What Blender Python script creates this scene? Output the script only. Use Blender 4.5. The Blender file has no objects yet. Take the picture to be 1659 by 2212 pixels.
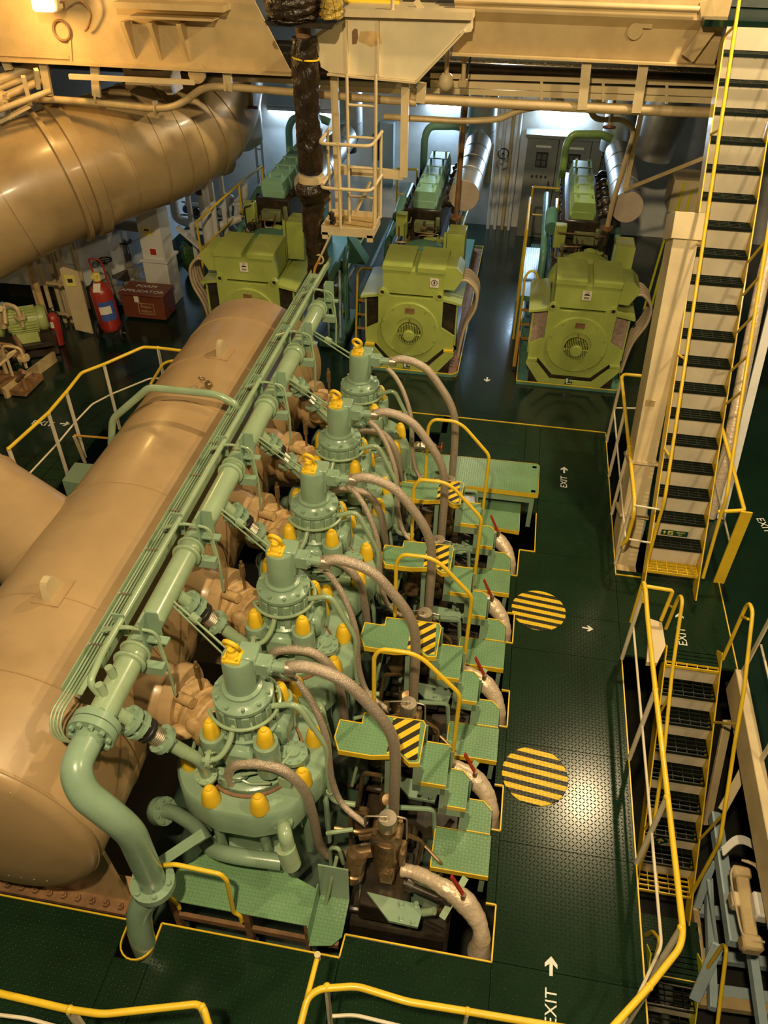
import bpy, math, random
from mathutils import Vector, Matrix
random.seed(7)
scene = bpy.context.scene
COL = scene.collection
R = math.radians
V = Vector

# ------------------------------------------------------------------ camera
CAM_H = 6.0
FPX = 1700.0
PITCH, ROLL, YAW = R(40.253), R(0.763), R(-9.433)
FWD = V((math.sin(YAW)*math.cos(PITCH), math.cos(YAW)*math.cos(PITCH), -math.sin(PITCH)))
_r = FWD.cross(V((0, 0, 1))).normalized()
_u = _r.cross(FWD)
RGT = math.cos(ROLL)*_r + math.sin(ROLL)*_u
UPV = -math.sin(ROLL)*_r + math.cos(ROLL)*_u
cam_d = bpy.data.cameras.new('camera')
cam = bpy.data.objects.new('camera', cam_d)
COL.objects.link(cam)
M = Matrix((RGT, UPV, -FWD)).transposed().to_4x4()
M.translation = V((0, 0, CAM_H))
cam.matrix_world = M
cam_d.sensor_fit = 'HORIZONTAL'
cam_d.sensor_width = 36.0
cam_d.lens = FPX/1659.0*36.0
cam_d.clip_start = 0.05
cam_d.clip_end = 200
scene.camera = cam

def at(x, y, X=None, Y=None, Z=None):
    """point of the place seen at photograph pixel (x, y) on one of its planes"""
    d = FWD + RGT*((x-829.5)/FPX) - UPV*((y-1106.0)/FPX)
    if Z is not None: t = (Z-CAM_H)/d.z
    elif Y is not None: t = Y/d.y
    else: t = X/d.x
    return V((0, 0, CAM_H)) + d*t

# ------------------------------------------------------------------ world, lights, exposure
w = bpy.data.worlds.new('engine_room_air'); scene.world = w; w.use_nodes = True
bgn = w.node_tree.nodes['Background']
bgn.inputs[0].default_value = (0.42, 0.50, 0.46, 1)
bgn.inputs[1].default_value = 0.045
scene.view_settings.view_transform = 'Standard'
scene.view_settings.look = 'None'
scene.view_settings.gamma = 1.0
scene.view_settings.exposure = 0.6
scene.view_settings.use_curve_mapping = False

WARM = (1.0, 0.765, 0.43)
COOL = (0.50, 0.74, 1.0)
def lamp(name, loc, power, color, radius=0.18):
    l = bpy.data.lights.new(name, 'POINT'); l.energy = power; l.color = color; l.shadow_soft_size = radius
    o = bpy.data.objects.new(name, l); COL.objects.link(o); o.location = loc
    return o
def area(name, loc, target, sx, sy, power, color):
    l = bpy.data.lights.new(name, 'AREA'); l.shape = 'RECTANGLE'; l.size = sx; l.size_y = sy
    l.energy = power; l.color = color
    o = bpy.data.objects.new(name, l); COL.objects.link(o); o.location = loc
    o.rotation_euler = (V(target)-V(loc)).to_track_quat('-Z', 'Y').to_euler()
    return o
lamp('floodlight_over_walkway', (2.5, 8.4, 7.8), 950, WARM, 0.10)
lamp('floodlight_behind_viewer', (-0.6, -0.6, 8.6), 1750, WARM, 0.12)
lamp('floodlight_right', (4.2, 2.2, 8.2), 520, WARM, 0.15)
lamp('fill_light_port', (-7.4, 8.6, 2.3), 70, (1.0, 0.82, 0.58), 0.10)  # added fill to brighten the port side under the duct, no fitting there
lamp('fill_light_generators', (-0.4, 12.0, 4.3), 130, (1.0, 0.84, 0.58), 0.12)  # added fill behind the girder to brighten the diesel cylinder covers
lamp('floodlight_on_beam', (-5.45, 8.95, 4.72), 62, (1.0, 0.58, 0.18), 0.12)

# ------------------------------------------------------------------ mesh helpers
class MB:
    def __init__(s): s.v = []; s.f = []; s.pr = []
    def add(s, vs, fs):
        b = len(s.v); s.pr.append((b, len(s.f))); s.v += [V(p) for p in vs]; s.f += [tuple(i+b for i in q) for q in fs]; return s
    def box(s, c, d, rot=None, b=0.0):
        c = V(c); h = [x/2 for x in d]; m = rot if rot is not None else Matrix.Identity(3)
        b = min(b, min(h)*0.9)
        if b <= 0:
            vs = [c+m@V((sx*h[0], sy*h[1], sz*h[2])) for sx in (-1, 1) for sy in (-1, 1) for sz in (-1, 1)]
            return s.add(vs, [(0, 1, 3, 2), (4, 6, 7, 5), (0, 4, 5, 1), (2, 3, 7, 6), (0, 2, 6, 4), (1, 5, 7, 3)])
        vs = []; idx = {}
        for sx in (-1, 1):
            for sy in (-1, 1):
                for sz in (-1, 1):
                    sg = (sx, sy, sz)
                    for a in range(3):
                        p = [sg[k]*(h[k]-(0 if k == a else b)) for k in range(3)]
                        idx[(sg, a)] = len(vs); vs.append(c+m@V(p))
        fs = []
        for a in range(3):
            o1, o2 = [k for k in range(3) if k != a]
            for sa in (-1, 1):
                q = []
                for (p, r_) in ((-1, -1), (1, -1), (1, 1), (-1, 1)):
                    sg = [0, 0, 0]; sg[a] = sa; sg[o1] = p; sg[o2] = r_
                    q.append(idx[(tuple(sg), a)])
                fs.append(tuple(q))
        for a in range(3):
            o1, o2 = [k for k in range(3) if k != a]
            for p in (-1, 1):
                for r_ in (-1, 1):
                    q = []
                    for (sa, ax) in ((-1, o1), (1, o1), (1, o2), (-1, o2)):
                        sg = [0, 0, 0]; sg[a] = sa; sg[o1] = p; sg[o2] = r_
                        q.append(idx[(tuple(sg), ax)])
                    fs.append(tuple(q))
        for sx in (-1, 1):
            for sy in (-1, 1):
                for sz in (-1, 1):
                    sg = (sx, sy, sz); fs.append((idx[(sg, 0)], idx[(sg, 1)], idx[(sg, 2)]))
        return s.add(vs, fs)
    def bb(s, lo, hi, b=0.0):
        return s.box([(lo[k]+hi[k])/2 for k in range(3)], [abs(hi[k]-lo[k]) for k in range(3)], None, b)
    def lathe(s, prof, c=(0, 0, 0), ax=(0, 0, 1), n=20, a0=0.0, a1=2*math.pi):
        c = V(c); ax = V(ax).normalized()
        t = V((1, 0, 0)) if abs(ax.x) < 0.9 else V((0, 1, 0))
        e1 = (t-ax*t.dot(ax)).normalized(); e2 = ax.cross(e1)
        full = abs(a1-a0-2*math.pi) < 1e-6; m = n if full else n+1
        vs = []; 
        for (r_, z) in prof:
            for i in range(m):
                a = a0+(a1-a0)*i/n
                vs.append(c+ax*z+(e1*math.cos(a)+e2*math.sin(a))*r_)
        fs = []
        for k in range(len(prof)-1):
            for i in range(n):
                j = (i+1) % m if full else i+1
                fs.append((k*m+i, k*m+j, (k+1)*m+j, (k+1)*m+i))
        if full:
            if prof[0][0] > 1e-6: fs.append(tuple(range(m))[::-1])
            if prof[-1][0] > 1e-6: fs.append(tuple((len(prof)-1)*m+i for i in range(m)))
        return s.add(vs, fs)
    def cyl(s, p0, p1, r0, r1=None, n=16):
        p0 = V(p0); p1 = V(p1); r1 = r0 if r1 is None else r1
        return s.lathe([(r0, 0), (r1, (p1-p0).length)], p0, p1-p0, n)
    def tube(s, pts, r, n=10, fil=0.0, closed=False, seg=5):
        pts = [V(p) for p in pts]
        if fil: pts = fillet(pts, fil, seg, closed)
        k = len(pts); rr = r if isinstance(r, (list, tuple)) else [r]*k
        if len(rr) != k: rr = [rr[min(int(i*len(rr)/k), len(rr)-1)] for i in range(k)]
        tg = []
        for i in range(k):
            a = pts[i-1] if (i or closed) else pts[i]; b = pts[(i+1) % k] if (i < k-1 or closed) else pts[i]
            d = b-a; tg.append(d.normalized() if d.length > 1e-9 else V((0, 0, 1)))
        t0 = tg[0]; ref = V((0, 0, 1)) if abs(t0.z) < 0.9 else V((1, 0, 0))
        e = (ref-t0*ref.dot(t0)).normalized(); vs = []
        for i in range(k):
            e = (e-tg[i]*e.dot(tg[i])).normalized(); g = tg[i].cross(e)
            for j in range(n):
                a = 2*math.pi*j/n; vs.append(pts[i]+(e*math.cos(a)+g*math.sin(a))*rr[i])
        fs = []
        for i in range(k if closed else k-1):
            i2 = (i+1) % k
            for j in range(n): fs.append((i*n+j, i*n+(j+1) % n, i2*n+(j+1) % n, i2*n+j))
        if not closed: fs += [tuple(range(n))[::-1], tuple((k-1)*n+j for j in range(n))]
        return s.add(vs, fs)
    def bar(s, p0, p1, w_, h_, up=(0, 0, 1), b=0.0):
        p0 = V(p0); p1 = V(p1); d = (p1-p0); L = d.length; d = d/L
        up = V(up)
        if abs(d.dot(up)) > 0.98: up = V((0, 1, 0))
        sd = d.cross(up).normalized(); u = sd.cross(d)
        m = Matrix((sd, d, u)).transposed()
        return s.box((p0+p1)/2, (w_, L, h_), m, b)
    def prism(s, poly, o, ex, ey, ez, t):
        """outline poly (u,v) in plane o + u ex + v ey, thickness t along ez"""
        o, ex, ey, ez = V(o), V(ex), V(ey), V(ez); k = len(poly)
        vs = [o+ex*p[0]+ey*p[1] for p in poly]+[o+ex*p[0]+ey*p[1]+ez*t for p in poly]
        fs = [tuple(range(k))[::-1], tuple(range(k, 2*k))]+[(i, (i+1) % k, k+(i+1) % k, k+i) for i in range(k)]
        return s.add(vs, fs)
    def torus(s, c, ax, Rm, r, n=24, m=8):
        c = V(c); ax = V(ax).normalized(); t = V((1, 0, 0)) if abs(ax.x) < 0.9 else V((0, 1, 0))
        e1 = (t-ax*t.dot(ax)).normalized(); e2 = ax.cross(e1)
        return s.tube([c+(e1*math.cos(2*math.pi*i/n)+e2*math.sin(2*math.pi*i/n))*Rm for i in range(n)], r, m, 0, True)
    def arc(s, c, e1, e2, Rm, r, a0, a1, n=16, m=8):
        c, e1, e2 = V(c), V(e1).normalized(), V(e2).normalized()
        return s.tube([c+(e1*math.cos(a0+(a1-a0)*i/n)+e2*math.sin(a0+(a1-a0)*i/n))*Rm for i in range(n+1)], r, m)
    def sphere(s, c, r, n=12, m=8, sq=(1, 1, 1)):
        prof = [(max(1e-7, r*math.sin(math.pi*i/m)), -r*math.cos(math.pi*i/m)) for i in range(m+1)]
        b = len(s.v); s.lathe(prof, (0, 0, 0), (0, 0, 1), n)
        for i in range(b, len(s.v)): p = s.v[i]; s.v[i] = V((p.x*sq[0]+c[0], p.y*sq[1]+c[1], p.z*sq[2]+c[2]))
        return s
    def ringbolts(s, c, ax, Rm, k, r, h, a0=0.0):
        c = V(c); ax = V(ax).normalized(); t = V((1, 0, 0)) if abs(ax.x) < 0.9 else V((0, 1, 0))
        e1 = (t-ax*t.dot(ax)).normalized(); e2 = ax.cross(e1)
        for i in range(k):
            a = a0+2*math.pi*i/k; p = c+(e1*math.cos(a)+e2*math.sin(a))*Rm
            s.cyl(p-ax*h*0.1, p+ax*h, r, r, 6)
        return s
    def flange(s, c, ax, r, t, k=6, n=18):
        c = V(c); ax = V(ax).normalized(); s.cyl(c-ax*t/2, c+ax*t/2, r, r, n)
        if k: s.ringbolts(c+ax*t/2, ax, r*0.8, k, r*0.12, t*0.45); s.ringbolts(c-ax*t/2, -ax, r*0.8, k, r*0.12, t*0.45)
        return s
    def mesh(s, name, off=(0, 0, 0), angle=38):
        me = bpy.data.meshes.new(name); o = V(off)
        me.from_pydata([p-o for p in s.v], [], s.f); me.validate()
        bm_fix(me)
        me.polygons.foreach_set('use_smooth', [True]*len(me.polygons))
        me.set_sharp_from_angle(angle=R(angle)); me.update()
        return me
    def build(s, name, mat, parent=None, angle=38, kind=None, org=None):
        if parent is None:
            if org is None:
                xs = [p.x for p in s.v]; ys = [p.y for p in s.v]; zs = [p.z for p in s.v]
                org = V(((min(xs)+max(xs))/2, (min(ys)+max(ys))/2, min(zs)))
            off = V(org)
        else: off = world_loc(parent)
        o = bpy.data.objects.new(name, s.mesh(name, off, angle)); COL.objects.link(o)
        if parent is None: o.location = off
        else: o.parent = parent
        o.data.materials.append(mat)
        if kind: o['kind'] = kind
        return o
def _parts(s, name, m, parent):
    """every primitive of the builder becomes a part object of its own"""
    pr = s.pr+[(len(s.v), len(s.f))]
    for (v0, f0), (v1, f1) in zip(pr[:-1], pr[1:]):
        b = MB(); b.v = s.v[v0:v1]; b.f = [tuple(i-v0 for i in q) for q in s.f[f0:f1]]; b.build(name, m, parent)
MB.parts = _parts
def bm_fix(me):
    import bmesh
    bm = bmesh.new(); bm.from_mesh(me); bmesh.ops.recalc_face_normals(bm, faces=bm.faces); bm.to_mesh(me); bm.free()
def world_loc(o):
    p = V((0, 0, 0))
    while o is not None: p += o.location; o = o.parent
    return p
def fillet(pts, rad, seg=5, closed=False):
    out = []; k = len(pts)
    for i in range(k):
        if not closed and i in (0, k-1): out.append(pts[i]); continue
        p, a, b = pts[i], pts[i-1], pts[(i+1) % k]
        d1 = (a-p); d2 = (b-p); l1, l2 = d1.length, d2.length
        if l1 < 1e-6 or l2 < 1e-6: out.append(p); continue
        d1 /= l1; d2 /= l2; t = min(rad, l1*0.48, l2*0.48)
        A, B = p+d1*t, p+d2*t
        if d1.dot(d2) < -0.999: out.append(p); continue
        for j in range(seg+1):
            u = j/seg; out.append(A*(1-u)**2+p*2*u*(1-u)+B*u*u)
    return out
def spline(pts, n=6):
    pts = [V(p) for p in pts]; out = []
    for i in range(len(pts)-1):
        p0 = pts[i-1] if i else pts[0]*2-pts[1]; p1 = pts[i]; p2 = pts[i+1]; p3 = pts[i+2] if i+2 < len(pts) else p2*2-p1
        for j in range(n):
            t = j/n
            out.append(0.5*((2*p1)+(p2-p0)*t+(2*p0-5*p1+4*p2-p3)*t*t+(-p0+3*p1-3*p2+p3)*t**3))
    return out+[pts[-1]]

def tag(o, label, cat, group=None):
    o['label'] = label; o['category'] = cat
    if group: o['group'] = group
    return o
def thing(name, loc, label, cat, group=None):
    o = bpy.data.objects.new(name, None); COL.objects.link(o); o.location = loc; o.empty_display_size = 0.1
    return tag(o, label, cat, group)
def struct(o): o['kind'] = 'structure'; return o
CH = {}
def copy_tree(o, parent=None):
    c = o.copy(); COL.objects.link(c)
    if parent is not None: c.parent = parent
    for ch in list(o.children): copy_tree(ch, c)
    return c
def dup(o, loc, label):
    c = copy_tree(o); c.location = loc; c['label'] = label
    return c
ORD = ['nearest the viewer', 'second from the viewer', 'third from the viewer', 'fourth from the viewer', 'farthest from the viewer']
ORDC = ['first (nearest)', 'second', 'third (middle)', 'fourth', 'fifth (farthest)']

# ------------------------------------------------------------------ materials
MAT = {}
def nd(nt, t, **kw):
    n = nt.nodes.new(t)
    for k, v in kw.items():
        if k in n.inputs: n.inputs[k].default_value = v
        else: setattr(n, k, v)
    return n
def mat(name, col, rough=0.45, metal=0.0, var=0.12, vs=3.0, dirt=0.0, dcol=(0.03, 0.022, 0.012), ds=2.2, bump=0.0, bs=40.0, coat=0.0, stretch=None, spec=0.5, emit=None):
    m = bpy.data.materials.new(name); m.use_nodes = True; nt = m.node_tree; L = nt.links.new
    bs_ = nt.nodes['Principled BSDF']
    bs_.inputs['Roughness'].default_value = rough; bs_.inputs['Metallic'].default_value = metal
    bs_.inputs['Specular IOR Level'].default_value = spec
    if coat: bs_.inputs['Coat Weight'].default_value = coat; bs_.inputs['Coat Roughness'].default_value = 0.12
    geo = nd(nt, 'ShaderNodeNewGeometry'); vec = geo.outputs['Position']
    if stretch:
        mp = nd(nt, 'ShaderNodeMapping'); mp.inputs['Scale'].default_value = stretch; L(vec, mp.inputs['Vector']); vec = mp.outputs[0]
    n1 = nd(nt, 'ShaderNodeTexNoise', Scale=vs, Detail=5.0, Roughness=0.6); L(vec, n1.inputs['Vector'])
    r1 = nd(nt, 'ShaderNodeMapRange'); r1.inputs['From Min'].default_value = 0.3; r1.inputs['From Max'].default_value = 0.7
    r1.inputs['To Min'].default_value = 1-var; r1.inputs['To Max'].default_value = 1+var; L(n1.outputs[0], r1.inputs['Value'])
    mx = nd(nt, 'ShaderNodeMix', data_type='RGBA', blend_type='MULTIPLY'); mx.inputs[0].default_value = 1.0
    mx.inputs[6].default_value = (*col, 1); L(r1.outputs[0], mx.inputs[7]); out = mx.outputs[2]
    if dirt:
        n2 = nd(nt, 'ShaderNodeTexNoise', Scale=ds, Detail=8.0, Roughness=0.68); L(vec, n2.inputs['Vector'])
        r2 = nd(nt, 'ShaderNodeMapRange'); r2.inputs['From Min'].default_value = 0.52; r2.inputs['From Max'].default_value = 0.72
        r2.inputs['To Max'].default_value = dirt; L(n2.outputs[0], r2.inputs['Value'])
        m2 = nd(nt, 'ShaderNodeMix', data_type='RGBA'); L(r2.outputs[0], m2.inputs[0]); L(out, m2.inputs[6]); m2.inputs[7].default_value = (*dcol, 1); out = m2.outputs[2]
    L(out, bs_.inputs['Base Color'])
    if bump:
        n3 = nd(nt, 'ShaderNodeTexNoise', Scale=bs, Detail=3.0); L(vec, n3.inputs['Vector'])
        bp = nd(nt, 'ShaderNodeBump', Strength=bump, Distance=0.01); L(n3.outputs[0], bp.inputs['Height']); L(bp.outputs[0], bs_.inputs['Normal'])
    if emit: bs_.inputs['Emission Color'].default_value = (*emit[0], 1); bs_.inputs['Emission Strength'].default_value = emit[1]
    MAT[name] = m; return m
def checker_bump(m, cell=0.036, strength=0.5, dist=0.004):
    """raised tear-drop tread pattern in world x/y"""
    nt = m.node_tree; L = nt.links.new; b = nt.nodes['Principled BSDF']
    geo = nd(nt, 'ShaderNodeNewGeometry'); sp = nd(nt, 'ShaderNodeSeparateXYZ'); L(geo.outputs['Position'], sp.inputs[0])
    def mth(op, a, c=None):
        n = nd(nt, 'ShaderNodeMath', operation=op)
        for i, q in enumerate((a, c)):
            if q is None: continue
            if isinstance(q, (int, float)): n.inputs[i].default_value = q
            else: L(q, n.inputs[i])
        return n.outputs[0]
    u = mth('DIVIDE', sp.outputs[0], cell); v = mth('DIVIDE', sp.outputs[1], cell)
    fu = mth('FLOOR', u); fv = mth('FLOOR', v)
    par = mth('SUBTRACT', mth('MULTIPLY', mth('FLOORED_MODULO', mth('ADD', fu, fv), 2.0), 2.0), 1.0)
    x = mth('SUBTRACT', mth('SUBTRACT', u, fu), 0.5); y = mth('SUBTRACT', mth('SUBTRACT', v, fv), 0.5)
    y2 = mth('MULTIPLY', y, par)
    a = mth('MULTIPLY', mth('ADD', x, y2), 1.45); c = mth('MULTIPLY', mth('SUBTRACT', x, y2), 4.6)
    d = mth('ADD', mth('MULTIPLY', a, a), mth('MULTIPLY', c, c))
    h = mth('MAXIMUM', mth('SUBTRACT', 1.0, d), 0.0)
    bp = nd(nt, 'ShaderNodeBump', Strength=strength, Distance=dist); L(h, bp.inputs['Height'])
    old = b.inputs['Normal'].links[0].from_socket if b.inputs['Normal'].links else None
    if old: L(old, bp.inputs['Normal'])
    L(bp.outputs[0], b.inputs['Normal'])
    return m
def stripes(name, c1, c2, per, ang, duty=0.5, rough=0.4):
    m = mat(name, c1, rough, var=0.1, spec=0.25); nt = m.node_tree; L = nt.links.new; b = nt.nodes['Principled BSDF']
    geo = nd(nt, 'ShaderNodeNewGeometry'); dp = nd(nt, 'ShaderNodeVectorMath', operation='DOT_PRODUCT'); L(geo.outputs['Position'], dp.inputs[0])
    dp.inputs[1].default_value = (math.cos(ang)/per, math.sin(ang)/per, 0)
    fr = nd(nt, 'ShaderNodeMath', operation='FRACT'); L(dp.outputs['Value'], fr.inputs[0])
    gt = nd(nt, 'ShaderNodeMath', operation='GREATER_THAN'); gt.inputs[1].default_value = duty; L(fr.outputs[0], gt.inputs[0])
    src = b.inputs['Base Color'].links[0].from_socket
    mx = nd(nt, 'ShaderNodeMix', data_type='RGBA'); L(gt.outputs[0], mx.inputs[0]); L(src, mx.inputs[6]); mx.inputs[7].default_value = (*c2, 1)
    L(mx.outputs[2], b.inputs['Base Color']); return m

G_ENG = mat('engine_green_paint', (0.235, 0.350, 0.240), 0.27, dirt=0.35, dcol=(0.10, 0.13, 0.055), ds=3.0, bump=0.06, bs=90, coat=0.15)
G_LITE = mat('pale_green_paint', (0.290, 0.395, 0.245), 0.25, dirt=0.3, dcol=(0.12, 0.15, 0.06), coat=0.15)
G_STEP = checker_bump(mat('green_tread_plate_paint', (0.15, 0.285, 0.145), 0.28, dirt=0.25, dcol=(0.07, 0.09, 0.03)), 0.026, 0.9)
G_ALT = mat('lime_green_paint', (0.35, 0.42, 0.095), 0.38, dirt=0.25, dcol=(0.16, 0.17, 0.03), ds=1.4, bump=0.03, coat=0.1)
G_TEAL = mat('teal_green_paint', (0.09, 0.22, 0.15), 0.4, dirt=0.4, dcol=(0.05, 0.07, 0.03))
DECK = mat('dark_green_deck_paint', (0.005, 0.017, 0.010), 0.17, var=0.25, vs=1.3, dirt=0.35, dcol=(0.012, 0.019, 0.010), ds=0.9, bump=0.12, bs=9, spec=0.6)
PLATE = checker_bump(mat('dark_green_tread_plate', (0.008, 0.024, 0.010), 0.20, var=0.25, vs=1.5, dirt=0.3, dcol=(0.012, 0.019, 0.008), spec=0.24), 0.030, 1.0)
BROWN = mat('tan_heat_resistant_paint', (0.41, 0.275, 0.135), 0.36, var=0.10, vs=2.0, dirt=0.4, dcol=(0.25, 0.155, 0.07), ds=1.3, bump=0.05, bs=14, coat=0.12)
DUCTM = mat('bronze_insulation_cladding', (0.37, 0.26, 0.125), 0.36, var=0.16, vs=1.5, dirt=0.5, dcol=(0.19, 0.115, 0.045), ds=0.9, bump=0.04, bs=10, coat=0.1)
CREAM = mat('cream_paint', (0.58, 0.465, 0.265), 0.42, dirt=0.22, dcol=(0.36, 0.24, 0.10), ds=1.6, bump=0.03)
CREAMD = mat('aged_cream_paint', (0.48, 0.36, 0.18), 0.45, dirt=0.5, dcol=(0.17, 0.095, 0.03), ds=2.5)
RISER = mat('stair_riser_cream', (0.66, 0.58, 0.42), 0.36, dirt=0.18, dcol=(0.42, 0.32, 0.16), ds=2.0)
YEL = mat('yellow_paint', (0.74, 0.50, 0.025), 0.36, dirt=0.2, dcol=(0.40, 0.23, 0.02), ds=5, coat=0.15)
LIMEY = mat('yellow_green_paint', (0.58, 0.58, 0.02), 0.38, dirt=0.2, dcol=(0.3, 0.25, 0.02), ds=5)
CAPY = mat('yellow_plastic_cap', (0.80, 0.52, 0.02), 0.5, var=0.08, vs=9)
WHITE = mat('white_wall_paint', (0.60, 0.60, 0.58), 0.5, dirt=0.25, dcol=(0.36, 0.30, 0.20), ds=0.8)
WPIPE = mat('white_pipe_paint', (0.62, 0.61, 0.57), 0.42, dirt=0.3, dcol=(0.33, 0.25, 0.14), ds=3)
HOSE = mat('braided_steel_hose', (0.54, 0.44, 0.345), 0.34, metal=0.55, var=0.2, vs=60, bump=0.7, bs=170)
BRONZE = mat('oily_bronze_metal', (0.25, 0.165, 0.08), 0.36, metal=0.6, var=0.3, vs=9, dirt=0.7, dcol=(0.05, 0.03, 0.012), ds=6)
STEEL = mat('bare_steel', (0.50, 0.44, 0.34), 0.34, metal=0.8, dirt=0.4, dcol=(0.12, 0.08, 0.04), ds=6)
GREASE = mat('black_greasy_metal', (0.028, 0.022, 0.014), 0.35, var=0.5, vs=8, dirt=0.6, dcol=(0.09, 0.05, 0.018), ds=5)
DARK = mat('dark_bilge_steel', (0.016, 0.017, 0.013), 0.55, var=0.4, dirt=0.5, dcol=(0.05, 0.03, 0.012))
RUST = mat('rusty_steel', (0.20, 0.105, 0.045), 0.6, var=0.35, vs=9, dirt=0.6, dcol=(0.30, 0.15, 0.05), ds=7, bump=0.2)
FOIL = mat('crumpled_aluminium_foil', (0.68, 0.60, 0.47), 0.24, metal=0.92, var=0.1, bump=0.9, bs=38)
CLOTH = mat('taped_lagging_cloth', (0.62, 0.50, 0.36), 0.36, metal=0.25, var=0.15, vs=12, dirt=0.3, dcol=(0.30, 0.19, 0.09), ds=9, bump=0.6, bs=32)
LAG = mat('stained_lagging_cloth', (0.46, 0.30, 0.13), 0.55, var=0.3, vs=8, dirt=0.6, dcol=(0.12, 0.065, 0.025), ds=5, bump=0.45, bs=26)
GALV = mat('galvanised_cladding', (0.42, 0.42, 0.40), 0.42, metal=0.75, var=0.2, vs=6, dirt=0.25, dcol=(0.25, 0.22, 0.17), ds=2, bump=0.1, bs=15)
PINK = mat('pale_end_plate', (0.55, 0.44, 0.35), 0.5, metal=0.3, var=0.15)
BLACK = mat('black_rubber', (0.015, 0.014, 0.013), 0.45, var=0.3)
GRATE = mat('dark_green_grating', (0.006, 0.012, 0.008), 0.4, var=0.3)
REDM = mat('red_paint', (0.36, 0.030, 0.018), 0.35, dirt=0.3, dcol=(0.12, 0.012, 0.006), ds=3, coat=0.2)
REDBOX = mat('dull_red_paint', (0.17, 0.045, 0.022), 0.45, dirt=0.4, dcol=(0.07, 0.02, 0.01), ds=2)
PAPER = mat('paper_label', (0.72, 0.68, 0.55), 0.6, var=0.04)
INK = mat('printed_black', (0.02, 0.02, 0.02), 0.6, var=0.05)
WPRINT = mat('white_stencil_paint', (0.72, 0.72, 0.66), 0.5, var=0.15, vs=20)
LBLUE = mat('blue_label', (0.05, 0.10, 0.36), 0.5, var=0.1)
LYEL = mat('yellow_label', (0.78, 0.66, 0.16), 0.5, var=0.06)
LGRN = mat('dark_green_sign', (0.01, 0.055, 0.03), 0.45, var=0.1)
BLUEG = mat('pale_blue_grey_paint', (0.36, 0.47, 0.52), 0.4, dirt=0.25, dcol=(0.25, 0.22, 0.15))
GREY = mat('grey_switchboard_paint', (0.20, 0.20, 0.165), 0.45, dirt=0.2, dcol=(0.12, 0.10, 0.06))
CABLE = mat('cable_sheath', (0.42, 0.33, 0.22), 0.5, var=0.2)
ORANGE = mat('rusted_orange_paint', (0.48, 0.24, 0.035), 0.5, dirt=0.4, dcol=(0.2, 0.09, 0.02), ds=4)
TUBE = mat('lit_fluorescent_tube', (0.9, 0.95, 1.0), 0.3, var=0.0, emit=((0.66, 0.85, 1.0), 14.0))
BULB = mat('lit_sodium_lens', (1.0, 0.8, 0.4), 0.3, var=0.0, emit=((1.0, 0.78, 0.34), 22.0))
def film(name, col, rough, scale, strength, crease=3.0):
    m = mat(name, col, rough, var=0.4, vs=4, dirt=0.5, dcol=(col[0]*2.8, col[1]*2.2, col[2]*1.6), ds=3.5)
    nt = m.node_tree; L = nt.links.new; b = nt.nodes['Principled BSDF']; geo = nd(nt, 'ShaderNodeNewGeometry')
    mp = nd(nt, 'ShaderNodeMapping'); mp.inputs['Scale'].default_value = (1, 1, 0.3); L(geo.outputs['Position'], mp.inputs['Vector'])
    n = nd(nt, 'ShaderNodeTexNoise', Scale=scale, Detail=4.0, Distortion=crease); L(mp.outputs[0], n.inputs['Vector'])
    bp = nd(nt, 'ShaderNodeBump', Strength=strength, Distance=0.05); L(n.outputs[0], bp.inputs['Height']); L(bp.outputs[0], b.inputs['Normal'])
    return m
BAG = film('black_plastic_film', (0.017, 0.010, 0.0045), 0.30, 6.0, 0.8)
GOLDBAG = film('clear_yellowed_film', (0.36, 0.25, 0.05), 0.22, 8.0, 1.0)
HAZ = stripes('black_yellow_hazard_paint', (0.74, 0.50, 0.025), (0.03, 0.025, 0.015), 0.082, R(133), 0.52)
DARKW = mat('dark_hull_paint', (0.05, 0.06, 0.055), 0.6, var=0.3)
GREY2 = mat('meter_face', (0.10, 0.10, 0.09), 0.4)
G_GREYV = mat('grey_valve_paint', (0.22, 0.21, 0.17), 0.42, dirt=0.4, dcol=(0.10, 0.08, 0.05), ds=5)
G_MOT = mat('pale_lime_motor_paint', (0.42, 0.48, 0.16), 0.4, dirt=0.3, dcol=(0.2, 0.18, 0.06), ds=4)
LBLUED = mat('blue_valve_paint', (0.03, 0.05, 0.14), 0.4)
BAGG = film('green_plastic_film', (0.03, 0.075, 0.012), 0.3, 9.0, 0.8)
CREAML = mat('pale_cream_paint', (0.66, 0.565, 0.35), 0.42, dirt=0.2, dcol=(0.50, 0.38, 0.18), ds=1.5, bump=0.03)
STAIN = mat('faint_rust_stain', (0.60, 0.40, 0.16), 0.5, var=0.3, vs=8)
MESHF = mat('tan_mesh_plate', (0.40, 0.27, 0.10), 0.5, var=0.2, vs=60, bump=0.8, bs=120)
ENGD = mat('dark_green_engine_paint', (0.035, 0.065, 0.042), 0.4, var=0.35, vs=5, dirt=0.6, dcol=(0.03, 0.02, 0.01), ds=4)  # darker green than the rest of the engine paint
GIRD = mat('tan_girder_paint', (0.47, 0.345, 0.165), 0.42, dirt=0.3, dcol=(0.27, 0.17, 0.06), ds=1.4, bump=0.03)
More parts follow.
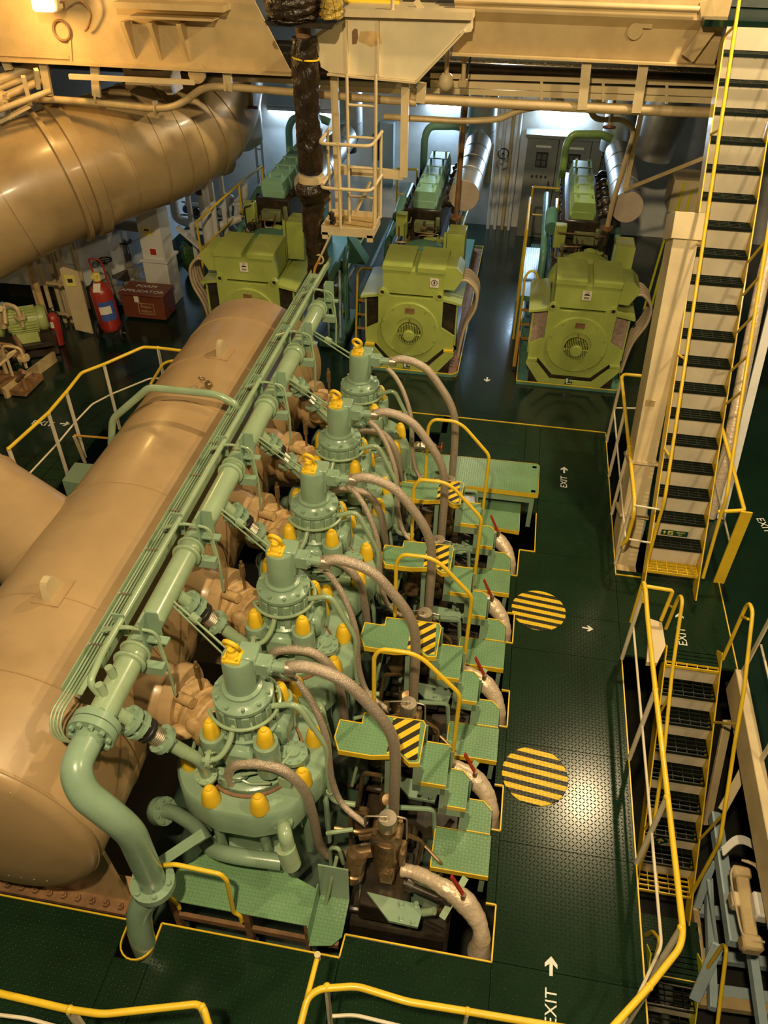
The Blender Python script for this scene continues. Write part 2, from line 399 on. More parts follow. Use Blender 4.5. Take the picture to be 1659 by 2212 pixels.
# ================================================================== text helper
def text_mb(body, size, o, ex, ey, t=0.002, align='CENTER'):
    """flat lettering as a thin mesh: origin o, reading along ex, up along ey"""
    c = bpy.data.curves.new('lettering', 'FONT'); c.body = body; c.size = size; c.align_x = align; c.align_y = 'CENTER'; c.extrude = t/2
    ob = bpy.data.objects.new('lettering_tmp', c); COL.objects.link(ob)
    dg = bpy.context.evaluated_depsgraph_get(); me = bpy.data.meshes.new_from_object(ob.evaluated_get(dg))
    ex, ey = V(ex).normalized(), V(ey).normalized(); ez = ex.cross(ey); o = V(o); b = MB()
    b.add([o+ex*v.co.x+ey*v.co.y+ez*(v.co.z+t/2) for v in me.vertices], [tuple(p.vertices) for p in me.polygons])
    bpy.data.objects.remove(ob); bpy.data.curves.remove(c); bpy.data.meshes.remove(me)
    return b
def arrow(b, o, ex, ey, L, t=0.002):
    """flat arrow pointing along ex"""
    ex, ey = V(ex).normalized(), V(ey).normalized(); ez = ex.cross(ey); k = L
    b.prism([(-.5*k, -.09*k), (.1*k, -.09*k), (-.1*k, -.34*k), (.12*k, -.34*k), (.5*k, 0), (.12*k, .34*k), (-.1*k, .34*k), (.1*k, .09*k), (-.5*k, .09*k)], o, ex, ey, ez, t)
    return b

# ================================================================== the deck
SX = 1.485                                   # right edge of the engine-side walkway
def slab(x0, x1, y0, y1, z0=-0.06, z1=0.0): return MB().bb((x0, y0, z0), (x1, y1, z1))
fl = thing('floor', (0, 0, -0.06), '', ''); del fl['label'], fl['category']; struct(fl)
def plate(x0, x1, y0, y1, m=None):
    g = 0.0025
    return slab(x0+g, x1-g, y0+g, y1-g, -0.03, 0.0).build('floor_plate', m or PLATE, fl)
ys = [9.16, 8.62, 7.55, 6.62, 5.72, 5.2, 4.12, 3.2, 2.3, 1.2, 0.2, -0.8]
for a, b in zip(ys[1:], ys[:-1]): plate(0.62 if a >= 6.6 else 0.43, SX, a, b)
plate(0.43, 0.62, 7.55, 9.16); plate(-0.7, 0.43, 8.62, 9.16); plate(-0.7, 0.43, 7.62, 8.62)
plate(0.43, 0.62, 7.3, 7.55)
for k in range(4):                            # filler plates between the notches of the engine opening
    plate(0.36, 0.43, 2.69+0.985*k, 3.28+0.985*k-0.01)
plate(-2.5, -0.62, 8.75, 9.16); plate(-4.3, -2.5, 8.75, 9.16)
for x0, x1 in ((-6.2, -4.6), (-4.6, -3.4), (-3.4, -2.2)): plate(x0, x1, 0.9, 2.11)
plate(-2.2, -1.94, 0.9, 1.86); plate(-1.94, -0.63, 0.9, 2.13); plate(-0.63, 0.43, 0.9, 2.29)
for x0, x1 in ((-6.2, -4.6), (-4.6, -3.4), (-3.4, -1.9), (-1.9, -0.63), (-0.63, 0.43)): plate(x0, x1, -0.8, 0.9)
plate(-6.2, -4.4, 2.11, 3.6); plate(-6.2, -4.4, 3.6, 5.2); plate(-6.2, -4.75, 5.2, 6.4)
# smooth painted deck round the generators and to both sides
slab(-9.5, SX, 9.16, 17).build('deck_area', DECK, fl)
slab(-9.5, -4.3, 8.0, 9.16).build('deck_area', DECK, fl)
slab(-9.5, -5.75, 6.4, 8.0).build('deck_area', DECK, fl); slab(-5.75, -5.15, 7.6, 8.0).build('deck_area', DECK, fl)
slab(-9.5, -6.2, -0.8, 6.4).build('deck_area', DECK, fl)
slab(SX, 7.0, 9.2, 17).build('deck_area', DECK, fl)
slab(2.57, 7.0, -1.0, 9.2).build('deck_area', DECK, fl)
slab(1.86, 2.57, 6.5, 9.2).build('deck_area', DECK, fl)
slab(-0.62, 0.43, 7.3, 7.62).build('deck_area', DECK, fl)
# landing between the stair flights
plate(SX, 2.57, 5.3, 6.5)
plate(-5.75, -5.15, 6.4, 7.6)                  # tread-plate strip on the port side walkway
# round hatches with yellow and black bands
HATCH = stripes('black_yellow_hatch_paint', (0.74, 0.50, 0.025), (0.022, 0.022, 0.013), 0.0925, R(84), 0.52)
checker_bump(HATCH, 0.030, 0.9)
for k, (hx, hy, lab) in enumerate(((0.69, 3.82, 'round deck hatch with yellow and black bands on the walkway, nearer of two'),
                                   (0.675, 5.74, 'round deck hatch with yellow and black bands on the walkway, farther of two'))):
    h = MB().lathe([(0.0001, 0.0), (0.275, 0.0), (0.278, 0.004), (0.272, 0.009), (0.0001, 0.009)], (hx, hy, -0.001), (0, 0, 1), 48).build('deck_hatch', HATCH)
    tag(h, lab, 'hatch', 'striped walkway hatches')
# stencilled words and arrows on the deck
def stencil(body, x, y, ex, ey, size, arr=None, z=0.0015):
    b = text_mb(body, size, (x, y, z), ex, ey, 0.001) if body else MB()
    if arr: arrow(b, (arr[0], arr[1], z), arr[2], arr[3], arr[4], 0.001)
    return b.build('deck_stencil', WPRINT, fl)
stencil('EXIT', 0.85, 2.08, (0, 1, 0), (-1, 0, 0), 0.115, (0.845, 2.34, (0, 1, 0), (-1, 0, 0), 0.13))
stencil('EXIT', 0.935, 7.97, (0, 1, 0), (-1, 0, 0), 0.115, (0.935, 8.22, (0, 1, 0), (-1, 0, 0), 0.13))
stencil('', 0, 0, 0, 0, 0, (1.17, 5.58, (1, -0.05, 0), (0, 1, 0), 0.11))
p = at(1474, 1375, Z=0); stencil('EXIT', p.x, p.y, (0, 1, 0), (-1, 0, 0), 0.12, (p.x, p.y+0.26, (0, 1, 0), (-1, 0, 0), 0.12))
p = at(1650, 1135, Z=0); stencil('EXIT', p.x, p.y, (0.25, -1, 0), (1, 0.25, 0), 0.13, (p.x+0.08, p.y-0.28, (0.25, -1, 0), (1, 0.25, 0), 0.13))
p = at(92, 915, Z=0); stencil('EXIT', p.x, p.y, (1, 0.0, 0), (0, 1, 0), 0.15, (p.x+0.3, p.y+0.05, (1, 0.1, 0), (0, 1, 0), 0.14))
p = at(1052, 820, Z=0); stencil('', 0, 0, 0, 0, 0, (p.x, p.y, (0, -1, 0), (1, 0, 0), 0.13))
# yellow coaming round the engine opening and along the walkway edge
def trim(name, pts, m=YEL, r=0.012, closed=False):
    b = MB()
    for a, c in zip(pts[:-1], pts[1:]): b.bar((a[0], a[1], 0.0), (c[0], c[1], 0.0), 0.011, 0.022)
    return struct(b.build(name, m))
arcp = [(-2.19, 2.11)]+[(-2.07-0.12*math.cos(a), 1.98-0.12*math.sin(a)) for a in [math.pi*i/10 for i in range(11)]]+[(-1.95, 2.13)]
trim('trim_1', [(-4.4, 2.11)]+arcp+[(-0.632, 2.13), (-0.622, 2.29), (0.43, 2.29), (0.435, 2.69), (0.36, 2.69)])
for k in range(1, 4):
    y0 = 2.29+0.985*k
    trim('trim_%d' % (k+1), [(0.36, y0), (0.432, y0), (0.432, y0+0.4), (0.36, y0+0.4)])
trim('trim_5', [(0.30, 6.2), (0.432, 6.2), (0.44, 6.62), (0.61, 6.62), (0.61, 7.29)])
trim('trim_6', [(-4.3, 9.16), (SX, 9.16)])
trim('trim_7', [(SX, 9.16), (SX, 6.42), (1.75, 6.42)])
trim('trim_8', [(SX, 5.28), (SX, -0.8)])
trim('trim_9', [(2.57, 6.5), (2.575, 5.3)])
b = MB()
for pts in ([(2.60, 5.3), (2.52, -0.5)],):
    for a, c in zip(pts[:-1], pts[1:]): b.bar((a[0], a[1], -0.14), (c[0], c[1], -0.14), 0.10, 0.32, b=0.006)
struct(b.build('trim_10', CREAM))
# plate side of the walkway opening, dark bilge under everything
struct(MB().bb((SX-0.02, -0.8, -0.35), (SX, 5.28, -0.03)).build('trim_11', BLUEG))
struct(slab(-9.5, 7, -1, 17, -3.2, -3.1).build('floor_bilge', DARK))
# ================================================================== main engine body
eng = thing('main_engine_frame', (-1.4, 5.0, -3.0), 'dark green main engine frame and top plate down in the deck opening', 'engine')
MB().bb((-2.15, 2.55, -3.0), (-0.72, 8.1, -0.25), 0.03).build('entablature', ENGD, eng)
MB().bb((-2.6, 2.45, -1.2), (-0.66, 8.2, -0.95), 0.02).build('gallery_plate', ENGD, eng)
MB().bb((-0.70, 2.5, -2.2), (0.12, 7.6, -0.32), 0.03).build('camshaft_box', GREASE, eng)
for k in range(5):
    y = 3.02+0.995*k
    MB().lathe([(0.40, -0.3), (0.40, 0.25), (0.37, 0.27), (0.37, 0.72)], (-1.435, y, 0), (0, 0, 1), 28).build('cylinder_jacket', G_ENG, eng)
    MB().bb((-0.62, y-0.30, -0.35), (0.02, y-0.10, -0.12), 0.01).build('camshaft_cover', G_ENG, eng)
    MB().tube([(-0.95, y-0.45, -0.2), (-0.6, y-0.5, -0.1), (-0.2, y-0.42, -0.22), (0.1, y-0.45, -0.35)], 0.025, 8, 0.06).build('drain_pipe', GREASE, eng)
    MB().tube([(-0.75, y+0.36, -0.2), (-0.7, y+0.36, 0.35), (-0.55, y+0.30, 0.45)], 0.018, 8, 0.05).build('indicator_pipe', BRONZE, eng)

# ------------------------------------------------------------------ cylinder heads
CX, CY0, PITCHY = -1.435, 3.02, 0.995
def cap_mb(b, x, y, z, s=1.0):
    b.lathe([(0.066*s, 0), (0.068*s, 0.012*s), (0.062*s, 0.05*s), (0.056*s, 0.09*s), (0.047*s, 0.128*s), (0.034*s, 0.148*s), (0.026*s, 0.152*s), (0.024*s, 0.162*s), (0.0001, 0.165*s)], (x, y, z), (0, 0, 1), 20)
    return b
def make_head():
    y = CY0; c = V((CX, y, 0))
    t = thing('cylinder_head', (CX, y, 0), 'green cylinder head with yellow nut caps, exhaust valve and lifting eye, '+ORD[0], 'cylinder head', 'main engine cylinder heads')
    P = lambda x, yy, z: (CX+x, y+yy, z)
    # cover: heavy ring with a faceted front
    out = []
    for i in range(48):
        a = 2*math.pi*i/48; r = 0.545
        out.append((r*math.cos(a), r*math.sin(a)))
    for i in range(48):
        x_, y_ = out[i]
        for ang, lim in ((-112, 0.512), (-68, 0.512), (-24, 0.515), (24, 0.515), (90, 0.49), (-90, 0.495)):
            n = V((math.cos(R(ang)), math.sin(R(ang)))); d = n.x*x_+n.y*y_
            if d > lim: x_, y_ = x_-n.x*(d-lim), y_-n.y*(d-lim)
        out[i] = (x_, y_)
    b = MB(); n = 48; rings = [(0.93, 0.70), (1.0, 0.73), (1.0, 0.96), (0.965, 0.985)]
    vs = []; fs = []
    for s_, z in rings: vs += [P(p_[0]*s_, p_[1]*s_, z) for p_ in out]
    for k in range(3):
        for i in range(n): j = (i+1) % n; fs.append((k*n+i, k*n+j, (k+1)*n+j, (k+1)*n+i))
    fs += [tuple(range(n))[::-1], tuple(3*n+i for i in range(n))]
    b.add(vs, fs); cov = b.build('cover', G_ENG, t)
    for i in range(8):
        a = R(22.5+45*i); x_, y_ = 0.447*math.cos(a), 0.447*math.sin(a)
        cap_mb(MB(), CX+x_, y+y_, 0.985, 1.0).build('nut_cap', CAPY, t)
        MB().cyl(P(x_*1.0, y_*1.0, 0.05), P(x_, y_, 0.72), 0.036, n=12).build('stud', G_ENG, t)
    MB().lathe([(0.365, 0.98), (0.365, 1.0), (0.345, 1.005), (0.345, 0.985)], P(0, 0, 0), (0, 0, 1), 40).build('seat_ring', RUST, cov)
    MB().lathe([(0.335, 0.985), (0.335, 1.03), (0.30, 1.05), (0.0001, 1.05)], P(0, 0, 0), (0, 0, 1), 36).build('valve_flange', G_ENG, cov)
    # exhaust valve housing with four bosses
    b = MB(); b.lathe([(0.20, 1.03), (0.185, 1.12), (0.18, 1.25), (0.20, 1.34), (0.22, 1.42), (0.17, 1.46)], P(0, 0, 0), (0, 0, 1), 28)
    for i in range(4):
        a = R(45+90*i); x_, y_ = 0.263*math.cos(a), 0.263*math.sin(a)
        b.lathe([(0.088, 1.12), (0.09, 1.40), (0.084, 1.44), (0.0001, 1.445)], P(x_, y_, 0), (0, 0, 1), 18)
        b.bar(P(x_*0.3, y_*0.3, 1.28), P(x_, y_, 1.28), 0.13, 0.22, b=0.02)
    b.box(P(0.0, -0.235, 1.30), (0.22, 0.10, 0.2), None, 0.03); b.box(P(-0.25, 0, 1.28), (0.16, 0.22, 0.24), None, 0.03)
    b.box(P(0.22, 0.05, 1.30), (0.12, 0.2, 0.2), None, 0.03)
    vh = b.build('valve_housing', G_ENG, t)
    for i in range(4):
        a = R(45+90*i); cap_mb(MB(), CX+0.263*math.cos(a), y+0.263*math.sin(a), 1.443, 0.9).build('nut_cap', CAPY, t)
    MB().lathe([(0.075, 1.055), (0.075, 1.09), (0.055, 1.10), (0.0001, 1.1)], P(-0.02, -0.235, 0.04), (0, 0, 1), 18).build('plug', G_ENG, vh)
    # ribbed air cylinder
    b = MB(); b.lathe([(0.180, 1.40), (0.186, 1.42), (0.186, 1.675), (0.203, 1.685), (0.203, 1.712), (0.165, 1.725), (0.14, 1.75), (0.125, 1.77)], P(0, 0, 0), (0, 0, 1), 32)
    for i in range(14):
        a = 2*math.pi*i/14+0.13
        b.box(P(0.190*math.cos(a), 0.190*math.sin(a), 1.54), (0.026, 0.052, 0.25), Matrix.Rotation(a, 3, 'Z'), 0.004)
    b.ringbolts(P(0, 0, 1.712), (0, 0, 1), 0.178, 10, 0.014, 0.035)
    dr = b.build('air_cylinder', G_ENG, t)
    b = MB(); b.arc(P(0, 0, 1.605), (1, 0, 0), (0, 1, 0), 0.238, 0.0125, R(-150), R(115), 26, 8)
    for a in (-150, -60, 30, 115): b.cyl(P(0.19*math.cos(R(a)), 0.19*math.sin(R(a)), 1.6), P(0.235*math.cos(R(a)), 0.235*math.sin(R(a)), 1.605), 0.009, n=6)
    b.build('ring_pipe', G_LITE, t)
    # hydraulic actuator
    b = MB(); b.lathe([(0.135, 1.755), (0.135, 1.775), (0.110, 1.785), (0.106, 2.055), (0.10, 2.07), (0.0001, 2.07)], P(0, 0, 0), (0, 0, 1), 28)
    b.box(P(0.055, 0.045, 1.965), (0.14, 0.15, 0.235), None, 0.01)
    act = b.build('actuator', G_ENG, t)
    b = MB(); b.box(P(0.165, 0.02, 1.99), (0.10, 0.105, 0.105), None, 0.006); b.cyl(P(0.20, 0.02, 1.99), P(0.225, 0.02, 1.99), 0.06, n=20)
    b.ringbolts(P(0.225, 0.02, 1.99), (1, 0, 0), 0.045, 4, 0.008, 0.01); b.cyl(P(0.22, 0.02, 1.99), P(0.335, 0.02, 1.99), 0.036, n=16)
    b.build('hose_port', G_ENG, act)
    b = MB(); b.box(P(-0.02, -0.02, 2.08), (0.115, 0.115, 0.03), None, 0.006)
    for sx in (-1, 1):
        for sy in (-1, 1): b.cyl(P(-0.02+sx*0.04, -0.02+sy*0.04, 2.09), P(-0.02+sx*0.04, -0.02+sy*0.04, 2.115), 0.012, n=6)
    b.lathe([(0.042, 2.09), (0.04, 2.115), (0.026, 2.13), (0.026, 2.155)], P(-0.02, -0.02, 0), (0, 0, 1), 16)
    b.torus(P(-0.02, -0.02, 2.19), (0.25, 1, 0.35), 0.046, 0.0155, 24, 10)
    b.build('lifting_eye', CAPY, t)
    # starting-air valve boss on the outboard side
    b = MB(); b.cyl(P(0.325, -0.06, 0.985), P(0.325, -0.06, 1.13), 0.075, n=20); b.lathe([(0.1, 1.13), (0.1, 1.165), (0.05, 1.17), (0.045, 1.19), (0.0001, 1.19)], P(0.325, -0.06, 0), (0, 0, 1), 24)
    b.ringbolts(P(0.325, -0.06, 1.165), (0, 0, 1), 0.08, 8, 0.01, 0.014); b.build('starting_valve', G_ENG, cov)
    b = MB(); b.box(P(0.30, -0.21, 1.04), (0.1, 0.05, 0.12), None, 0.008); b.cyl(P(0.30, -0.21, 1.09), P(0.30, -0.21, 1.16), 0.016, n=8); b.build('valve_block', G_LITE, cov)
    # fuel injector tops
    for (ix, iy) in ((-0.1, -0.29), (0.1, 0.3)):
        b = MB(); b.cyl(P(ix, iy, 1.02), P(ix, iy, 1.12), 0.04, n=14); b.box(P(ix, iy, 1.09), (0.15, 0.05, 0.025), None, 0.006)
        for s_ in (-1, 1): b.cyl(P(ix+s_*0.055, iy, 1.03), P(ix+s_*0.055, iy, 1.15), 0.014, n=8)
        b.cyl(P(ix, iy, 1.12), P(ix-0.01, iy-0.02, 1.19), 0.022, n=12); b.build('injector', G_ENG, cov)
    # small painted pipes
    b = MB()
    b.tube(spline([P(-0.3, -0.15, 1.15), P(-0.24, -0.30, 1.13), P(-0.2, -0.34, 1.22), P(-0.13, -0.30, 1.30)], 5), 0.014, 8)
    b.tube([P(-0.40, -0.06, 1.12), P(-0.37, -0.20, 1.16), P(-0.05, -0.30, 1.18)], 0.012, 8, 0.06)
    b.tube(spline([P(0.02, -0.29, 1.16), P(0.15, -0.22, 1.14), P(0.25, -0.20, 1.16), P(0.32, -0.06, 1.19)], 4), 0.012, 8)
    b.tube([P(-0.08, -0.27, 1.12), P(0.08, -0.30, 1.08), P(0.22, -0.28, 1.1)], 0.010, 8, 0.03)
    b.parts('small_pipe', G_LITE, t)
    # outboard hydraulic feed pipe dropping to the pump
    q = [P(0.16, -0.02, 1.60), at(640, 1520, Y=3.0), at(706, 1612, Y=2.98), at(712, 1700, Y=2.95), at(717, 1730, Y=2.93), at(768, 1738, Y=2.93)]
    b = MB().tube(q, 0.021, 10, 0.07); b.lathe([(0.03, -0.02), (0.03, 0.02)], at(713, 1712, Y=2.945), (0, 0, 1), 8); b.build('feed_pipe', G_LITE, t)
    # cooling water outlet elbow at front right, inlet pipe round the front
    q = [at(610, 1772, Y=2.62), at(613, 1800, Y=2.52)]
    b = MB().flange(q[0], (0.2, -0.8, 0.35), 0.075, 0.035, 6); b.tube([at(608, 1768, Y=2.66), at(615, 1800, Y=2.5), at(625, 1840, Y=2.47)], 0.05, 14, 0.06)
    b.cyl(at(617, 1830, Y=2.47), at(630, 1868, Y=2.44), 0.068, n=18); b.build('water_outlet', G_LITE, t)
    q = [at(345, 1752, Y=2.98), at(372, 1752, Y=2.95), at(425, 1785, Y=2.78), at(455, 1835, Y=2.55), at(500, 1848, Y=2.47), at(608, 1862, Y=2.5)]
    b = MB().tube(q, 0.058, 14, 0.13); b.flange(q[0]+(q[1]-q[0]).normalized()*0.05, q[1]-q[0], 0.115, 0.05, 8)
    b.flange(q[0], q[1]-q[0], 0.115, 0.03, 8); b.build('water_inlet', G_ENG, t)
    return t
head = make_head()
heads = [head]+[dup(head, (CX, CY0+PITCHY*k, 0), 'green cylinder head with yellow nut caps, exhaust valve and lifting eye, '+ORD[k]) for k in range(1, 5)]

# ------------------------------------------------------------------ hoses
def hoses():
    g = 'braided hoses from the valve actuators'
    pts = [V((CX+0.31, CY0+0.02, 1.99)), at(655, 1440, Y=3.04), at(702, 1452, Y=3.04), at(748, 1475, Y=3.04), at(792, 1516, Y=3.04), at(830, 1560, Y=3.04), at(850, 1602, Y=3.04), at(854, 1655, Y=3.04), at(852, 1710, Y=3.03), at(850, 1780, Y=3.02)]
    b = MB().tube(spline(pts, 5), 0.040, 14); h = b.build('hydraulic_hose', HOSE, org=(CX, CY0, 0))
    MB().cyl(pts[0], pts[0]+V((0.06, 0, 0)), 0.05, n=16).build('ferrule', STEEL, h)
    d = 'thick braided hydraulic hose arching from the actuator of the %s cylinder head'
    tag(h, d % ORDC[0], 'hose', g)
    for k in range(1, 5): dup(h, (CX, CY0+PITCHY*k, 0), d % ORDC[k])
    pts = [at(612, 1450, Y=3.1), at(640, 1470, Y=3.1), at(675, 1520, Y=3.06), at(705, 1595, Y=3.0), at(716, 1680, Y=2.95), at(740, 1738, Y=2.9), at(792, 1782, Y=2.82)]
    b = MB().tube(spline(pts, 5), 0.024, 12); h = b.build('hydraulic_hose', HOSE, org=(CX, CY0, 0))
    d = 'slim braided hose running down behind the thick hose of the %s cylinder head'
    tag(h, d % ORDC[0], 'hose', 'slim braided hoses')
    for k in range(1, 5): dup(h, (CX, CY0+PITCHY*k, 0), d % ORDC[k])
    pts = [at(505, 1700, Y=2.73), at(494, 1672, Y=2.73), at(510, 1652, Y=2.73), at(560, 1650, Y=2.74), at(612, 1664, Y=2.75), at(655, 1705, Y=2.76), at(677, 1765, Y=2.77), at(692, 1828, Y=2.78), at(722, 1850, Y=2.79), at(785, 1832, Y=2.79)]
    b = MB().tube(spline(pts, 5), 0.036, 12); h = b.build('hydraulic_hose', HOSE, org=(CX, CY0, 0))
    MB().cyl(pts[0]-V((0, 0, 0.05)), pts[0]+V((0, 0, 0.02)), 0.042, n=14).build('ferrule', G_ENG, h)
    MB().cyl(pts[-1], pts[-1]+V((0.05, 0, 0)), 0.045, n=14).build('clamp', STEEL, h)
    d = 'braided fuel hose bent over the front of the %s cylinder head'
    tag(h, d % ORDC[0], 'hose', 'braided fuel hoses')
    for k in range(1, 5): dup(h, (CX, CY0+PITCHY*k, 0), d % ORDC[k])
hoses()

# ------------------------------------------------------------------ fuel pumps
def make_pump():
    x, y = -0.41, 2.80
    t = thing('fuel_pump', (x, y, -0.2), 'oily bronze fuel pump with round cap, '+ORD[0], 'pump', 'fuel pumps along the engine side')
    P = lambda a, b_, z: (x+a, y+b_, z)
    MB().lathe([(0.066, 0.68), (0.068, 0.69), (0.068, 0.785), (0.064, 0.795), (0.02, 0.797), (0.018, 0.812), (0.0001, 0.812)], P(0, 0, 0), (0, 0, 1), 24).build('cap', STEEL, t)
    b = MB(); b.lathe([(0.075, 0.62), (0.07, 0.68)], P(0, 0, 0), (0, 0, 1), 18); b.box(P(0, 0.01, 0.58), (0.22, 0.17, 0.10), None, 0.02)
    for sx in (-1, 1):
        for sy in (-1, 1): b.cyl(P(sx*0.085, 0.01+sy*0.06, 0.62), P(sx*0.085, 0.01+sy*0.06, 0.655), 0.018, n=8)
    b.lathe([(0.10, 0.10), (0.105, 0.30), (0.095, 0.33), (0.095, 0.53)], P(0, 0, 0), (0, 0, 1), 20); b.box(P(0.02, -0.1, 0.16), (0.12, 0.09, 0.14), None, 0.015)
    b.lathe([(0.045, 0), (0.045, 0.03), (0.03, 0.035), (0.03, 0.05)], P(0.02, -0.14, 0.28), (0, -1, 0.3), 12)
    b.box(P(0.12, 0, 0.32), (0.05, 0.13, 0.18), None, 0.01)
    b.cyl(P(-0.09, 0, 0.55), P(-0.2, -0.02, 0.52), 0.04, n=14); b.build('body', BRONZE, t)
    b = MB(); b.tube([P(-0.16, -0.02, 0.68), P(-0.16, -0.02, 0.80), P(0.0, -0.01, 0.83)], 0.007, 6, 0.02); b.tube([P(0.02, 0.05, 0.75), P(0.13, 0.05, 0.73), P(0.14, 0.02, 0.5)], 0.007, 6, 0.02)
    b.parts('locking_wire', STEEL, t)
    b = MB(); b.cyl(P(-0.1, -0.06, 0.40), P(-0.26, -0.1, 0.36), 0.045, n=14)
    b.lathe([(0.075, 0.0), (0.078, 0.05), (0.068, 0.06), (0.068, 0.17), (0.08, 0.18), (0.08, 0.22), (0.05, 0.27), (0.0001, 0.28)], P(-0.20, -0.10, 0.42), (-0.1, -0.35, -0.9), 20)
    b.build('shock_damper', BRONZE, t)
    b = MB(); b.tube([P(-0.06, -0.02, 0.66), P(-0.18, -0.04, 0.60), P(-0.38, -0.04, 0.60)], 0.016, 8, 0.04)
    b.parts('fuel_line', BRONZE, t)
    # bracket plate below
    q = [(420, 1700), (750, 1780), (772, 1835), (745, 1925), (560, 1885)]
    pp = [at(650+a/2.95, 1350+c_/2.95, Z=0.08) for a, c_ in q]; b = MB()
    b.add([p_ for p_ in pp]+[p_-V((0, 0, 0.03)) for p_ in pp], [(0, 1, 2, 3, 4), (9, 8, 7, 6, 5)]+[(i, (i+1) % 5, 5+(i+1) % 5, 5+i) for i in range(5)])
    for a, c_ in ((640, 1780), (735, 1780), (640, 1865), (715, 1895)):
        pb = at(650+a/2.95, 1350+c_/2.95, Z=0.08); b.cyl(pb, pb+V((0, 0, 0.02)), 0.018, n=6)
    b.build('bracket_plate', G_STEP if False else G_ENG, t)
    b = MB(); b.bb(P(-0.16, -0.3, -0.2), P(0.2, 0.16, 0.04), 0.01); b.cyl(P(0.15, -0.14, 0.16), P(0.52, -0.2, 0.1), 0.03, n=12); b.cyl(P(0.17, -0.14, 0.16), P(0.22, -0.15, 0.15), 0.055, n=14)
    b.box(P(0.44, -0.18, 0.11), (0.1, 0.07, 0.07), None, 0.01); b.build('drive_base', GREASE, t)
    b = MB(); b.bar(P(0.46, -0.30, 0.06), P(0.60, -0.02, 0.16), 0.05, 0.012); b.cyl(P(0.32, -0.27, 0.03), P(0.40, -0.27, 0.09), 0.03, n=10); b.parts('linkage', G_LITE, t)
    # painted drain and control pipes crowding round the pump
    for q, r_, m_ in (([P(-0.42, -0.10, 0.62), P(-0.36, -0.10, 0.66), P(-0.24, -0.06, 0.66)], 0.016, G_LITE), ([P(-0.40, -0.12, -0.1), P(-0.40, -0.12, 0.45), P(-0.33, -0.14, 0.52), P(-0.30, -0.14, 0.3)], 0.016, G_LITE), ([P(-0.33, -0.2, 0.5), P(-0.36, -0.3, 0.3), P(-0.40, -0.34, 0.02)], 0.014, G_LITE),
                      ([P(-0.30, 0.12, -0.1), P(-0.30, 0.12, 0.55), P(-0.18, 0.10, 0.62)], 0.018, BRONZE), ([P(-0.50, 0.20, -0.1), P(-0.50, 0.20, 0.5), P(-0.56, 0.3, 0.7)], 0.022, G_ENG), ([P(0.22, 0.1, -0.15), P(0.25, 0.1, 0.35), P(0.15, 0.05, 0.5)], 0.016, BRONZE), ([P(-0.05, 0.3, -0.1), P(-0.05, 0.3, 0.4), P(0.3, 0.34, 0.4), P(0.34, 0.34, -0.1)], 0.02, G_ENG), ([P(0.42, 0.05, -0.2), P(0.42, 0.05, 0.15), P(0.2, 0.2, 0.2)], 0.014, BRONZE)):
        MB().tube(q, r_, 8, 0.05).build('drain_pipe', m_, t)
    for (bx, by, bz, sx, sy, sz, m_) in ((0.12, 0.25, 0.1, 0.16, 0.12, 0.2, GREASE), (-0.25, 0.25, 0.2, 0.12, 0.12, 0.3, BRONZE), (0.33, 0.2, 0.0, 0.14, 0.2, 0.1, ENGD), (-0.38, -0.02, 0.12, 0.08, 0.08, 0.16, GREASE)):
        MB().box(P(bx, by, bz), (sx, sy, sz), None, 0.02).build('gear_housing', m_, t)
    MB().lathe([(0.06, 0), (0.06, 0.10), (0.045, 0.12), (0.0001, 0.125)], P(-0.08, 0.42, 0.30), (0.2, -0.5, 0.8), 16).build('puncture_valve', BRONZE, t)
    return t
pump = make_pump()
pumps = [pump]+[dup(pump, (-0.41, 2.80+0.985*k, -0.2), 'oily bronze fuel pump with round cap, '+ORD[k]) for k in range(1, 5)]

# ------------------------------------------------------------------ lagged fuel pipes at the step side
def make_lagged():
    pts = [at(868, 1878, Y=2.74), at(905, 1888, Y=2.72), at(955, 1915, Y=2.65), at(1000, 1945, Y=2.6), at(1030, 1985, Y=2.52), at(1040, 2020, Y=2.45), at(1036, 2055, Y=2.42), at(1034, 2075, Y=2.42)]
    sp = spline(pts, 7); rad = []
    n = len(sp)
    for i in range(n):
        u = i/(n-1); r = 0.050+0.012*u+0.0022*math.sin(i*2.3)+0.002*math.sin(i*0.9+1)
        r += 0.026*math.exp(-((u-0.45)/0.13)**2)+0.030*math.exp(-((u-0.86)/0.09)**2)
        rad.append(r)
    t = thing('lagged_pipe', (0.3, 2.5, -0.1), 'fuel pipe wrapped in pale lagging with red valve handle, '+ORD[0], 'pipe', 'lagged fuel pipes beside the steps')
    MB().tube(sp, rad, 16).build('lagging', CLOTH, t)
    p0 = at(1000, 1940, Y=2.58)+V((0, 0, 0.05)); MB().bar(p0, at(975, 1893, Y=2.60), 0.03, 0.012).build('valve_handle', REDM, t)
    MB().cyl(p0-V((0, 0, 0.05)), p0+V((0, 0, 0.012)), 0.02, n=10).build('valve_stem', BRONZE, t)
    return t
lag = make_lagged()
for k in range(1, 5): dup(lag, (0.3, 2.5+0.985*k, -0.1), 'fuel pipe wrapped in pale lagging with red valve handle, '+ORD[k])

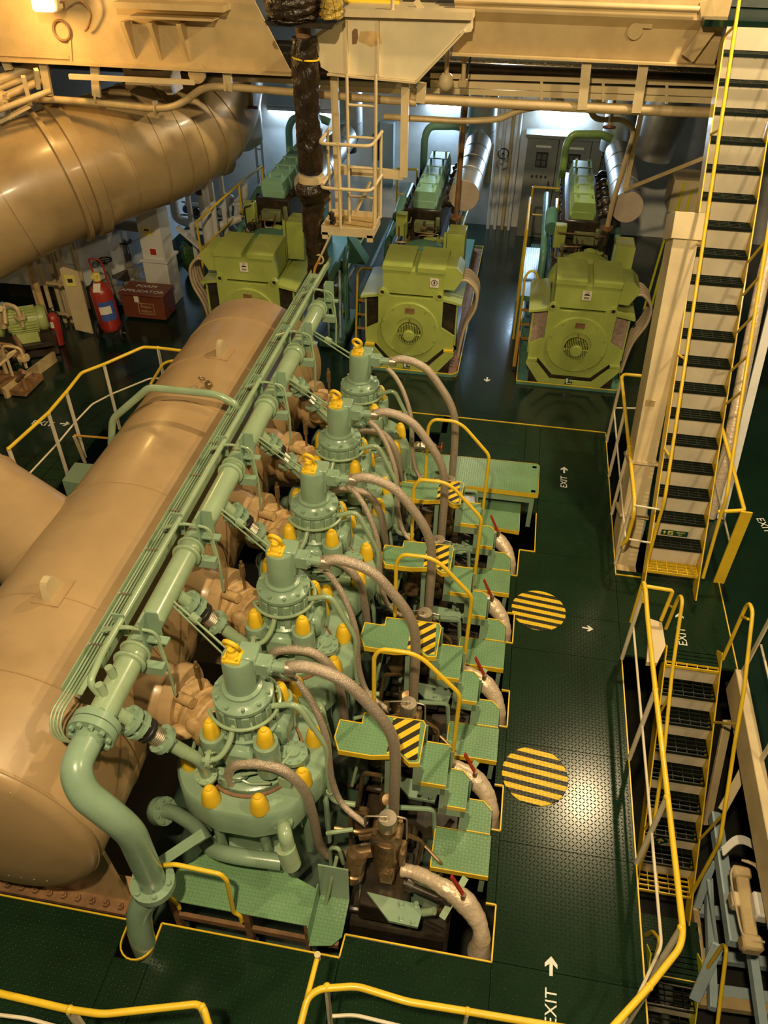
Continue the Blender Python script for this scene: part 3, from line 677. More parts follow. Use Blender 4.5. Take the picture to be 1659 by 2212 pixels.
# ------------------------------------------------------------------ foil wrapped valves
def make_foil():
    a, c = at(722, 1608, Y=3.30), at(806, 1616, Y=3.30)
    t = thing('foil_wrapped_valve', tuple(a), 'drain valve wrapped in crumpled silver foil, '+ORD[0], 'valve', 'foil wrapped valves')
    sp = [a.lerp(c, i/14) for i in range(15)]; rad = [0.042+0.012*math.sin(i*2.3)*0.5+0.018*math.sin(math.pi*i/14) for i in range(15)]; rad[-1] = 0.02
    MB().tube(sp, rad, 14).build('foil_wrap', FOIL, t)
    e = c+V((0.05, 0, 0)); b = MB(); b.cyl(c, e, 0.008, n=8); b.torus(e, (1, 0, 0), 0.05, 0.008, 18, 6)
    for q in ((0, 1, 0), (0, 0, 1)): b.bar(e-V(q)*0.05, e+V(q)*0.05, 0.008, 0.008)
    b.build('hand_wheel', REDM, t); return t
foil = make_foil(); fl0 = foil.location.copy()
for k in range(1, 5): dup(foil, (fl0.x, fl0.y+0.985*k, fl0.z), 'drain valve wrapped in crumpled silver foil, '+ORD[k])

# ------------------------------------------------------------------ step platforms with rails
def tread(b, x0, x1, y0, y1, z, lip=0.055, cut=0.0):
    """folded tread plate: flat top and turned-down lips"""
    poly = [(x0, y0), (x1, y0), (x1, y1-cut), (x1-cut, y1), (x0, y1)] if cut else [(x0, y0), (x1, y0), (x1, y1), (x0, y1)]
    b.prism(poly, (0, 0, z-0.008), (1, 0, 0), (0, 1, 0), (0, 0, 1), 0.008)
    return b
def make_steps():
    t = thing('step_platform', (0, 3.3, 0), 'green tread plate steps with yellow edges and handrail, '+ORD[0], 'steps', 'step platforms between the fuel pumps')
    c3 = lambda a, c_, z: at(650+a/2.95, 1350+c_/2.95, Z=z)
    top = [c3(a, c_, 0.98) for a, c_ in ((250, 605), (390, 628), (405, 562), (780, 612), (795, 640), (752, 882), (690, 882), (635, 828), (560, 832), (450, 835), (240, 800), (215, 715))]
    b = MB(); b.prism([(p_.x, p_.y) for p_ in top], (0, 0, 0.972), (1, 0, 0), (0, 1, 0), (0, 0, 1), 0.008); tp = b.build('top_platform', G_STEP, t)
    hz = [c3(a, c_, 0.98) for a, c_ in ((590, 592), (762, 614), (742, 862), (690, 862), (640, 815), (545, 820))]
    b = MB(); b.prism([(p_.x, p_.y) for p_ in hz], (0, 0, 0.9805), (1, 0, 0), (0, 1, 0), (0, 0, 1), 0.002); b.build('hazard_marking', HAZ, tp)
    def rim(poly, z, part, closed=True, h=0.05):
        b_ = MB(); k = len(poly)
        for i in range(k if closed else k-1):
            a, c_ = V(poly[i]), V(poly[(i+1) % k])
            if (a-c_).length > 1e-4: b_.bar((a.x, a.y, z-0.02), (c_.x, c_.y, z-0.02), 0.008, h)
        return b_
    rim([(p_.x, p_.y) for p_ in top], 0.98, tp).build('edge_bar', YEL, tp)
    Yn, Yf = 3.15, 3.50
    for (x0, x1, z, z2, cut) in ((-0.25, -0.04, 0.73, 0.98, 0.0), (-0.04, 0.13, 0.46, 0.73, 0.05), (0.13, 0.345, 0.15, 0.46, 0.07)):
        yf = Yf if z > 0.5 else (3.47 if z > 0.3 else 3.42)
        s = tread(MB(), x0, x1, Yn, yf, z, cut=cut).build('step', G_STEP, t)
        MB().bb((x0-0.004, Yn, z), (x0+0.004, yf-0.01, z2-0.008)).build('riser', G_ENG, s)
        b = MB()
        for a, c_ in (((x0, Yn), (x1, Yn)),): b.bar((a[0], a[1], z-0.015), (c_[0], c_[1], z-0.015), 0.008, 0.045)
        b.bar((x1-cut, yf, z-0.015), (x0, yf, z-0.015), 0.008, 0.045)
        if cut: b.bar((x1, yf-cut, z-0.015), (x1-cut, yf, z-0.015), 0.008, 0.045)
        b.parts('edge_bar', YEL, s)
        b = MB()                                       # folded stringer cheek on the near side
        b.bb((x0-0.03, Yn-0.004, z-0.12), (x1, Yn+0.004, z-0.035)); b.bb((x0-0.035, Yn-0.004, z-0.12), (x0+0.03, Yn+0.004, z2-0.035))
        b.bb((x0-0.03, yf-0.004, z-0.12), (x1-cut, yf+0.004, z-0.035)); b.bb((x0-0.035, yf-0.004, z-0.12), (x0+0.03, yf+0.004, z2-0.035)); b.parts('cheek', G_ENG, s)
    s = tread(MB(), -0.08, 0.355, 2.82, 3.145, 0.145).build('foot_plate', G_STEP, t)
    b = MB()
    b.bar((-0.08, 2.82, 0.12), (0.355, 2.82, 0.12), 0.008, 0.055); b.bar((-0.08, 2.82, 0.12), (-0.08, 3.145, 0.12), 0.008, 0.055); b.bar((-0.08, 3.145, 0.13), (0.12, 3.145, 0.13), 0.008, 0.03)
    b.build('edge_bar', YEL, s)
    b = MB(); b.bb((0.30, 2.86, -0.2), (0.34, 2.9, 0.13)); b.bb((0.30, 3.36, -0.2), (0.34, 3.40, 0.13)); b.bb((-0.06, 2.86, -0.3), (-0.03, 2.89, 0.13)); b.bb((-0.5, 3.42, -0.3), (-0.46, 3.46, 0.97)); b.bb((-0.5, 3.2, -0.3), (-0.46, 3.24, 0.97))
    b.parts('support_leg', G_ENG, t)
    # handrail on the far side
    q = [at(808, 1535, Y=3.55), at(808, 1418, Y=3.55), at(822, 1402, Y=3.55), at(885, 1410, Y=3.55), at(915, 1424, Y=3.55), at(994, 1500, Y=3.52), at(976, 1645, Y=3.50)]
    MB().tube(q, 0.0165, 12, 0.06).build('handrail', YEL, t)
    return t
steps = make_steps()
for k in range(1, 4): dup(steps, (0, 3.3+0.985*k, 0), 'green tread plate steps with yellow edges and handrail, '+(ORD[k] if k < 3 else 'next to the long end platform'))
# long end platform beyond the last steps
t = thing('end_platform', (0.2, 7.2, 0), 'long green platform with yellow lip across the far end of the steps', 'platform')
c4 = lambda a, c_, z: at(750+a/3.687, 880+c_/3.687, Z=z)
zz = 0.42
pl = [c4(a, c_, zz) for a, c_ in ((440, 345), (1510, 450), (1530, 465), (1520, 690), (740, 600), (420, 570))]
b = MB(); b.prism([(p_.x, p_.y) for p_ in pl], (0, 0, zz-0.012), (1, 0, 0), (0, 1, 0), (0, 0, 1), 0.012); b.build('deck_plate', G_STEP, t)
b = MB()
for i in range(len(pl)): a, c_ = pl[i], pl[(i+1) % len(pl)]; b.bar((a.x, a.y, zz-0.03), (c_.x, c_.y, zz-0.03), 0.008, 0.06)
b.build('edge_bar', YEL, t)
b = MB(); b.bb((pl[3].x-0.08, pl[3].y+0.02, -0.1), (pl[3].x-0.03, pl[3].y+0.06, zz)); b.bb((pl[2].x-0.08, pl[2].y-0.06, 0.0), (pl[2].x-0.03, pl[2].y-0.02, zz)); b.bb((-0.5, 6.95, -0.3), (-0.46, 7.0, zz)); b.bar((-0.45, pl[4].y+0.03, zz-0.11), (pl[3].x-0.05, pl[3].y+0.03, zz-0.11), 0.02, 0.1); b.parts('support_leg', G_ENG, t)
q = [c4(a, c_, 0.15) for a, c_ in ((1048, 715), (1380, 750), (1368, 985), (1050, 930))]
b = MB(); b.prism([(p_.x, p_.y) for p_ in q], (0, 0, 0.138), (1, 0, 0), (0, 1, 0), (0, 0, 1), 0.012); lp = b.build('lower_plate', G_STEP, t)
b = MB()
for i in range(4): a, c_ = q[i], q[(i+1) % 4]; b.bar((a.x, a.y, 0.12), (c_.x, c_.y, 0.12), 0.008, 0.05)
b.build('edge_bar', YEL, lp)

# ------------------------------------------------------------------ front platform of the engine
t = thing('front_platform', (-1.35, 2.45, 0), 'green tread plate platform with yellow hoop at the near end of the engine', 'platform')
MB().prism([(-1.93, 2.20), (-0.86, 2.20), (-0.86, 2.46), (-1.05, 2.52), (-1.45, 2.62), (-1.60, 2.72), (-1.72, 2.72), (-1.80, 2.5), (-1.90, 2.42)], (0, 0, 0.25), (1, 0, 0), (0, 1, 0), (0, 0, 1), 0.01).build('upper_plate', G_STEP, t)
MB().bb((-0.87, 2.19, 0.02), (-0.86, 2.50, 0.255)).build('riser', G_STEP, t)
MB().prism([(-0.86, 2.16), (-0.70, 2.19), (-0.64, 2.26), (-0.64, 2.52), (-0.86, 2.55)], (0, 0, 0.02), (1, 0, 0), (0, 1, 0), (0, 0, 1), 0.01).build('lower_plate', G_STEP, t)
MB().bb((-0.86, 2.52, 0.02), (-0.64, 2.53, 0.5), 0).build('back_plate', G_ENG, t)
b = MB(); b.bb((-1.9, 2.21, -0.3), (-1.86, 2.25, 0.25)); b.bb((-1.35, 2.21, -0.3), (-1.30, 2.25, 0.25)); b.bb((-0.9, 2.21, -0.3), (-0.87, 2.25, 0.25)); b.bar((-1.9, 2.23, -0.05), (-0.66, 2.23, -0.05), 0.03, 0.06); b.parts('support_frame', RUST, t)
q = [at(390, 1962, Z=0.26), at(383, 1952, Z=0.27), at(368, 1940, Z=0.30), at(344, 1880, Z=0.62), at(352, 1868, Z=0.66), at(376, 1866, Z=0.68), at(478, 1888, Z=0.66), at(492, 1905, Z=0.60), at(505, 1972, Z=0.30), at(520, 1980, Z=0.27), at(522, 1992, Z=0.22)]
q = [at(388, 1962, Y=2.2), at(384, 1952, Y=2.2), at(366, 1938, Y=2.2), at(343, 1882, Y=2.18), at(350, 1869, Y=2.18), at(378, 1867, Y=2.18), at(476, 1888, Y=2.18), at(490, 1902, Y=2.18), at(504, 1970, Y=2.19), at(520, 1978, Y=2.2), at(522, 1990, Y=2.2)]
MB().tube(q, 0.0155, 12, 0.03).build('hoop_rail', YEL, t)
b = MB(); a, c_ = at(290, 1900, Y=2.14), at(440, 1800, Y=2.42); b.bar(a, c_, 0.07, 0.012, up=(0, -0.5, 1)); b.bar(a-V((0, 0, 0.03)), c_-V((0, 0, 0.03)), 0.012, 0.07, up=(0, -0.5, 1)); b.build('brace', G_ENG, t)
# ================================================================== exhaust gas receiver
RX, RZ, RR = -2.97, 1.14, 0.79
t = thing('exhaust_receiver', (RX, 5.2, 0), 'huge tan insulated exhaust gas receiver lying beside the cylinder heads', 'exhaust receiver')
prof = [(0.0001, -0.10), (0.25, -0.095), (0.5, -0.07), (0.70, -0.03), (0.765, -0.008), (0.79, 0.03), (0.79, 6.2), (0.77, 6.24), (0.5, 6.30), (0.0001, 6.32)]
MB().lathe(prof, (RX, 2.08, RZ), (0, 1, 0), 72).build('shell', BROWN, t)
for yy in (2.12, 2.75, 3.42, 4.72, 6.02, 6.87, 7.78):
    MB().lathe([(0.79, -0.012), (0.797, -0.008), (0.797, 0.008), (0.79, 0.012)], (RX, yy, RZ), (0, 1, 0), 72).build('cladding_seam', BROWN, t)
# sheet joints on the near end, with rivets
b = MB()
for (x0, z0, x1, z1) in ((-3.2, 1.25, -2.55, 1.72), (-3.3, 0.72, -2.62, 0.62)):
    d = V((x1-x0, 0, z1-z0))
    for i in range(9):
        u = i/8; x_, z_ = x0+(x1-x0)*u, z0+(z1-z0)*u; rr = math.hypot(x_-RX, z_-RZ); yy = 2.08-0.10*max(0, 1-(rr/0.79)**2.2)
        b.sphere((x_, yy-0.002, z_), 0.008, 8, 5)
b.parts('rivet', BROWN, t)
for (xa, ya, rot) in ((at(118, 1285, Z=1.9).x, at(118, 1285, Z=1.9).y, 0), (at(480, 768, Z=1.9).x, at(480, 768, Z=1.9).y, 0)):
    zt = RZ+math.sqrt(max(0.01, RR*RR-(xa-RX)**2)); nrm = V((xa-RX, 0, zt-RZ)).normalized(); tg = V((-nrm.z, 0, nrm.x))
    o = V((xa, ya, zt)); pl = MB().prism([(-0.13, -0.10), (0.13, -0.10), (0.13, 0.10), (-0.13, 0.10)], o-nrm*0.004, V((0, 1, 0)), tg, nrm, 0.012).build('lug_pad', BROWN, t)
    b = MB(); ex = V((0, 1, 0)); b.prism([(-0.10, 0), (0.10, 0), (0.02, 0.15), (-0.02, 0.17), (-0.07, 0.165), (-0.09, 0.13)], o-tg*0.025, ex, nrm, tg, 0.05); b.build('lifting_lug', CREAM, t)
# near foot with bolted flange
b = MB(); b.prism([(-3.35, 0.0), (-2.25, 0.0), (-2.30, 0.75), (-3.4, 0.75)], (0, 2.24, 0), (1, 0, 0), (0, 0, 1), (0, 1, 0), 0.03); b.bb((-3.5, 2.2, -0.30), (-2.22, 2.42, -0.02)); b.build('foot', BROWN, t)
b = MB(); b.bb((-3.5, 2.14, -0.04), (-2.24, 2.30, 0.0)); ft = b.build('foot_flange', RUST, t)
for i in range(10):
    x_ = -3.30+0.112*i; MB().cyl((x_, 2.185, 0.0), (x_, 2.185, 0.035), 0.026, n=6).cyl((x_, 2.185, 0.03), (x_, 2.185, 0.06), 0.014, n=8).build('bolt', RUST, ft)
for yy in (4.7, 7.6): MB().bb((-3.5, yy, -0.3), (-2.4, yy+0.15, 0.6)).build('foot', BROWN, t)
# ------------------------------------------------------------------ exhaust branch from each cylinder head
def make_branch():
    y = CY0
    t = thing('exhaust_branch', (-2.0, y, 1.2), 'tan exhaust branch with stained lagging between receiver and cylinder head, '+ORD[0], 'exhaust pipe', 'exhaust branches')
    MB().lathe([(0.235, -0.10), (0.25, 0.12), (0.21, 0.20), (0.20, 0.25)], (-2.30, y+0.18, 1.30), (1, -0.12, 0.0), 32).build('branch_pipe', BROWN, t)
    MB().lathe([(0.20, 0.20), (0.255, 0.205), (0.26, 0.215), (0.26, 0.295), (0.25, 0.305), (0.18, 0.31), (0.17, 0.33)], (-2.24, y+0.17, 1.30), (1, -0.12, 0.0), 32).build('clamp_ring', BROWN, t)
    pts = [V((-1.93, y+0.13, 1.30)), V((-1.84, y+0.08, 1.30)), V((-1.76, y+0.04, 1.29)), V((-1.66, y, 1.28))]
    sp = spline(pts, 6); rad = [0.185+0.007*math.sin(i*2.1)+0.008*math.sin(i*0.9) for i in range(len(sp))]
    MB().tube(sp, rad, 28).build('lagging', LAG, t)
    b = MB(); b.cyl((-1.93, y+0.02, 1.5), (-1.80, y-0.03, 1.52), 0.04, n=10); b.sphere((-1.78, y-0.10, 1.36), 0.07, 16, 12, (1.1, 0.8, 1.2)); b.sphere((-1.88, y-0.12, 1.30), 0.07, 16, 12, (1.3, 0.8, 0.8)); b.parts('lagging_bulge', LAG, t)
    b = MB(); b.cyl((-1.80, y+0.12, 1.45), (-1.80, y+0.12, 1.78), 0.012, n=8); b.cyl((-1.80, y+0.12, 1.62), (-1.80, y+0.12, 1.74), 0.022, n=10); b.box((-1.86, y-0.02, 1.5), (0.06, 0.03, 0.03)); b.build('thermometer', BRONZE, t)
    return t
br = make_branch()
for k in range(1, 5): dup(br, (-2.0, CY0+PITCHY*k, 1.2), 'tan exhaust branch with stained lagging between receiver and cylinder head, '+ORD[k])
# ------------------------------------------------------------------ cooling water main and its front drop
PX, PZ = -2.09, 2.05
t = thing('cooling_water_main', (PX, 5, 0), 'long pale green cooling water pipe running along the cylinder heads', 'pipe')
MB().cyl((PX, 2.30, PZ), (PX, 8.0, PZ), 0.085, n=24).build('main_pipe', G_LITE, t)
q = [V((PX, 2.30, PZ)), V((-2.09, 2.06, 2.08)), V((-1.885, 2.06, 1.70)), V((-1.865, 2.10, 0.80)), V((-1.975, 2.06, 0.52)), V((-2.03, 2.0, 0.12)), V((-2.035, 1.99, -0.4))]
q = [V((PX, 2.32, PZ)), V((-2.08, 2.10, 2.06)), V((-2.03, 2.03, 1.93)), V((-1.90, 2.03, 1.72)), V((-1.845, 2.06, 1.5)), V((-1.865, 2.10, 0.80)), V((-1.87, 2.09, 0.66)), V((-2.0, 2.04, 0.44)), V((-2.03, 1.99, 0.14)), V((-2.035, 1.98, -0.4))]
MB().tube(q, 0.088, 20, 0.12, seg=6).build('drop_pipe', G_ENG, t)
MB().flange((PX, 2.335, PZ), (0, 1, 0), 0.145, 0.05, 10, 28).build('flange', G_ENG, t); MB().flange((PX, 2.39, PZ), (0, 1, 0), 0.145, 0.045, 10, 28).build('flange', G_ENG, t)
MB().flange((-1.865, 2.10, 0.74), (0, 0, 1), 0.145, 0.06, 6, 24).build('flange', G_ENG, t)
for yy in (2.55, 2.68): MB().cyl((PX, yy, PZ+0.05), (PX-0.02, yy, PZ+0.17), 0.025, n=12).build('stub', G_LITE, t)
for k in range(6):
    yy = 2.86+PITCHY*k
    if yy < 8: MB().torus((PX, yy, PZ), (0, 1, 0), 0.092, 0.016, 24, 8).torus((PX, yy+0.09, PZ), (0, 1, 0), 0.092, 0.012, 24, 8).parts('pipe_clamp', G_LITE, t)
# bracket posts that carry pipe and cable tray
def make_bracket():
    y = 3.0
    t = thing('pipe_bracket', (PX, y, 1.5), 'green bracket post holding the cooling pipe and cable tray, '+ORD[0], 'bracket', 'pipe brackets over the cylinder heads')
    b = MB(); b.bb((PX+0.07, y-0.05, 2.02), (PX+0.085, y+0.05, 2.34)); b.bb((PX+0.07, y+0.04, 2.02), (PX+0.16, y+0.05, 2.34)); b.bb((PX-0.14, y+0.02, 2.10), (PX-0.06, y+0.03, 2.30)); b.parts('post', G_ENG, t)
    b = MB(); b.bb((PX-0.02, y-0.03, 2.13), (PX+0.22, y+0.03, 2.145)); b.bb((PX+0.05, y-0.12, 1.93), (PX+0.20, y-0.06, 2.0)); b.parts('shelf', G_ENG, t)
    b = MB(); b.tube([(PX-0.20, y-0.05, 2.2), (PX-0.02, y-0.06, 2.29), (PX+0.16, y-0.02, 2.24), (PX+0.20, y-0.05, 1.9), (PX+0.18, y-0.02, 1.6)], 0.011, 8, 0.06); b.tube([(PX-0.20, y-0.02, 2.2), (PX-0.02, y-0.03, 2.27), (PX+0.13, y+0.0, 2.21), (PX+0.17, y-0.02, 1.9)], 0.008, 8, 0.06); b.parts('signal_pipe', G_LITE, t)
    return t
bk = make_bracket()
for k in range(1, 6): dup(bk, (PX, 3.0+PITCHY*k, 1.5), 'green bracket post holding the cooling pipe and cable tray, '+(ORD[k] if k < 4 else ('fifth from the viewer' if k == 4 else 'at the far end')))
# branch with bellows from the main down to each head
def make_drop():
    y = CY0; t = thing('cooling_branch', (-1.95, y-0.4, 1.2), 'green cooling branch with bellows and flanges at the head, '+ORD[0], 'pipe', 'cooling branches')
    a, c = V((PX+0.06, 2.52, 2.0)), V((-1.72, 2.62, 1.52)); d = (c-a).normalized(); Lc = (c-a).length
    MB().cyl(a, c, 0.045, n=14).build('branch_pipe', G_LITE, t)
    b = MB(); [MB().flange(a+d*Lc*u_, d, 0.095, w_, 6).build('flange', G_ENG, t) for u_, w_ in ((0.18, 0.035), (0.30, 0.03), (0.66, 0.04))]
    MB().lathe([(0.075, 0), (0.075, 0.035), (0.08, 0.04), (0.08, 0.065)], a+d*Lc*0.34, d, 18).build('rubber_joint', BLACK, t)
    b = MB()
    for i in range(8): b.torus(a+d*(Lc*0.44+i*0.014), d, 0.052, 0.008, 18, 6)
    b.build('bellows', STEEL, t)
    q = [c, V((-1.66, 2.64, 1.44)), V((-1.64, 2.66, 1.35)), V((-1.66, 2.72, 1.05)), V((-1.68, 2.74, 0.9)), V((-1.60, 2.80, 0.88))]
    b = MB().tube(q, 0.042, 14, 0.05); b.flange((-1.655, 2.70, 1.15), (-0.05, 0.2, -1), 0.08, 0.03, 6); b.build('elbow', G_LITE, t)
    b = MB(); b.flange((-1.58, 2.66, 1.42), (1, 0.1, 0), 0.06, 0.03, 5); b.tube([(-1.66, 2.64, 1.42), (-1.52, 2.66, 1.42), (-1.46, 2.74, 1.5), (-1.44, 2.9, 1.66)], 0.02, 10, 0.06); b.build('vent_pipe', G_LITE, t)
    b = MB(); b.bar(V((-2.04, CY0+0.40, 2.06)), V((CX-0.10, CY0+0.10, 1.98)), 0.012, 0.012); b.bar(V((-2.02, CY0+0.37, 2.03)), V((CX-0.10, CY0+0.06, 1.95)), 0.010, 0.010); b.cyl(V((-1.86, CY0+0.31, 2.02)), V((-1.80, CY0+0.28, 2.01)), 0.03, n=10); b.parts('signal_line', G_LITE, t)
    return t
dr = make_drop(); dl = dr.location.copy()
for k in range(1, 5): dup(dr, (dl.x, dl.y+PITCHY*k, dl.z), 'green cooling branch with bellows and flanges at the head, '+ORD[k])
# signal pipe rising alongside at the near end, and cable tray
t = thing('cable_tray', (-2.3, 5.6, 2.0), 'narrow green cable tray with thin cables along the receiver top', 'cable tray')
b = MB(); b.bb((-2.37, 2.55, 2.08), (-2.25, 8.75, 2.088)); b.bb((-2.374, 2.55, 2.08), (-2.368, 8.75, 2.13)); b.build('tray', G_LITE, t)
b = MB(); b.bb((-2.235, 2.75, 2.10), (-2.20, 9.1, 2.15)); b.build('angle_rail', G_LITE, t)
b = MB()
for i in range(4):
    x_ = -2.35+0.022*i; b.tube(spline([(x_, 8.6, 2.10), (x_+0.005, 6.0, 2.105), (x_-0.004, 4.0, 2.10), (x_, 2.7, 2.105), (x_-0.03, 2.40, 2.05), (x_+0.03, 2.33, 1.92), (x_+0.16, 2.45, 1.80)], 6), 0.007, 6)
b.parts('cable', G_LITE, t)
b = MB()
for i in range(13): b.bb((-2.372, 2.9+0.45*i, 2.112), (-2.25, 2.915+0.45*i, 2.118))
b.parts('cable_tie', STEEL, t)
b = MB(); b.tube([(-2.13, 2.55, 2.12), (-2.17, 2.55, 2.22), (-2.17, 2.75, 2.26), (-2.16, 8.6, 2.26)], 0.022, 10, 0.05); tag(b.build('drain_line', G_LITE), 'thin green drain pipe lying above the cooling water main', 'pipe')
# handrail pipe that arches over the receiver
q = [at(240, 960, Y=5.75), at(243, 905, Y=5.75), at(318, 840, Y=5.75), at(330, 838, Y=5.75), at(470, 852, Y=5.75), at(515, 876, Y=5.75), at(520, 930, Y=5.75)]
tag(MB().tube(q, 0.034, 12, 0.08).build('arched_pipe', G_LITE), 'pale green pipe bent over the middle of the exhaust receiver', 'pipe')
# small valve cluster on the receiver
b = MB(); o = at(452, 842, Z=1.90); b.cyl(o, o+V((0, 0, 0.10)), 0.018, n=10); b.torus(o+V((-0.06, 0, 0.12)), (0.3, 0.2, 1), 0.03, 0.007, 14, 6); b.box(o+V((0, 0, 0.06)), (0.07, 0.05, 0.05), None, 0.01)
tag(b.build('drain_cock', BRONZE), 'small drain cock with hand wheel on top of the receiver', 'valve')
# ------------------------------------------------------------------ duct stub at far left of the receiver
t = thing('exhaust_outlet_duct', (-4.5, 4.5, 0), 'tan sheet clad exhaust outlet duct rising from the receiver at the left edge', 'duct')
a, c = V((-3.35, 4.35, 1.18)), V((-5.35, 4.95, 1.86)); d = (c-a).normalized()
MB().cyl(a, c, 0.46, n=44).build('duct_shell', BROWN, t)
MB().lathe([(0.46, 0), (0.475, 0.005), (0.475, 0.03), (0.46, 0.035)], a+d*1.15, d, 44).build('cladding_seam', BROWN, t)
MB().lathe([(0.46, 0), (0.60, 0.02), (0.62, 0.30), (0.60, 0.9)], c-d*0.45, d, 44).build('outlet_collar', BROWN, t)
# ================================================================== inclined ladders
def flight(label, xl, xr, Y0, z0, g, h, n, rails=(), rods=(), first_yellow=True, last_yellow=False, group='inclined ladders', top_plate=False):
    """n treads; tread k lies at Y0+g*k, z0+h*k, rising away from the viewer"""
    t = thing('inclined_ladder', ((xl+xr)/2, Y0, z0), label, 'stairs', group)
    W = xr-xl-0.02; xc = (xl+xr)/2
    def tread_mesh():
        b = MB(); D = g+0.02
        for i in range(5): b.bb((xl+0.01, -0.02+i*(D/4)-0.004, -0.026), (xr-0.01, -0.02+i*(D/4)+0.004, 0.0))
        for i in range(6): x_ = xl+0.014+(W-0.008)*i/5; b.bb((x_-0.003, -0.02, -0.022), (x_+0.003, -0.02+D, -0.003))
        b.bb((xl+0.01, -0.028, -0.032), (xr-0.01, -0.018, 0.002)); return b
    tm = tread_mesh().mesh('tread'); tm.materials.append(GRATE)
    ty = tread_mesh().mesh('tread'); ty.materials.append(YEL)
    rm = MB().bb((xl+0.01, -0.003, 0.002), (xr-0.01, 0.003, h-0.03)).mesh('riser'); rm.materials.append(RISER)
    for k in range(1, n+1):
        y_ = Y0+g*k; z_ = z0+h*k
        o = bpy.data.objects.new('tread', ty if (k == 1 and first_yellow) or (k == n and last_yellow) else tm); COL.objects.link(o); o.parent = t
        o.location = (-xc, y_-Y0, h*k)
        if k < n or top_plate:
            o = bpy.data.objects.new('riser', rm); COL.objects.link(o); o.parent = t; o.location = (-xc, y_-Y0+g-0.004, h*k)
    for x_ in (xl, xr):
        a, c = V((x_, Y0-0.03, z0+0.02)), V((x_, Y0+g*(n+0.6), z0+h*(n+0.6)))
        sh = V((0, h, -g)).normalized()*0.075
        MB().bar(a+sh, c+sh, 0.012, 0.17).build('stringer', YEL if first_yellow else LIMEY, t)
    for q, fil in rails: MB().tube(q, 0.0175, 12, fil).build('handrail', YEL, t)
    b = MB()
    for a, c in rods: b.cyl(a, c, 0.013, n=8)
    b.parts('rail_stay', YEL, t)
    return t
XL, XR = 1.753, 2.287
cu = lambda a, c_, X: at(1250+a/4.022, 750+c_/4.022, X=X)
rl = [cu(575, 1950, XL), cu(690, 1520, XL), cu(745, 1340, XL), cu(785, 1075, XL), at(1597, 0, X=XL+0.0), at(1610, -90, X=XL)]
rr = [cu(1080, 2005, XR), cu(1240, 1440, XR), cu(1282, 1320, XR), cu(1420, 420, XR), at(1659, 500, X=XR), at(1720, 80, X=XR)]
def on_rail(q, i, u): return V(q[i]).lerp(V(q[i+1]), u)
def foot(p_, x_):
    """nearest stringer point below a rail point"""
    y_ = p_.y+0.35; k = (y_-6.187)/0.149; return V((x_, y_, 0.225*k+0.03))
rods = []
for q, x_ in ((rl, XL), (rr, XR)):
    for u in (0.03, 0.25, 0.5, 0.74, 0.95): p_ = on_rail(q, 3, u); rods.append((p_, foot(p_, x_)))
upper = flight('long cream inclined ladder with dark grating treads and yellow handrails, upper flight', XL, XR, 6.187, 0.0, 0.149, 0.225, 20, [(rl, 0.12), (rr, 0.12)], rods, top_plate=True)
# exit sign on the second riser
yr = 6.187+0.149*3-0.012
a = at(1430, 1143, Y=yr); c = at(1484, 1160, Y=yr); sg = MB().bb((a.x, yr-0.004, c.z-0.0), (c.x, yr, a.z)).build('exit_sign', LGRN, upper)
zc = (a.z+c.z)/2; w_ = c.x-a.x; hh = a.z-c.z
b = MB(); arrow(b, (a.x+w_*0.12, yr-0.0045, zc), (0, 0, 1), (-1, 0, 0), hh*0.72, 0.001)
b.bb((a.x+w_*0.25, yr-0.0055, zc-hh*0.36), (a.x+w_*0.44, yr-0.0045, zc+hh*0.36)); b.build('pictogram', LYEL, sg)
b = MB(); b.prism([(-.3, .45), (0.1, .1), (0.4, .3), (0.5, .2), (.15, -.1), (.3, -.45), (.15, -.45), (-.05, -.15), (-.35, -.4), (-.45, -.3), (-.15, .1)], (a.x+w_*0.345, yr-0.0056, zc), V((1, 0, 0))*hh*0.7, V((0, 0, 1))*hh*0.7, V((0, -1, 0)), 0.001); b.build('running_figure', LGRN, sg)
text_mb('安全出口', hh*0.33, (a.x+w_*0.72, yr-0.0045, zc+hh*0.17), (1, 0, 0), (0, 0, 1), 0.001).build('lettering', LYEL, sg)
text_mb('EXIT', hh*0.30, (a.x+w_*0.72, yr-0.0045, zc-hh*0.25), (1, 0, 0), (0, 0, 1), 0.001).build('lettering', LYEL, sg)
# deck at the head of the upper flight
slab_top = MB().bb((1.55, 9.36, 4.68), (4.2, 11.5, 4.74)).build('ceiling_deck_head', DECK); struct(slab_top)
# lower flight, descending towards the viewer from the landing
x0, x1 = 1.896, 2.411
c5 = lambda a, c_, X: at(1250+a/2.186, 1200+c_/2.186, X=X)
rl2 = [c5(412, 345, x0), c5(468, 205, x0), c5(482, 188, x0), c5(490, 215, x0), c5(440, 560, x0), c5(400, 960, x0), c5(350, 1300, x0), c5(282, 1480, x0)]
rr2 = [c5(680, 490, x1), c5(790, 240, x1), c5(808, 225, x1), c5(822, 265, x1), c5(780, 640, x1), c5(735, 900, x1), c5(668, 1350, x1), c5(530, 1605, x1)]
zk = lambda k: (5.275-0.175*k, -0.211*k)
rods = [(rl2[4].lerp(rl2[5], 0.25), V((x0, 4.93, -0.36))), (rr2[4].lerp(rr2[5], 0.6), V((x1, 4.93, -0.36))), (rl2[5].lerp(rl2[6], 0.7), V((x0, 4.2, -1.2))), (rr2[5].lerp(rr2[6], 0.7), V((x1, 4.2, -1.2))), (c5(425, 235, x0), c5(450, 250, x0)), (c5(775, 290, x1), c5(800, 300, x1))]
lower = flight('short inclined ladder with dark grating treads going down from the walkway landing', x0, x1, 5.275-0.175*9, -0.211*9, 0.175, 0.211, 9, [(rl2, 0.05), (rr2, 0.05)], rods, True, True)
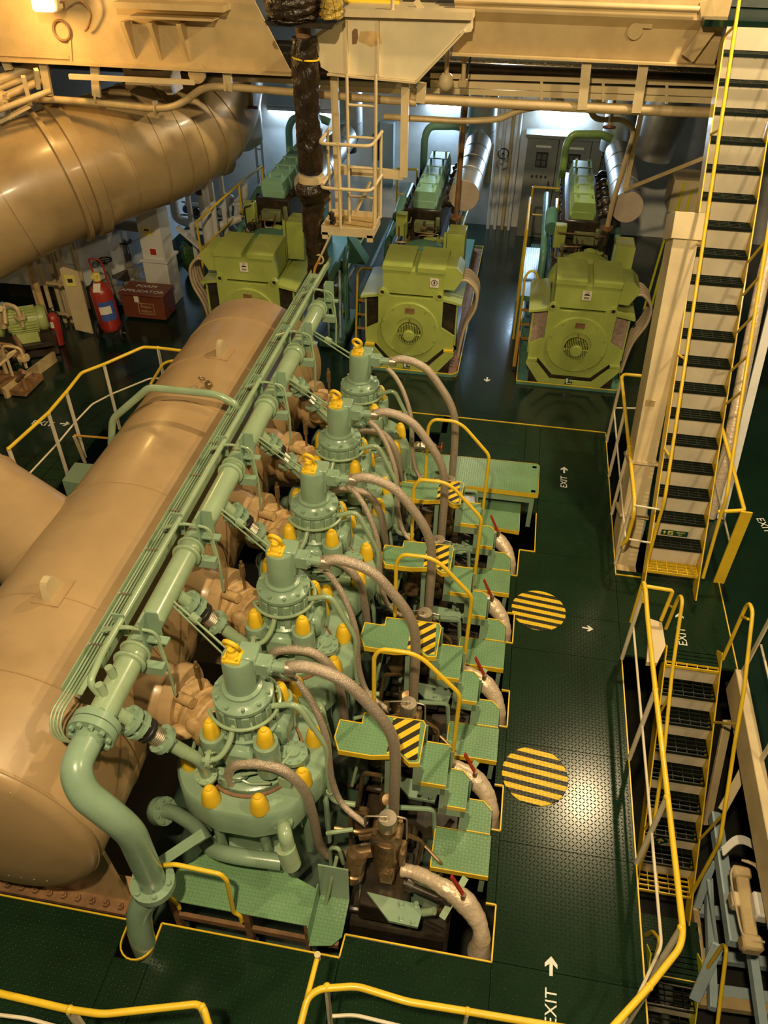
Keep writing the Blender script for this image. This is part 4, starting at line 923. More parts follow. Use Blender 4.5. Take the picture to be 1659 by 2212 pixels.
k = 2; yr = 5.275-0.175*6-0.012; zc = -0.211*6.5
cc = at(1425, 1815, Y=yr); s_ = 0.085
sg = MB().prism([(-s_, 0), (0, -s_), (s_, 0), (0, s_)], cc+V((0, -0.004, 0)), (1, 0, 0), (0, 0, 1), (0, 1, 0), 0.004).build('arrow_sign', LGRN, lower)
arrow(MB(), cc+V((0, -0.005, 0.0)), (0, 0, 1), (-1, 0, 0), s_*1.2, 0.001).build('arrow', LYEL, sg)
# lowest landing and the third flight
struct(MB().bb((SX, 3.15, -1.96), (2.5, 3.72, -1.90)).build('floor_lower_landing', PLATE))
x0, x1 = 2.0, 2.46
rl3 = [at(1395, 2020, X=1.95), at(1410, 2012, X=1.95), at(1425, 2030, X=1.95), at(1405, 2125, X=1.95)]
rr3 = [at(1508, 2120, X=x1), at(1562, 2040, X=x1), at(1570, 2048, X=x1), at(1550, 2212, X=x1)]
flight('lowest inclined ladder at the lower right corner, only its top treads showing', x0, x1, 3.2-0.175*9, -1.9-0.211*9, 0.175, 0.211, 9, [(rl3, 0.05), (rr3, 0.05)], (), False, True)
# ================================================================== railings
def railing(label, top, posts, mid=(), pm=RISER, tm=YEL, fil=0.05, mm=RISER, group='deck railings', flat=True, r=0.0205):
    xs = sum(p_.x for p_ in top)/len(top); ysn = sum(p_.y for p_ in top)/len(top); zb = min([p_[1][2] for p_ in posts]+[0]) if posts else 0
    t = thing('railing', (xs, ysn, zb), label, 'railing', group)
    MB().tube(top, r, 12, fil).build('top_rail', tm, t)
    for q in mid: MB().tube(q, 0.011, 8, 0.05).build('mid_rail', mm, t)
    for a, c in posts:
        (MB().bar(a, c, 0.05, 0.016, up=(1, 0, 0)) if flat else MB().cyl(a, c, 0.02, n=10)).build('post', pm, t)
        MB().sphere(a, r*1.25, 10, 6).build('post_cap', tm, t)
    return t
Zr = 0.97
# walkway edge above the lower flight
tp = [at(1370, 1405, Z=0.45), at(1362, 1340, Z=Zr), at(1382, 1283, Z=Zr), at(1390, 1300, Z=Zr), at(1410, 1480, Z=Zr), at(1440, 1720, Z=Zr), at(1475, 2015, Z=Zr), at(1478, 2040, Z=Zr), at(1400, 2130, Z=Zr), at(1320, 2230, Z=Zr), at(1200, 2330, Z=Zr)]
tp = [V((1.49, 5.32, 0.45)), V((1.49, 5.34, 0.97)), V((1.49, 5.2, 1.0)), V((1.49, 4.9, Zr)), V((1.49, 4.1, Zr)), V((1.495, 3.2, Zr)), V((1.50, 2.3, Zr)), V((1.47, 2.2, Zr)), V((1.27, 1.95, Zr)), V((1.03, 1.68, Zr)), V((0.85, 1.3, Zr))]
ps = [(at(1387, 1295, Z=Zr), at(1345, 1437, Z=0)), (at(1410, 1478, Z=Zr), at(1358, 1625, Z=0)), (at(1437, 1720, Z=Zr), at(1380, 1862, Z=0)), (at(1474, 2020, Z=Zr), at(1400, 2150, Z=0)), (at(1400, 2132, Z=Zr), at(1345, 2245, Z=0))]
ps = [((1.49, y_, Zr), (1.49, y_, 0)) for y_ in (5.25, 4.13, 3.2, 2.32)]+[((1.27, 1.95, Zr), (1.27, 1.95, 0))]
railing('yellow topped railing along the walkway edge above the lower ladder', tp, ps, [[V((1.49, 5.2, 0.5)), V((1.49, 2.4, 0.5)), V((1.27, 1.98, 0.5)), V((0.9, 1.4, 0.5))]], flat=False)
# walkway edge beside the ventilation trunk
tp = [V((1.8, 9.05, Zr)), V((1.52, 9.05, Zr)), V((1.49, 8.95, Zr)), V((1.49, 8.15, Zr)), V((1.49, 7.2, Zr)), V((1.49, 6.55, Zr)), V((1.50, 6.42, 0.85)), V((1.5, 6.42, 0.5)), V((1.47, 6.44, 0.42))]
ps = [((1.49, y_, Zr), (1.49, y_, 0)) for y_ in (8.95, 8.2, 7.45, 6.6)]
railing('yellow topped railing along the walkway edge beside the ventilation trunk', tp, ps, [[V((1.8, 9.05, 0.5)), V((1.49, 9.0, 0.5)), V((1.49, 6.45, 0.5)), V((1.74, 6.43, 0.5))], [V((1.49, 6.45, 0.95)), V((1.74, 6.43, 0.95))]], flat=False)
# far side of the landing
tp = [V((2.56, 8.2, Zr)), V((2.56, 6.55, Zr)), V((2.30, 6.5, 0.95))]
t = railing('short yellow railing with a wide flat end post right of the upper ladder', tp, [((2.56, 7.7, Zr), (2.56, 7.7, 0))], [[V((2.56, 8.0, 0.5)), V((2.56, 6.6, 0.5))]], flat=False, fil=0.02)
MB().bar((2.57, 6.50, 0.0), (2.57, 6.50, Zr+0.02), 0.11, 0.02, up=(0, 1, 0)).build('end_post', YEL, t)
# right-hand coaming railing
tp = [V((2.64, 5.45, Zr)), V((2.64, 5.2, Zr+0.03)), V((2.62, 4.6, Zr)), V((2.60, 1.2, Zr))]
railing('yellow topped railing on the coaming right of the lower ladder', tp, [((2.62, y_, Zr), (2.60, y_, 0.0)) for y_ in (5.25, 4.3, 3.4)], [[V((2.62, 5.2, 0.5)), V((2.6, 1.5, 0.5))]])
# nearest railings at the bottom of the picture
tp = [at(-60, 2132, Z=Zr), at(150, 2181, Z=Zr), at(222, 2191, Z=Zr), at(425, 2169, Z=Zr), at(440, 2178, Z=Zr), at(450, 2212, Z=0.93), at(462, 2300, Z=0.7)]
railing('near yellow railing at the lower left corner of the picture', tp, [(at(150, 2181, Z=Zr), at(150, 2181, Z=Zr)-V((0, 0, 0.95))), (at(436, 2176, Z=Zr), at(436, 2176, Z=Zr)-V((0, 0, 0.95)))], [[at(-60, 2185, Z=0.85), at(60, 2200, Z=0.8), at(150, 2225, Z=0.75)]])
tp = [at(640, 2250, Z=0.9), at(664, 2155, Z=Zr), at(690, 2136, Z=Zr), at(770, 2130, Z=Zr), at(880, 2164, Z=Zr), at(1010, 2185, Z=Zr), at(1240, 2224, Z=Zr)]
railing('near yellow railing at the bottom centre of the picture', tp, [(at(706, 2132, Z=Zr), at(706, 2132, Z=Zr)-V((0, 0, 0.95))), (at(1010, 2185, Z=Zr), at(1010, 2185, Z=Zr)-V((0, 0, 0.95)))], [[at(718, 2195, Z=0.8), at(765, 2192, Z=0.8), at(900, 2225, Z=0.8)]])
a = at(686, 2066, Z=0.9); a2 = at(648, 2215, Z=0.9)
t = thing('gate_bar', tuple(a-V((0, 0, 0.9))), 'slim yellow gate bar pointing to the engine from the bottom railing', 'barrier')
MB().cyl(a, a2, 0.016, n=10).build('bar', YEL, t); MB().cyl(a-V((0, 0, 0.03)), a+V((0, 0, 0.03)), 0.02, n=10).build('tip', CREAM, t); MB().cyl(a2, V((a2.x, a2.y, 0)), 0.016, n=8).build('post', YEL, t)
# port side railing round the small stair well
tp = [at(60, 1278-300, Z=Zr) for _ in range(0)]
c6 = lambda a, c_, z: at(a/2.9625, 500+c_/2.9625, Z=z)
tp = [c6(55, 1390, Zr), c6(310, 1160, Zr), c6(430, 1020, Zr), c6(520, 905, Zr), c6(665, 850, Zr), c6(915, 740, Zr), c6(1010, 745, Zr), c6(1200, 768, Zr)]
ps = [(p_, (p_.x, p_.y, 0)) for p_ in (c6(55, 1390, Zr), c6(310, 1165, Zr), c6(425, 1030, Zr), c6(665, 852, Zr), c6(1010, 745, Zr))]
railing('yellow topped railing round the stair well left of the exhaust receiver', tp, ps, [[c6(150, 1590, 0.5), c6(370, 1355, 0.5), c6(490, 1210, 0.5), c6(590, 1105, 0.5), c6(715, 1040, 0.5), c6(960, 940, 0.5), c6(1060, 940, 0.5)]])
tp = [c6(1150, 825, 0.95), c6(1080, 830, 0.95), c6(1040, 850, 0.95), c6(965, 975, 0.95), c6(945, 1080, 0.6)]
railing('short yellow handrail with coupling rings close to the receiver', tp, [], [], r=0.018)
t = thing('stair_well_hatch', tuple(c6(540, 1530, 0.1)), 'low green box and tread strip in the stair well left of the receiver', 'platform')
q = [at(x_, y_, Z=0.25) for x_, y_ in ((162, 999), (218, 1004), (190, 1048), (134, 1038))]
MB().prism([(p_.x, p_.y) for p_ in q], (0, 0, 0.0), (1, 0, 0), (0, 1, 0), (0, 0, 1), 0.25).build('green_box', G_ENG, t)
b = MB(); b.cyl(c6(475, 1305, 0.5), c6(720, 1325, 0.5), 0.014, n=8); b.build('cross_bar', ORANGE, t)
b = MB(); b.bar(c6(475, 1310, 0.5), c6(545, 1480, 0.0), 0.04, 0.012); b.build('post', CREAM, t)
# ================================================================== ventilation trunk beside the upper ladder
t = thing('ventilation_shaft', (1.6, 7.2, -0.8), 'cream rectangular ventilation trunk rising steeply beside the upper ladder', 'duct')
A0, A1 = V((1.62, 6.75, -0.55)), V((1.64, 8.25, 3.02)); d = (A1-A0).normalized(); nn = V((0, -d.z, d.y))
def trunk(u0, u1, w_, h_, off=0): return MB().bar(A0+d*u0+nn*off, A0+d*u1+nn*off, w_, h_, up=tuple(nn), b=0.004)
LT = (A1-A0).length
trunk(0, LT, 0.24, 0.40).build('shaft_body', CREAM, t)
for u in (0.95, 1.55): trunk(u, u+0.035, 0.31, 0.47).build('flange', CREAM, t)
trunk(LT-0.03, LT+0.22, 0.30, 0.46).build('top_flange', CREAM, t)
trunk(LT+0.21, LT+0.225, 0.24, 0.40).build('opening', GREASE, t)
MB().box(A0+d*2.2+nn*0.20+V((-0.05, 0, 0)), (0.09, 0.02, 0.10)).build('data_plate', CREAMD, t)
# pipework in the opening below the trunk
b = MB()
t = thing('bilge_pipe_bundle', (1.66, 6.7, -0.9), 'blue grey pipes and valve in the opening left of the upper ladder', 'pipe')
MB().tube([(1.55, 7.6, -0.9), (1.58, 7.0, -0.35), (1.68, 6.75, -0.35), (1.73, 6.95, 0.3), (1.73, 7.4, 0.9)], 0.05, 14, 0.12).build('bent_pipe', BLUEG, t)
MB().tube([(1.52, 6.5, -0.55), (1.72, 6.52, -0.5), (1.74, 6.9, -0.6)], 0.06, 14, 0.1).build('cross_pipe', BLUEG, t)
b = MB(); b.torus((1.57, 7.05, -0.12), (0, 0.3, 1), 0.06, 0.008, 18, 6); b.cyl((1.57, 7.05, -0.3), (1.57, 7.05, -0.12), 0.012, n=8); b.box((1.57, 7.05, -0.32), (0.09, 0.09, 0.12), None, 0.02); b.build('valve', GREASE, t)
MB().bb((1.50, 6.44, -0.30), (1.72, 6.62, -0.02), 0.01).build('junction_box', CREAMD, t)
# ================================================================== lower right steelwork
t = thing('lower_steel_frame', (2.8, 3.6, -3.0), 'pale blue grey steel beams and struts below the right coaming', 'steel frame')
bm_ = lambda p_, q_, w_, h_, m_, nm='beam': MB().bar(p_, q_, w_, h_, b=0.004).build(nm, m_, t)
a = at(1545, 1760, Z=-1.2); c = at(1585, 2040, Z=-1.2); bm_(a, c, 0.10, 0.12, BLUEG)
bm_(at(1530, 1900, Z=-1.9), at(1540, 2180, Z=-1.9), 0.07, 0.10, BLUEG); bm_(at(1620, 2030, Z=-1.3), at(1650, 2240, Z=-1.3), 0.07, 0.10, BLUEG)
for yy in (1965, 2060, 2135, 2160): bm_(at(1500, yy, Z=-2.2), at(1700, yy+28, Z=-2.2), 0.10, 0.10, CREAMD if yy == 2160 else BLUEG)
bm_(at(1500, 1960, Z=-2.0), at(1515, 2090, Z=-2.0), 0.06, 0.10, CREAMD)
bm_(at(1552, 2040, Z=-1.4), at(1500, 2160, Z=-2.0), 0.10, 0.03, BLUEG, 'strut'); bm_(at(1540, 1860, Z=-1.3), at(1505, 1960, Z=-1.9), 0.07, 0.03, BLUEG, 'strut')
bm_(at(1530, 1900, Z=-1.4), at(1550, 2050, Z=-1.9), 0.03, 0.03, BLUEG, 'strut')
bm_((2.55, 5.0, -0.4), (2.62, 4.6, -1.6), 0.08, 0.04, CREAM, 'strut'); bm_(at(1560, 1750, Z=-0.8), at(1620, 1640, Z=-0.4), 0.08, 0.04, CREAM, 'strut')
bm_((1.55, 5.2, -0.5), (1.55, 3.4, -0.5), 0.05, 0.12, BLUEG); bm_((1.55, 5.1, -0.5), (1.62, 4.3, -1.8), 0.04, 0.04, LIMEY, 'strut')
for i, (x_, z_) in enumerate(((2.68, -0.55), (2.76, -0.62), (2.84, -0.58), (2.92, -0.66), (3.0, -0.6))):
    tag(MB().tube(spline([(x_, 5.6, z_), (x_-0.01, 4.6, z_-0.02), (x_+0.02, 3.6, z_), (x_-0.01, 1.0, z_-0.02)], 5), 0.028, 8).build('cable_run', BLACK),
        'thick dark cable under the right coaming, %s from the ladder' % ('nearest', 'second', 'third', 'fourth', 'fifth')[i], 'cable', 'cables under the right coaming')
t = thing('cabled_motor_unit', tuple(at(1605, 2040, Z=-0.9)), 'dusty beige actuator wound with cables at the lower right edge', 'actuator')
a, c = at(1598, 1880, Z=-0.5), at(1622, 2040, Z=-0.55); d = (c-a).normalized()
MB().bar(a, c, 0.11, 0.10, b=0.015).build('body', CREAMD, t); MB().bar(c-d*0.06, c+d*0.06, 0.16, 0.14, b=0.02).build('end_box', CREAMD, t); MB().bar(a-d*0.02, a+d*0.08, 0.15, 0.13, b=0.02).build('head_box', CREAMD, t)
b = MB(); m_ = a.lerp(c, 0.45); b.box(m_+V((-0.08, 0, 0.0)), (0.07, 0.12, 0.10), None, 0.01); b.build('terminal_box', CREAM, t)
b = MB()
for i in range(3):
    b.tube(spline([a+V((0.02*i, 0.05, 0.08)), a+V((0.10+0.02*i, 0.0, 0.10)), a+V((0.12, -0.10, 0.09)), m_+V((0.14+0.02*i, 0, 0.10)), m_+V((0.35, -0.02+0.03*i, 0.12))], 5), 0.010, 8)
b.tube(spline([a+V((-0.06, 0, 0.05)), a+V((-0.10, -0.1, 0.05)), m_+V((-0.09, -0.12, 0.05)), c+V((-0.06, 0.02, 0.06)), c+V((0.08, 0, 0.08))], 5), 0.009, 8); b.parts('cable_loop', CABLE, t)
b = MB(); o = at(1645, 1960, Z=-0.45); b.box(o, (0.14, 0.20, 0.12), None, 0.015); tag(b.build('white_lamp_box', WPIPE), 'white lamp housing beside the beige actuator at the right edge', 'lamp')
b = MB(); q0 = at(1560, 1850, Z=-0.7)
for i in range(4): b.tube(spline([q0+V((0, 0.02*i, 0.02)), q0+V((0.12, 0.02*i+0.10, 0.08)), q0+V((0.25, 0.02*i+0.1, 0.06)), q0+V((0.4, 0.02*i, 0))], 5), 0.012, 8)
t = thing('conduit_bundle', tuple(q0), 'bundle of pale conduits curving over the blue grey beam', 'cable'); b.parts('conduit', WPIPE, t)
# white inspection box on the landing railing
b = MB(); q = [at(x_, y_, Z=0.55) for x_, y_ in ((1404, 1336), (1430, 1345), (1438, 1395), (1420, 1432), (1397, 1430))]
b.prism([(p_.x, p_.y) for p_ in q], (0, 0, 0.50), (1, 0, 0), (0, 1, 0), (0, 0, 1), 0.05); tag(b.build('guard_plate', CREAM), 'cream guard plate on the railing at the head of the lower ladder', 'guard')
b = MB(); b.tube([at(1390, 1300, Z=0.9), at(1392, 1266, Z=0.9), at(1454, 1276, Z=0.9), at(1428, 1340, Z=0.55)], 0.018, 10, 0.03); tag(b.build('guard_rail', YEL), 'yellow guard rail loop at the head of the lower ladder', 'railing')
# steam pipe climbing right of the upper ladder
q = [at(1608, 985, X=2.5), at(1615, 800, X=2.6), at(1628, 640, X=2.7), at(1665, 480, X=2.8), at(1700, 300, X=2.9)]
q = [V((2.62, 7.6, 0.0)), V((2.66, 7.9, 0.8)), V((2.68, 8.4, 1.7)), V((2.74, 9.0, 2.6)), V((2.9, 9.6, 3.6))]
tag(MB().tube(spline(q, 6), 0.07, 16).build('lagged_riser', CLOTH), 'lagged pipe climbing behind the right side of the upper ladder', 'pipe')
tag(MB().bar((2.75, 7.6, 0.0), (2.95, 9.6, 4.0), 0.09, 0.05).build('white_brace', WPIPE), 'white steel brace leaning right of the upper ladder', 'brace')
# ================================================================== generator sets
GX = [1.0, -1.37, -3.75]; GY = 10.28
WHICH = ['right', 'middle', 'left']
def label_plate(name, o, ex, ey, w_, h_, m, parent):
    ez = V(ex).cross(V(ey)).normalized(); return MB().prism([(-w_/2, -h_/2), (w_/2, -h_/2), (w_/2, h_/2), (-w_/2, h_/2)], V(o), ex, ey, ez, 0.003).build(name, m, parent)
def make_alternator(xc, side, idx):
    P = lambda x, y, z: (xc+x, GY+y, z)
    t = thing('alternator', (xc, GY, 0), 'lime green alternator of the %s generator set facing the viewer' % WHICH[idx], 'alternator', 'generator alternators')
    pl = [(-0.46, 0.74), (-0.46, 1.16), (-0.455, 1.24), (-0.42, 1.275), (-0.37, 1.265), (-0.29, 1.165), (0.29, 1.165), (0.37, 1.265), (0.42, 1.275), (0.455, 1.24), (0.46, 1.16), (0.46, 0.74), (0.645, 0.63), (0.645, 0.41), (0.50, 0.415), (0.27, 0.175), (-0.27, 0.175), (-0.50, 0.415), (-0.645, 0.41), (-0.645, 0.63)]
    ep = MB().prism(pl, P(0, 0, 0), (1, 0, 0), (0, 0, 1), (0, 1, 0), 0.04).build('end_plate', G_ALT, t)
    for s_ in (-1, 1):
        MB().torus(P(s_*0.405, -0.001, 1.215), (0, 1, 0), 0.035, 0.010, 18, 6).build('lifting_ear', G_ALT, ep)
        MB().cyl(P(s_*0.405, -0.004, 1.215), P(s_*0.405, 0.0, 1.215), 0.03, n=16).build('ear_hole', GREASE, ep)
    b = MB(); b.lathe([(0.42, 0), (0.42, 0.02), (0.41, 0.03), (0.20, 0.035), (0.19, 0.02), (0.0001, 0.02)], P(0, 0.0, 0.68), (0, -1, 0), 56); dc = b.build('bearing_cover', G_ALT, t)
    MB().ringbolts(P(0, -0.03, 0.68), (0, -1, 0), 0.39, 10, 0.012, 0.012, 0.3).parts('cover_bolt', G_ALT, dc)
    MB().lathe([(0.165, 0), (0.165, 0.012), (0.0001, 0.013)], P(0, -0.022, 0.64), (0, -1, 0), 36).build('vent_recess', GREASE, dc)
    for i in range(13):
        x_ = -0.138+0.023*i; hgt = math.sqrt(max(0, 0.155**2-x_**2)); MB().bb(P(x_-0.0055, -0.075, 0.64-hgt), P(x_+0.0055, -0.03, 0.64+hgt)).build('vent_fin', G_ALT, dc)
    MB().lathe([(0.085, 0.0), (0.085, 0.075), (0.075, 0.085), (0.0001, 0.09)], P(0, -0.02, 0.62), (0, -1, 0), 24).box(P(0, -0.06, 0.62), (0.33, 0.03, 0.04), None, 0.005).build('hub_cap', G_ALT, dc)
    label_plate('name_plate', P(0.0, -0.037, 0.985), (1, 0, 0), (0, 0, 1), 0.13, 0.075, RUST, dc)
    MB().box(P(0, -0.04, 0.80), (0.02, 0.01, 0.12)).build('grease_nipple', RUST, dc)
    MB().bb(P(-0.43, 0.04, 0.22), P(0.43, 1.05, 1.16), 0.02).build('stator_body', G_ALT, t)
    # side air filters under sloping hoods
    for s_ in (-1, 1):
        x0, x1 = 0.46*s_, 0.665*s_
        MB().bb(P(min(x0, x1), 0.10, 0.50), P(max(x0, x1), 1.0, 1.10)).build('air_filter', [RUST, GREASE, GREASE][idx] if idx else PINKF, t)
        MB().prism([(0.44*s_, 1.18), (0.72*s_, 1.12), (0.72*s_, 1.09), (0.44*s_, 1.14)], P(0, 0.02, 0), (1, 0, 0), (0, 0, 1), (0, 1, 0), 1.02).build('filter_hood', G_ALT, t)
        MB().bb(P(0.655*s_-0.012, 0.08, 0.45), P(0.655*s_+0.012, 0.11, 1.10)).build('filter_frame', G_ALT, t)
    # terminal box with two lids
    bx0 = -0.40 if side > 0 else -0.45; bx1 = bx0+0.85
    tb = MB().prism([(0.03, 1.20), (0.03, 1.535), (0.68, 1.575), (0.68, 1.20)], P(bx0, 0, 0), (0, 1, 0), (0, 0, 1), (1, 0, 0), 0.85).build('terminal_box', G_ALT, t)
    for (u0, u1) in ((0.0, 0.39), (0.49, 0.85)):
        MB().prism([(0.015, 1.535), (0.015, 1.60), (0.66, 1.65), (0.66, 1.575)], P(bx0+u0-0.01, 0, 0), (0, 1, 0), (0, 0, 1), (1, 0, 0), u1-u0+0.02).build('lid', G_ALT, tb)
    label_plate('warning_label', P(bx0+(0.42 if idx != 1 else 0.72), 0.024, 1.40), (1, 0, 0), (0, 0, 1), 0.12, 0.13, PAPER, tb)
    o = P(bx0+(0.42 if idx != 1 else 0.72), 0.019, 1.405); b = MB()
    if idx == 1: b.torus(o, (0, 1, 0), 0.04, 0.004, 20, 6); b.box((o[0], o[1], o[2]), (0.02, 0.004, 0.04))
    else: b.prism([(-.04, 0), (-.03, .016), (0, .024), (.03, .016), (.04, 0)], o, (1, 0, 0), (0, 0, 1), (0, -1, 0), 0.002); b.box((o[0], o[1], o[2]-0.03), (0.075, 0.003, 0.006)); b.box((o[0], o[1], o[2]-0.045), (0.06, 0.003, 0.006))
    b.parts('warning_symbol', INK, tb)
    if idx != 1: text_mb('CO2', 0.03, (o[0], o[1]-0.001, o[2]+0.043), (1, 0, 0), (0, 0, 1), 0.001).build('lettering', INK, tb)
    # cable entry on one side with looping cables
    sx0 = bx1 if side > 0 else bx0
    cb = MB().prism([(0, 1.60), (0.16*side, 1.60), (0.25*side, 1.52), (0.25*side, 1.45), (0.15*side, 1.28), (0, 1.28)], P(sx0, 0.10, 0), (1, 0, 0), (0, 0, 1), (0, 1, 0), 0.45).build('cable_box', G_ALT, t)
    for i in range(5):
        yy = 0.13+0.09*i; o = V(P(sx0+side*0.22, yy, 1.42))
        b = MB().tube(spline([o, o+V((side*0.10, 0, 0.0)), o+V((side*0.23, 0.02, -0.16)), o+V((side*0.23, 0.03, -0.42)), o+V((side*0.10, 0.04, -0.75)), o+V((side*0.04, 0.04, -1.2))], 6), 0.022, 10); b.build('power_cable', CABLE, cb)
    # skid: front apron with a sloping cut, bed plate
    MB().prism([(-0.66, 0.385), (-0.535, 0.385), (-0.295, 0.115), (0.295, 0.115), (0.535, 0.385), (0.66, 0.385), (0.66, 0.33), (0.42, 0.02), (-0.44, 0.02), (-0.66, 0.33)], P(0, -0.03, 0), (1, 0, 0), (0, 0, 1), (0, 1, 0), 0.03).build('skid_apron', G_ALT, t)
    b = MB()
    for s_ in (-1, 1): b.bb(P(s_*0.58-0.07, -0.035, 0.385), P(s_*0.58+0.07, 0.08, 0.415))
    b.parts('mount_pad', YEL if idx == 1 else G_ALT, t)
    MB().bb(P(-0.60, 0.03, 0.0), P(0.60, 1.1, 0.36), 0.01).build('skid', GREASE, t)  # coloured black so the gap above the apron reads as deep shade
    label_plate('exit_route_sign', P(-0.02, -0.034, 0.11), (1, 0, 0), (0, 0, 1), 0.10, 0.11, LGRN, t)
    b = MB(); arrow(b, P(0.005, -0.038, 0.12), (1, 0, 0), (0, 0, 1), 0.05, 0.001); b.bb(P(-0.06, -0.038, 0.085), P(-0.03, -0.0365, 0.15)); b.bb(P(-0.05, -0.038, 0.065), P(0.02, -0.0365, 0.075)); b.parts('sign_mark', PAPER, t)
    return t
PINKF = mat('dusty_filter_felt', (0.34, 0.245, 0.19), 0.85, var=0.3, vs=30, dirt=0.3, dcol=(0.14, 0.08, 0.05), ds=12)
alts = [make_alternator(GX[0], 1, 0), make_alternator(GX[1], 1, 1), make_alternator(GX[2], -1, 2)]
# drip coaming on the deck round each set
for i, gx in enumerate(GX):
    b = MB(); pts = [(gx-0.76, GY-0.06), (gx+0.66, GY-0.06), (gx+0.74, GY+0.02), (gx+0.74, 15.2), (gx-0.76, 15.2), (gx-0.76, GY-0.06)]
    for a, c in zip(pts[:-1], pts[1:]): b.bar((a[0], a[1], 0.048), (c[0], c[1], 0.048), 0.012, 0.010)
    struct(b.build('trim_%d' % (20+i), YEL))
    b = MB()
    for a, c in zip(pts[:-1], pts[1:]): b.bar((a[0], a[1], 0.021), (c[0], c[1], 0.021), 0.010, 0.042)
    struct(b.build('trim_%d' % (30+i), G_TEAL))
    struct(MB().bb((gx-0.75, GY-0.05, 0.001), (gx+0.73, 15.19, 0.008)).build('floor_drip_tray_%d' % (i+1), G_TEAL if i == 0 else RUST))
def make_diesel(xc, idx):
    rnd = random.Random(11+idx); P = lambda x, y, z: (xc-0.08+x, GY+y, z)
    t = thing('generator_engine', (xc, GY+1.3, 0), 'diesel engine of the %s generator set with green cylinder covers' % WHICH[idx], 'engine', 'generator diesel engines')
    b = MB(); b.lathe([(0.44, 0), (0.50, 0.02), (0.52, 0.06), (0.52, 0.26), (0.44, 0.28)], P(0.10, 0.95, 1.02), (0, 1, 0), 48, 0, 2*math.pi); b.build('flywheel_housing', G_ALT if idx == 0 else G_TEAL, t)
    MB().lathe([(0.525, 0), (0.55, 0.0), (0.55, 0.17), (0.525, 0.17)], P(0.10, 1.0, 1.02), (0, 1, 0), 40, R(20), R(160)).build('flywheel_guard', G_TEAL, t)
    MB().bb(P(-0.36, 1.25, 0.1), P(0.36, 4.2, 1.30), 0.03).build('crankcase', GREASE, t)
    for i in range(5):
        MB().bb(P(-0.375, 1.75+0.44*i, 0.55), P(-0.36, 2.10+0.44*i, 1.05), 0.005).build('crankcase_door', G_TEAL, t)
        MB().bb(P(0.36, 1.75+0.44*i, 0.55), P(0.375, 2.10+0.44*i, 1.05), 0.005).build('crankcase_door', G_TEAL, t)
    MB().bb(P(-0.27, 1.75, 1.25), P(0.27, 4.05, 1.78), 0.02).build('cylinder_block', GREASE, t)
    col = G_ALT2 if idx == 0 else G_MINT
    for i in range(5):
        y_ = 1.98+0.43*i
        b = MB(); b.box(P(0, y_, 1.84), (0.38, 0.37, 0.16), None, 0.03); b.prism([(-0.185, 1.90), (0.185, 1.90), (0.15, 2.03), (-0.15, 2.03)], P(0, y_-0.18, 0), (1, 0, 0), (0, 0, 1), (0, 1, 0), 0.36)
        cv = b.build('cylinder_cover', col, t)
        for sx, sy in ((-0.10, 0.06), (0.10, 0.06)):
            b = MB(); b.cyl(P(sx, y_+sy, 2.02), P(sx, y_+sy, 2.07), 0.018, n=8)
            b.box(P(sx, y_+sy, 2.075), (0.07, 0.014, 0.012)); b.box(P(sx, y_+sy, 2.075), (0.014, 0.07, 0.012)); b.build('cover_knob', col, cv)
        MB().sphere(P(0.36, y_, 1.86), 0.10, 10, 8, (1, 1, 0.9)).cyl(P(0.25, y_, 1.8), P(0.45, y_, 1.9), 0.06, n=10).build('exhaust_elbow', GREASE, t)
        MB().torus(P(-0.31, y_, 1.70), (1, 0, 0), 0.07, 0.016, 14, 6).build('fuel_rail_loop', GREASE, t)
    MB().cyl(P(0.47, 1.9, 1.75), P(0.47, 4.1, 1.75), 0.07, n=14).build('exhaust_manifold', GREASE, t)
    MB().tube([P(-0.30, 3.9, 1.5), P(-0.30, 3.95, 2.25), P(-0.22, 3.98, 2.40), P(0.25, 4.0, 2.42), P(0.42, 4.0, 2.36)], 0.062, 16, 0.22, seg=8).build('charge_air_pipe', col, t)
    MB().cyl(P(0.42, 1.85, 1.98), P(0.42, 4.05, 1.98), 0.032, n=12).flange(P(0.42, 1.9, 1.98), (0, 1, 0), 0.06, 0.03, 4).flange(P(0.42, 3.0, 1.98), (0, 1, 0), 0.055, 0.03, 4).build('water_outlet_pipe', col, t)
    MB().tube([P(-0.50, 1.35, 0.75), P(-0.50, 1.5, 1.35), P(-0.50, 4.0, 1.40)], 0.055, 14, 0.12).build('cooling_water_pipe', G_TEAL, t)
    MB().tube([P(-0.46, 1.45, 0.45), P(-0.46, 1.7, 1.05), P(-0.46, 3.6, 1.1)], 0.04, 12, 0.12).build('oil_pipe', G_TEAL, t)
    b = MB(); b.cyl(P(-0.42, 2.0, 1.55), P(-0.42, 2.5, 1.62), 0.10, n=16); b.build('lube_oil_cooler', G_TEAL, t)
    # front-end gear: control box, filters, pump, small piping
    b = MB(); b.box(P(-0.30, 1.55, 1.62), (0.17, 0.14, 0.34), None, 0.01); b.bb(P(-0.27, 1.5, 0.95), P(-0.22, 1.54, 1.46)); b.build('control_box', G_ALT, t)
    b = MB(); b.lathe([(0.085, 1.22), (0.085, 1.47), (0.095, 1.48), (0.095, 1.50), (0.06, 1.52), (0.0001, 1.53)], P(0.16, 1.35, 0), (0, 0, 1), 18); b.box(P(0.16, 1.35, 1.18), (0.16, 0.12, 0.07), None, 0.01); b.build('oil_filter', G_ALT, t)
    b = MB(); b.cyl(P(0.30, 1.42, 1.15), P(0.30, 1.42, 1.45), 0.05, n=14); b.flange(P(0.30, 1.42, 1.47), (0, 0, 1), 0.075, 0.03, 6); b.flange(P(0.30, 1.42, 1.30), (0, 0, 1), 0.07, 0.03, 6); b.build('strainer', G_ALT, t)
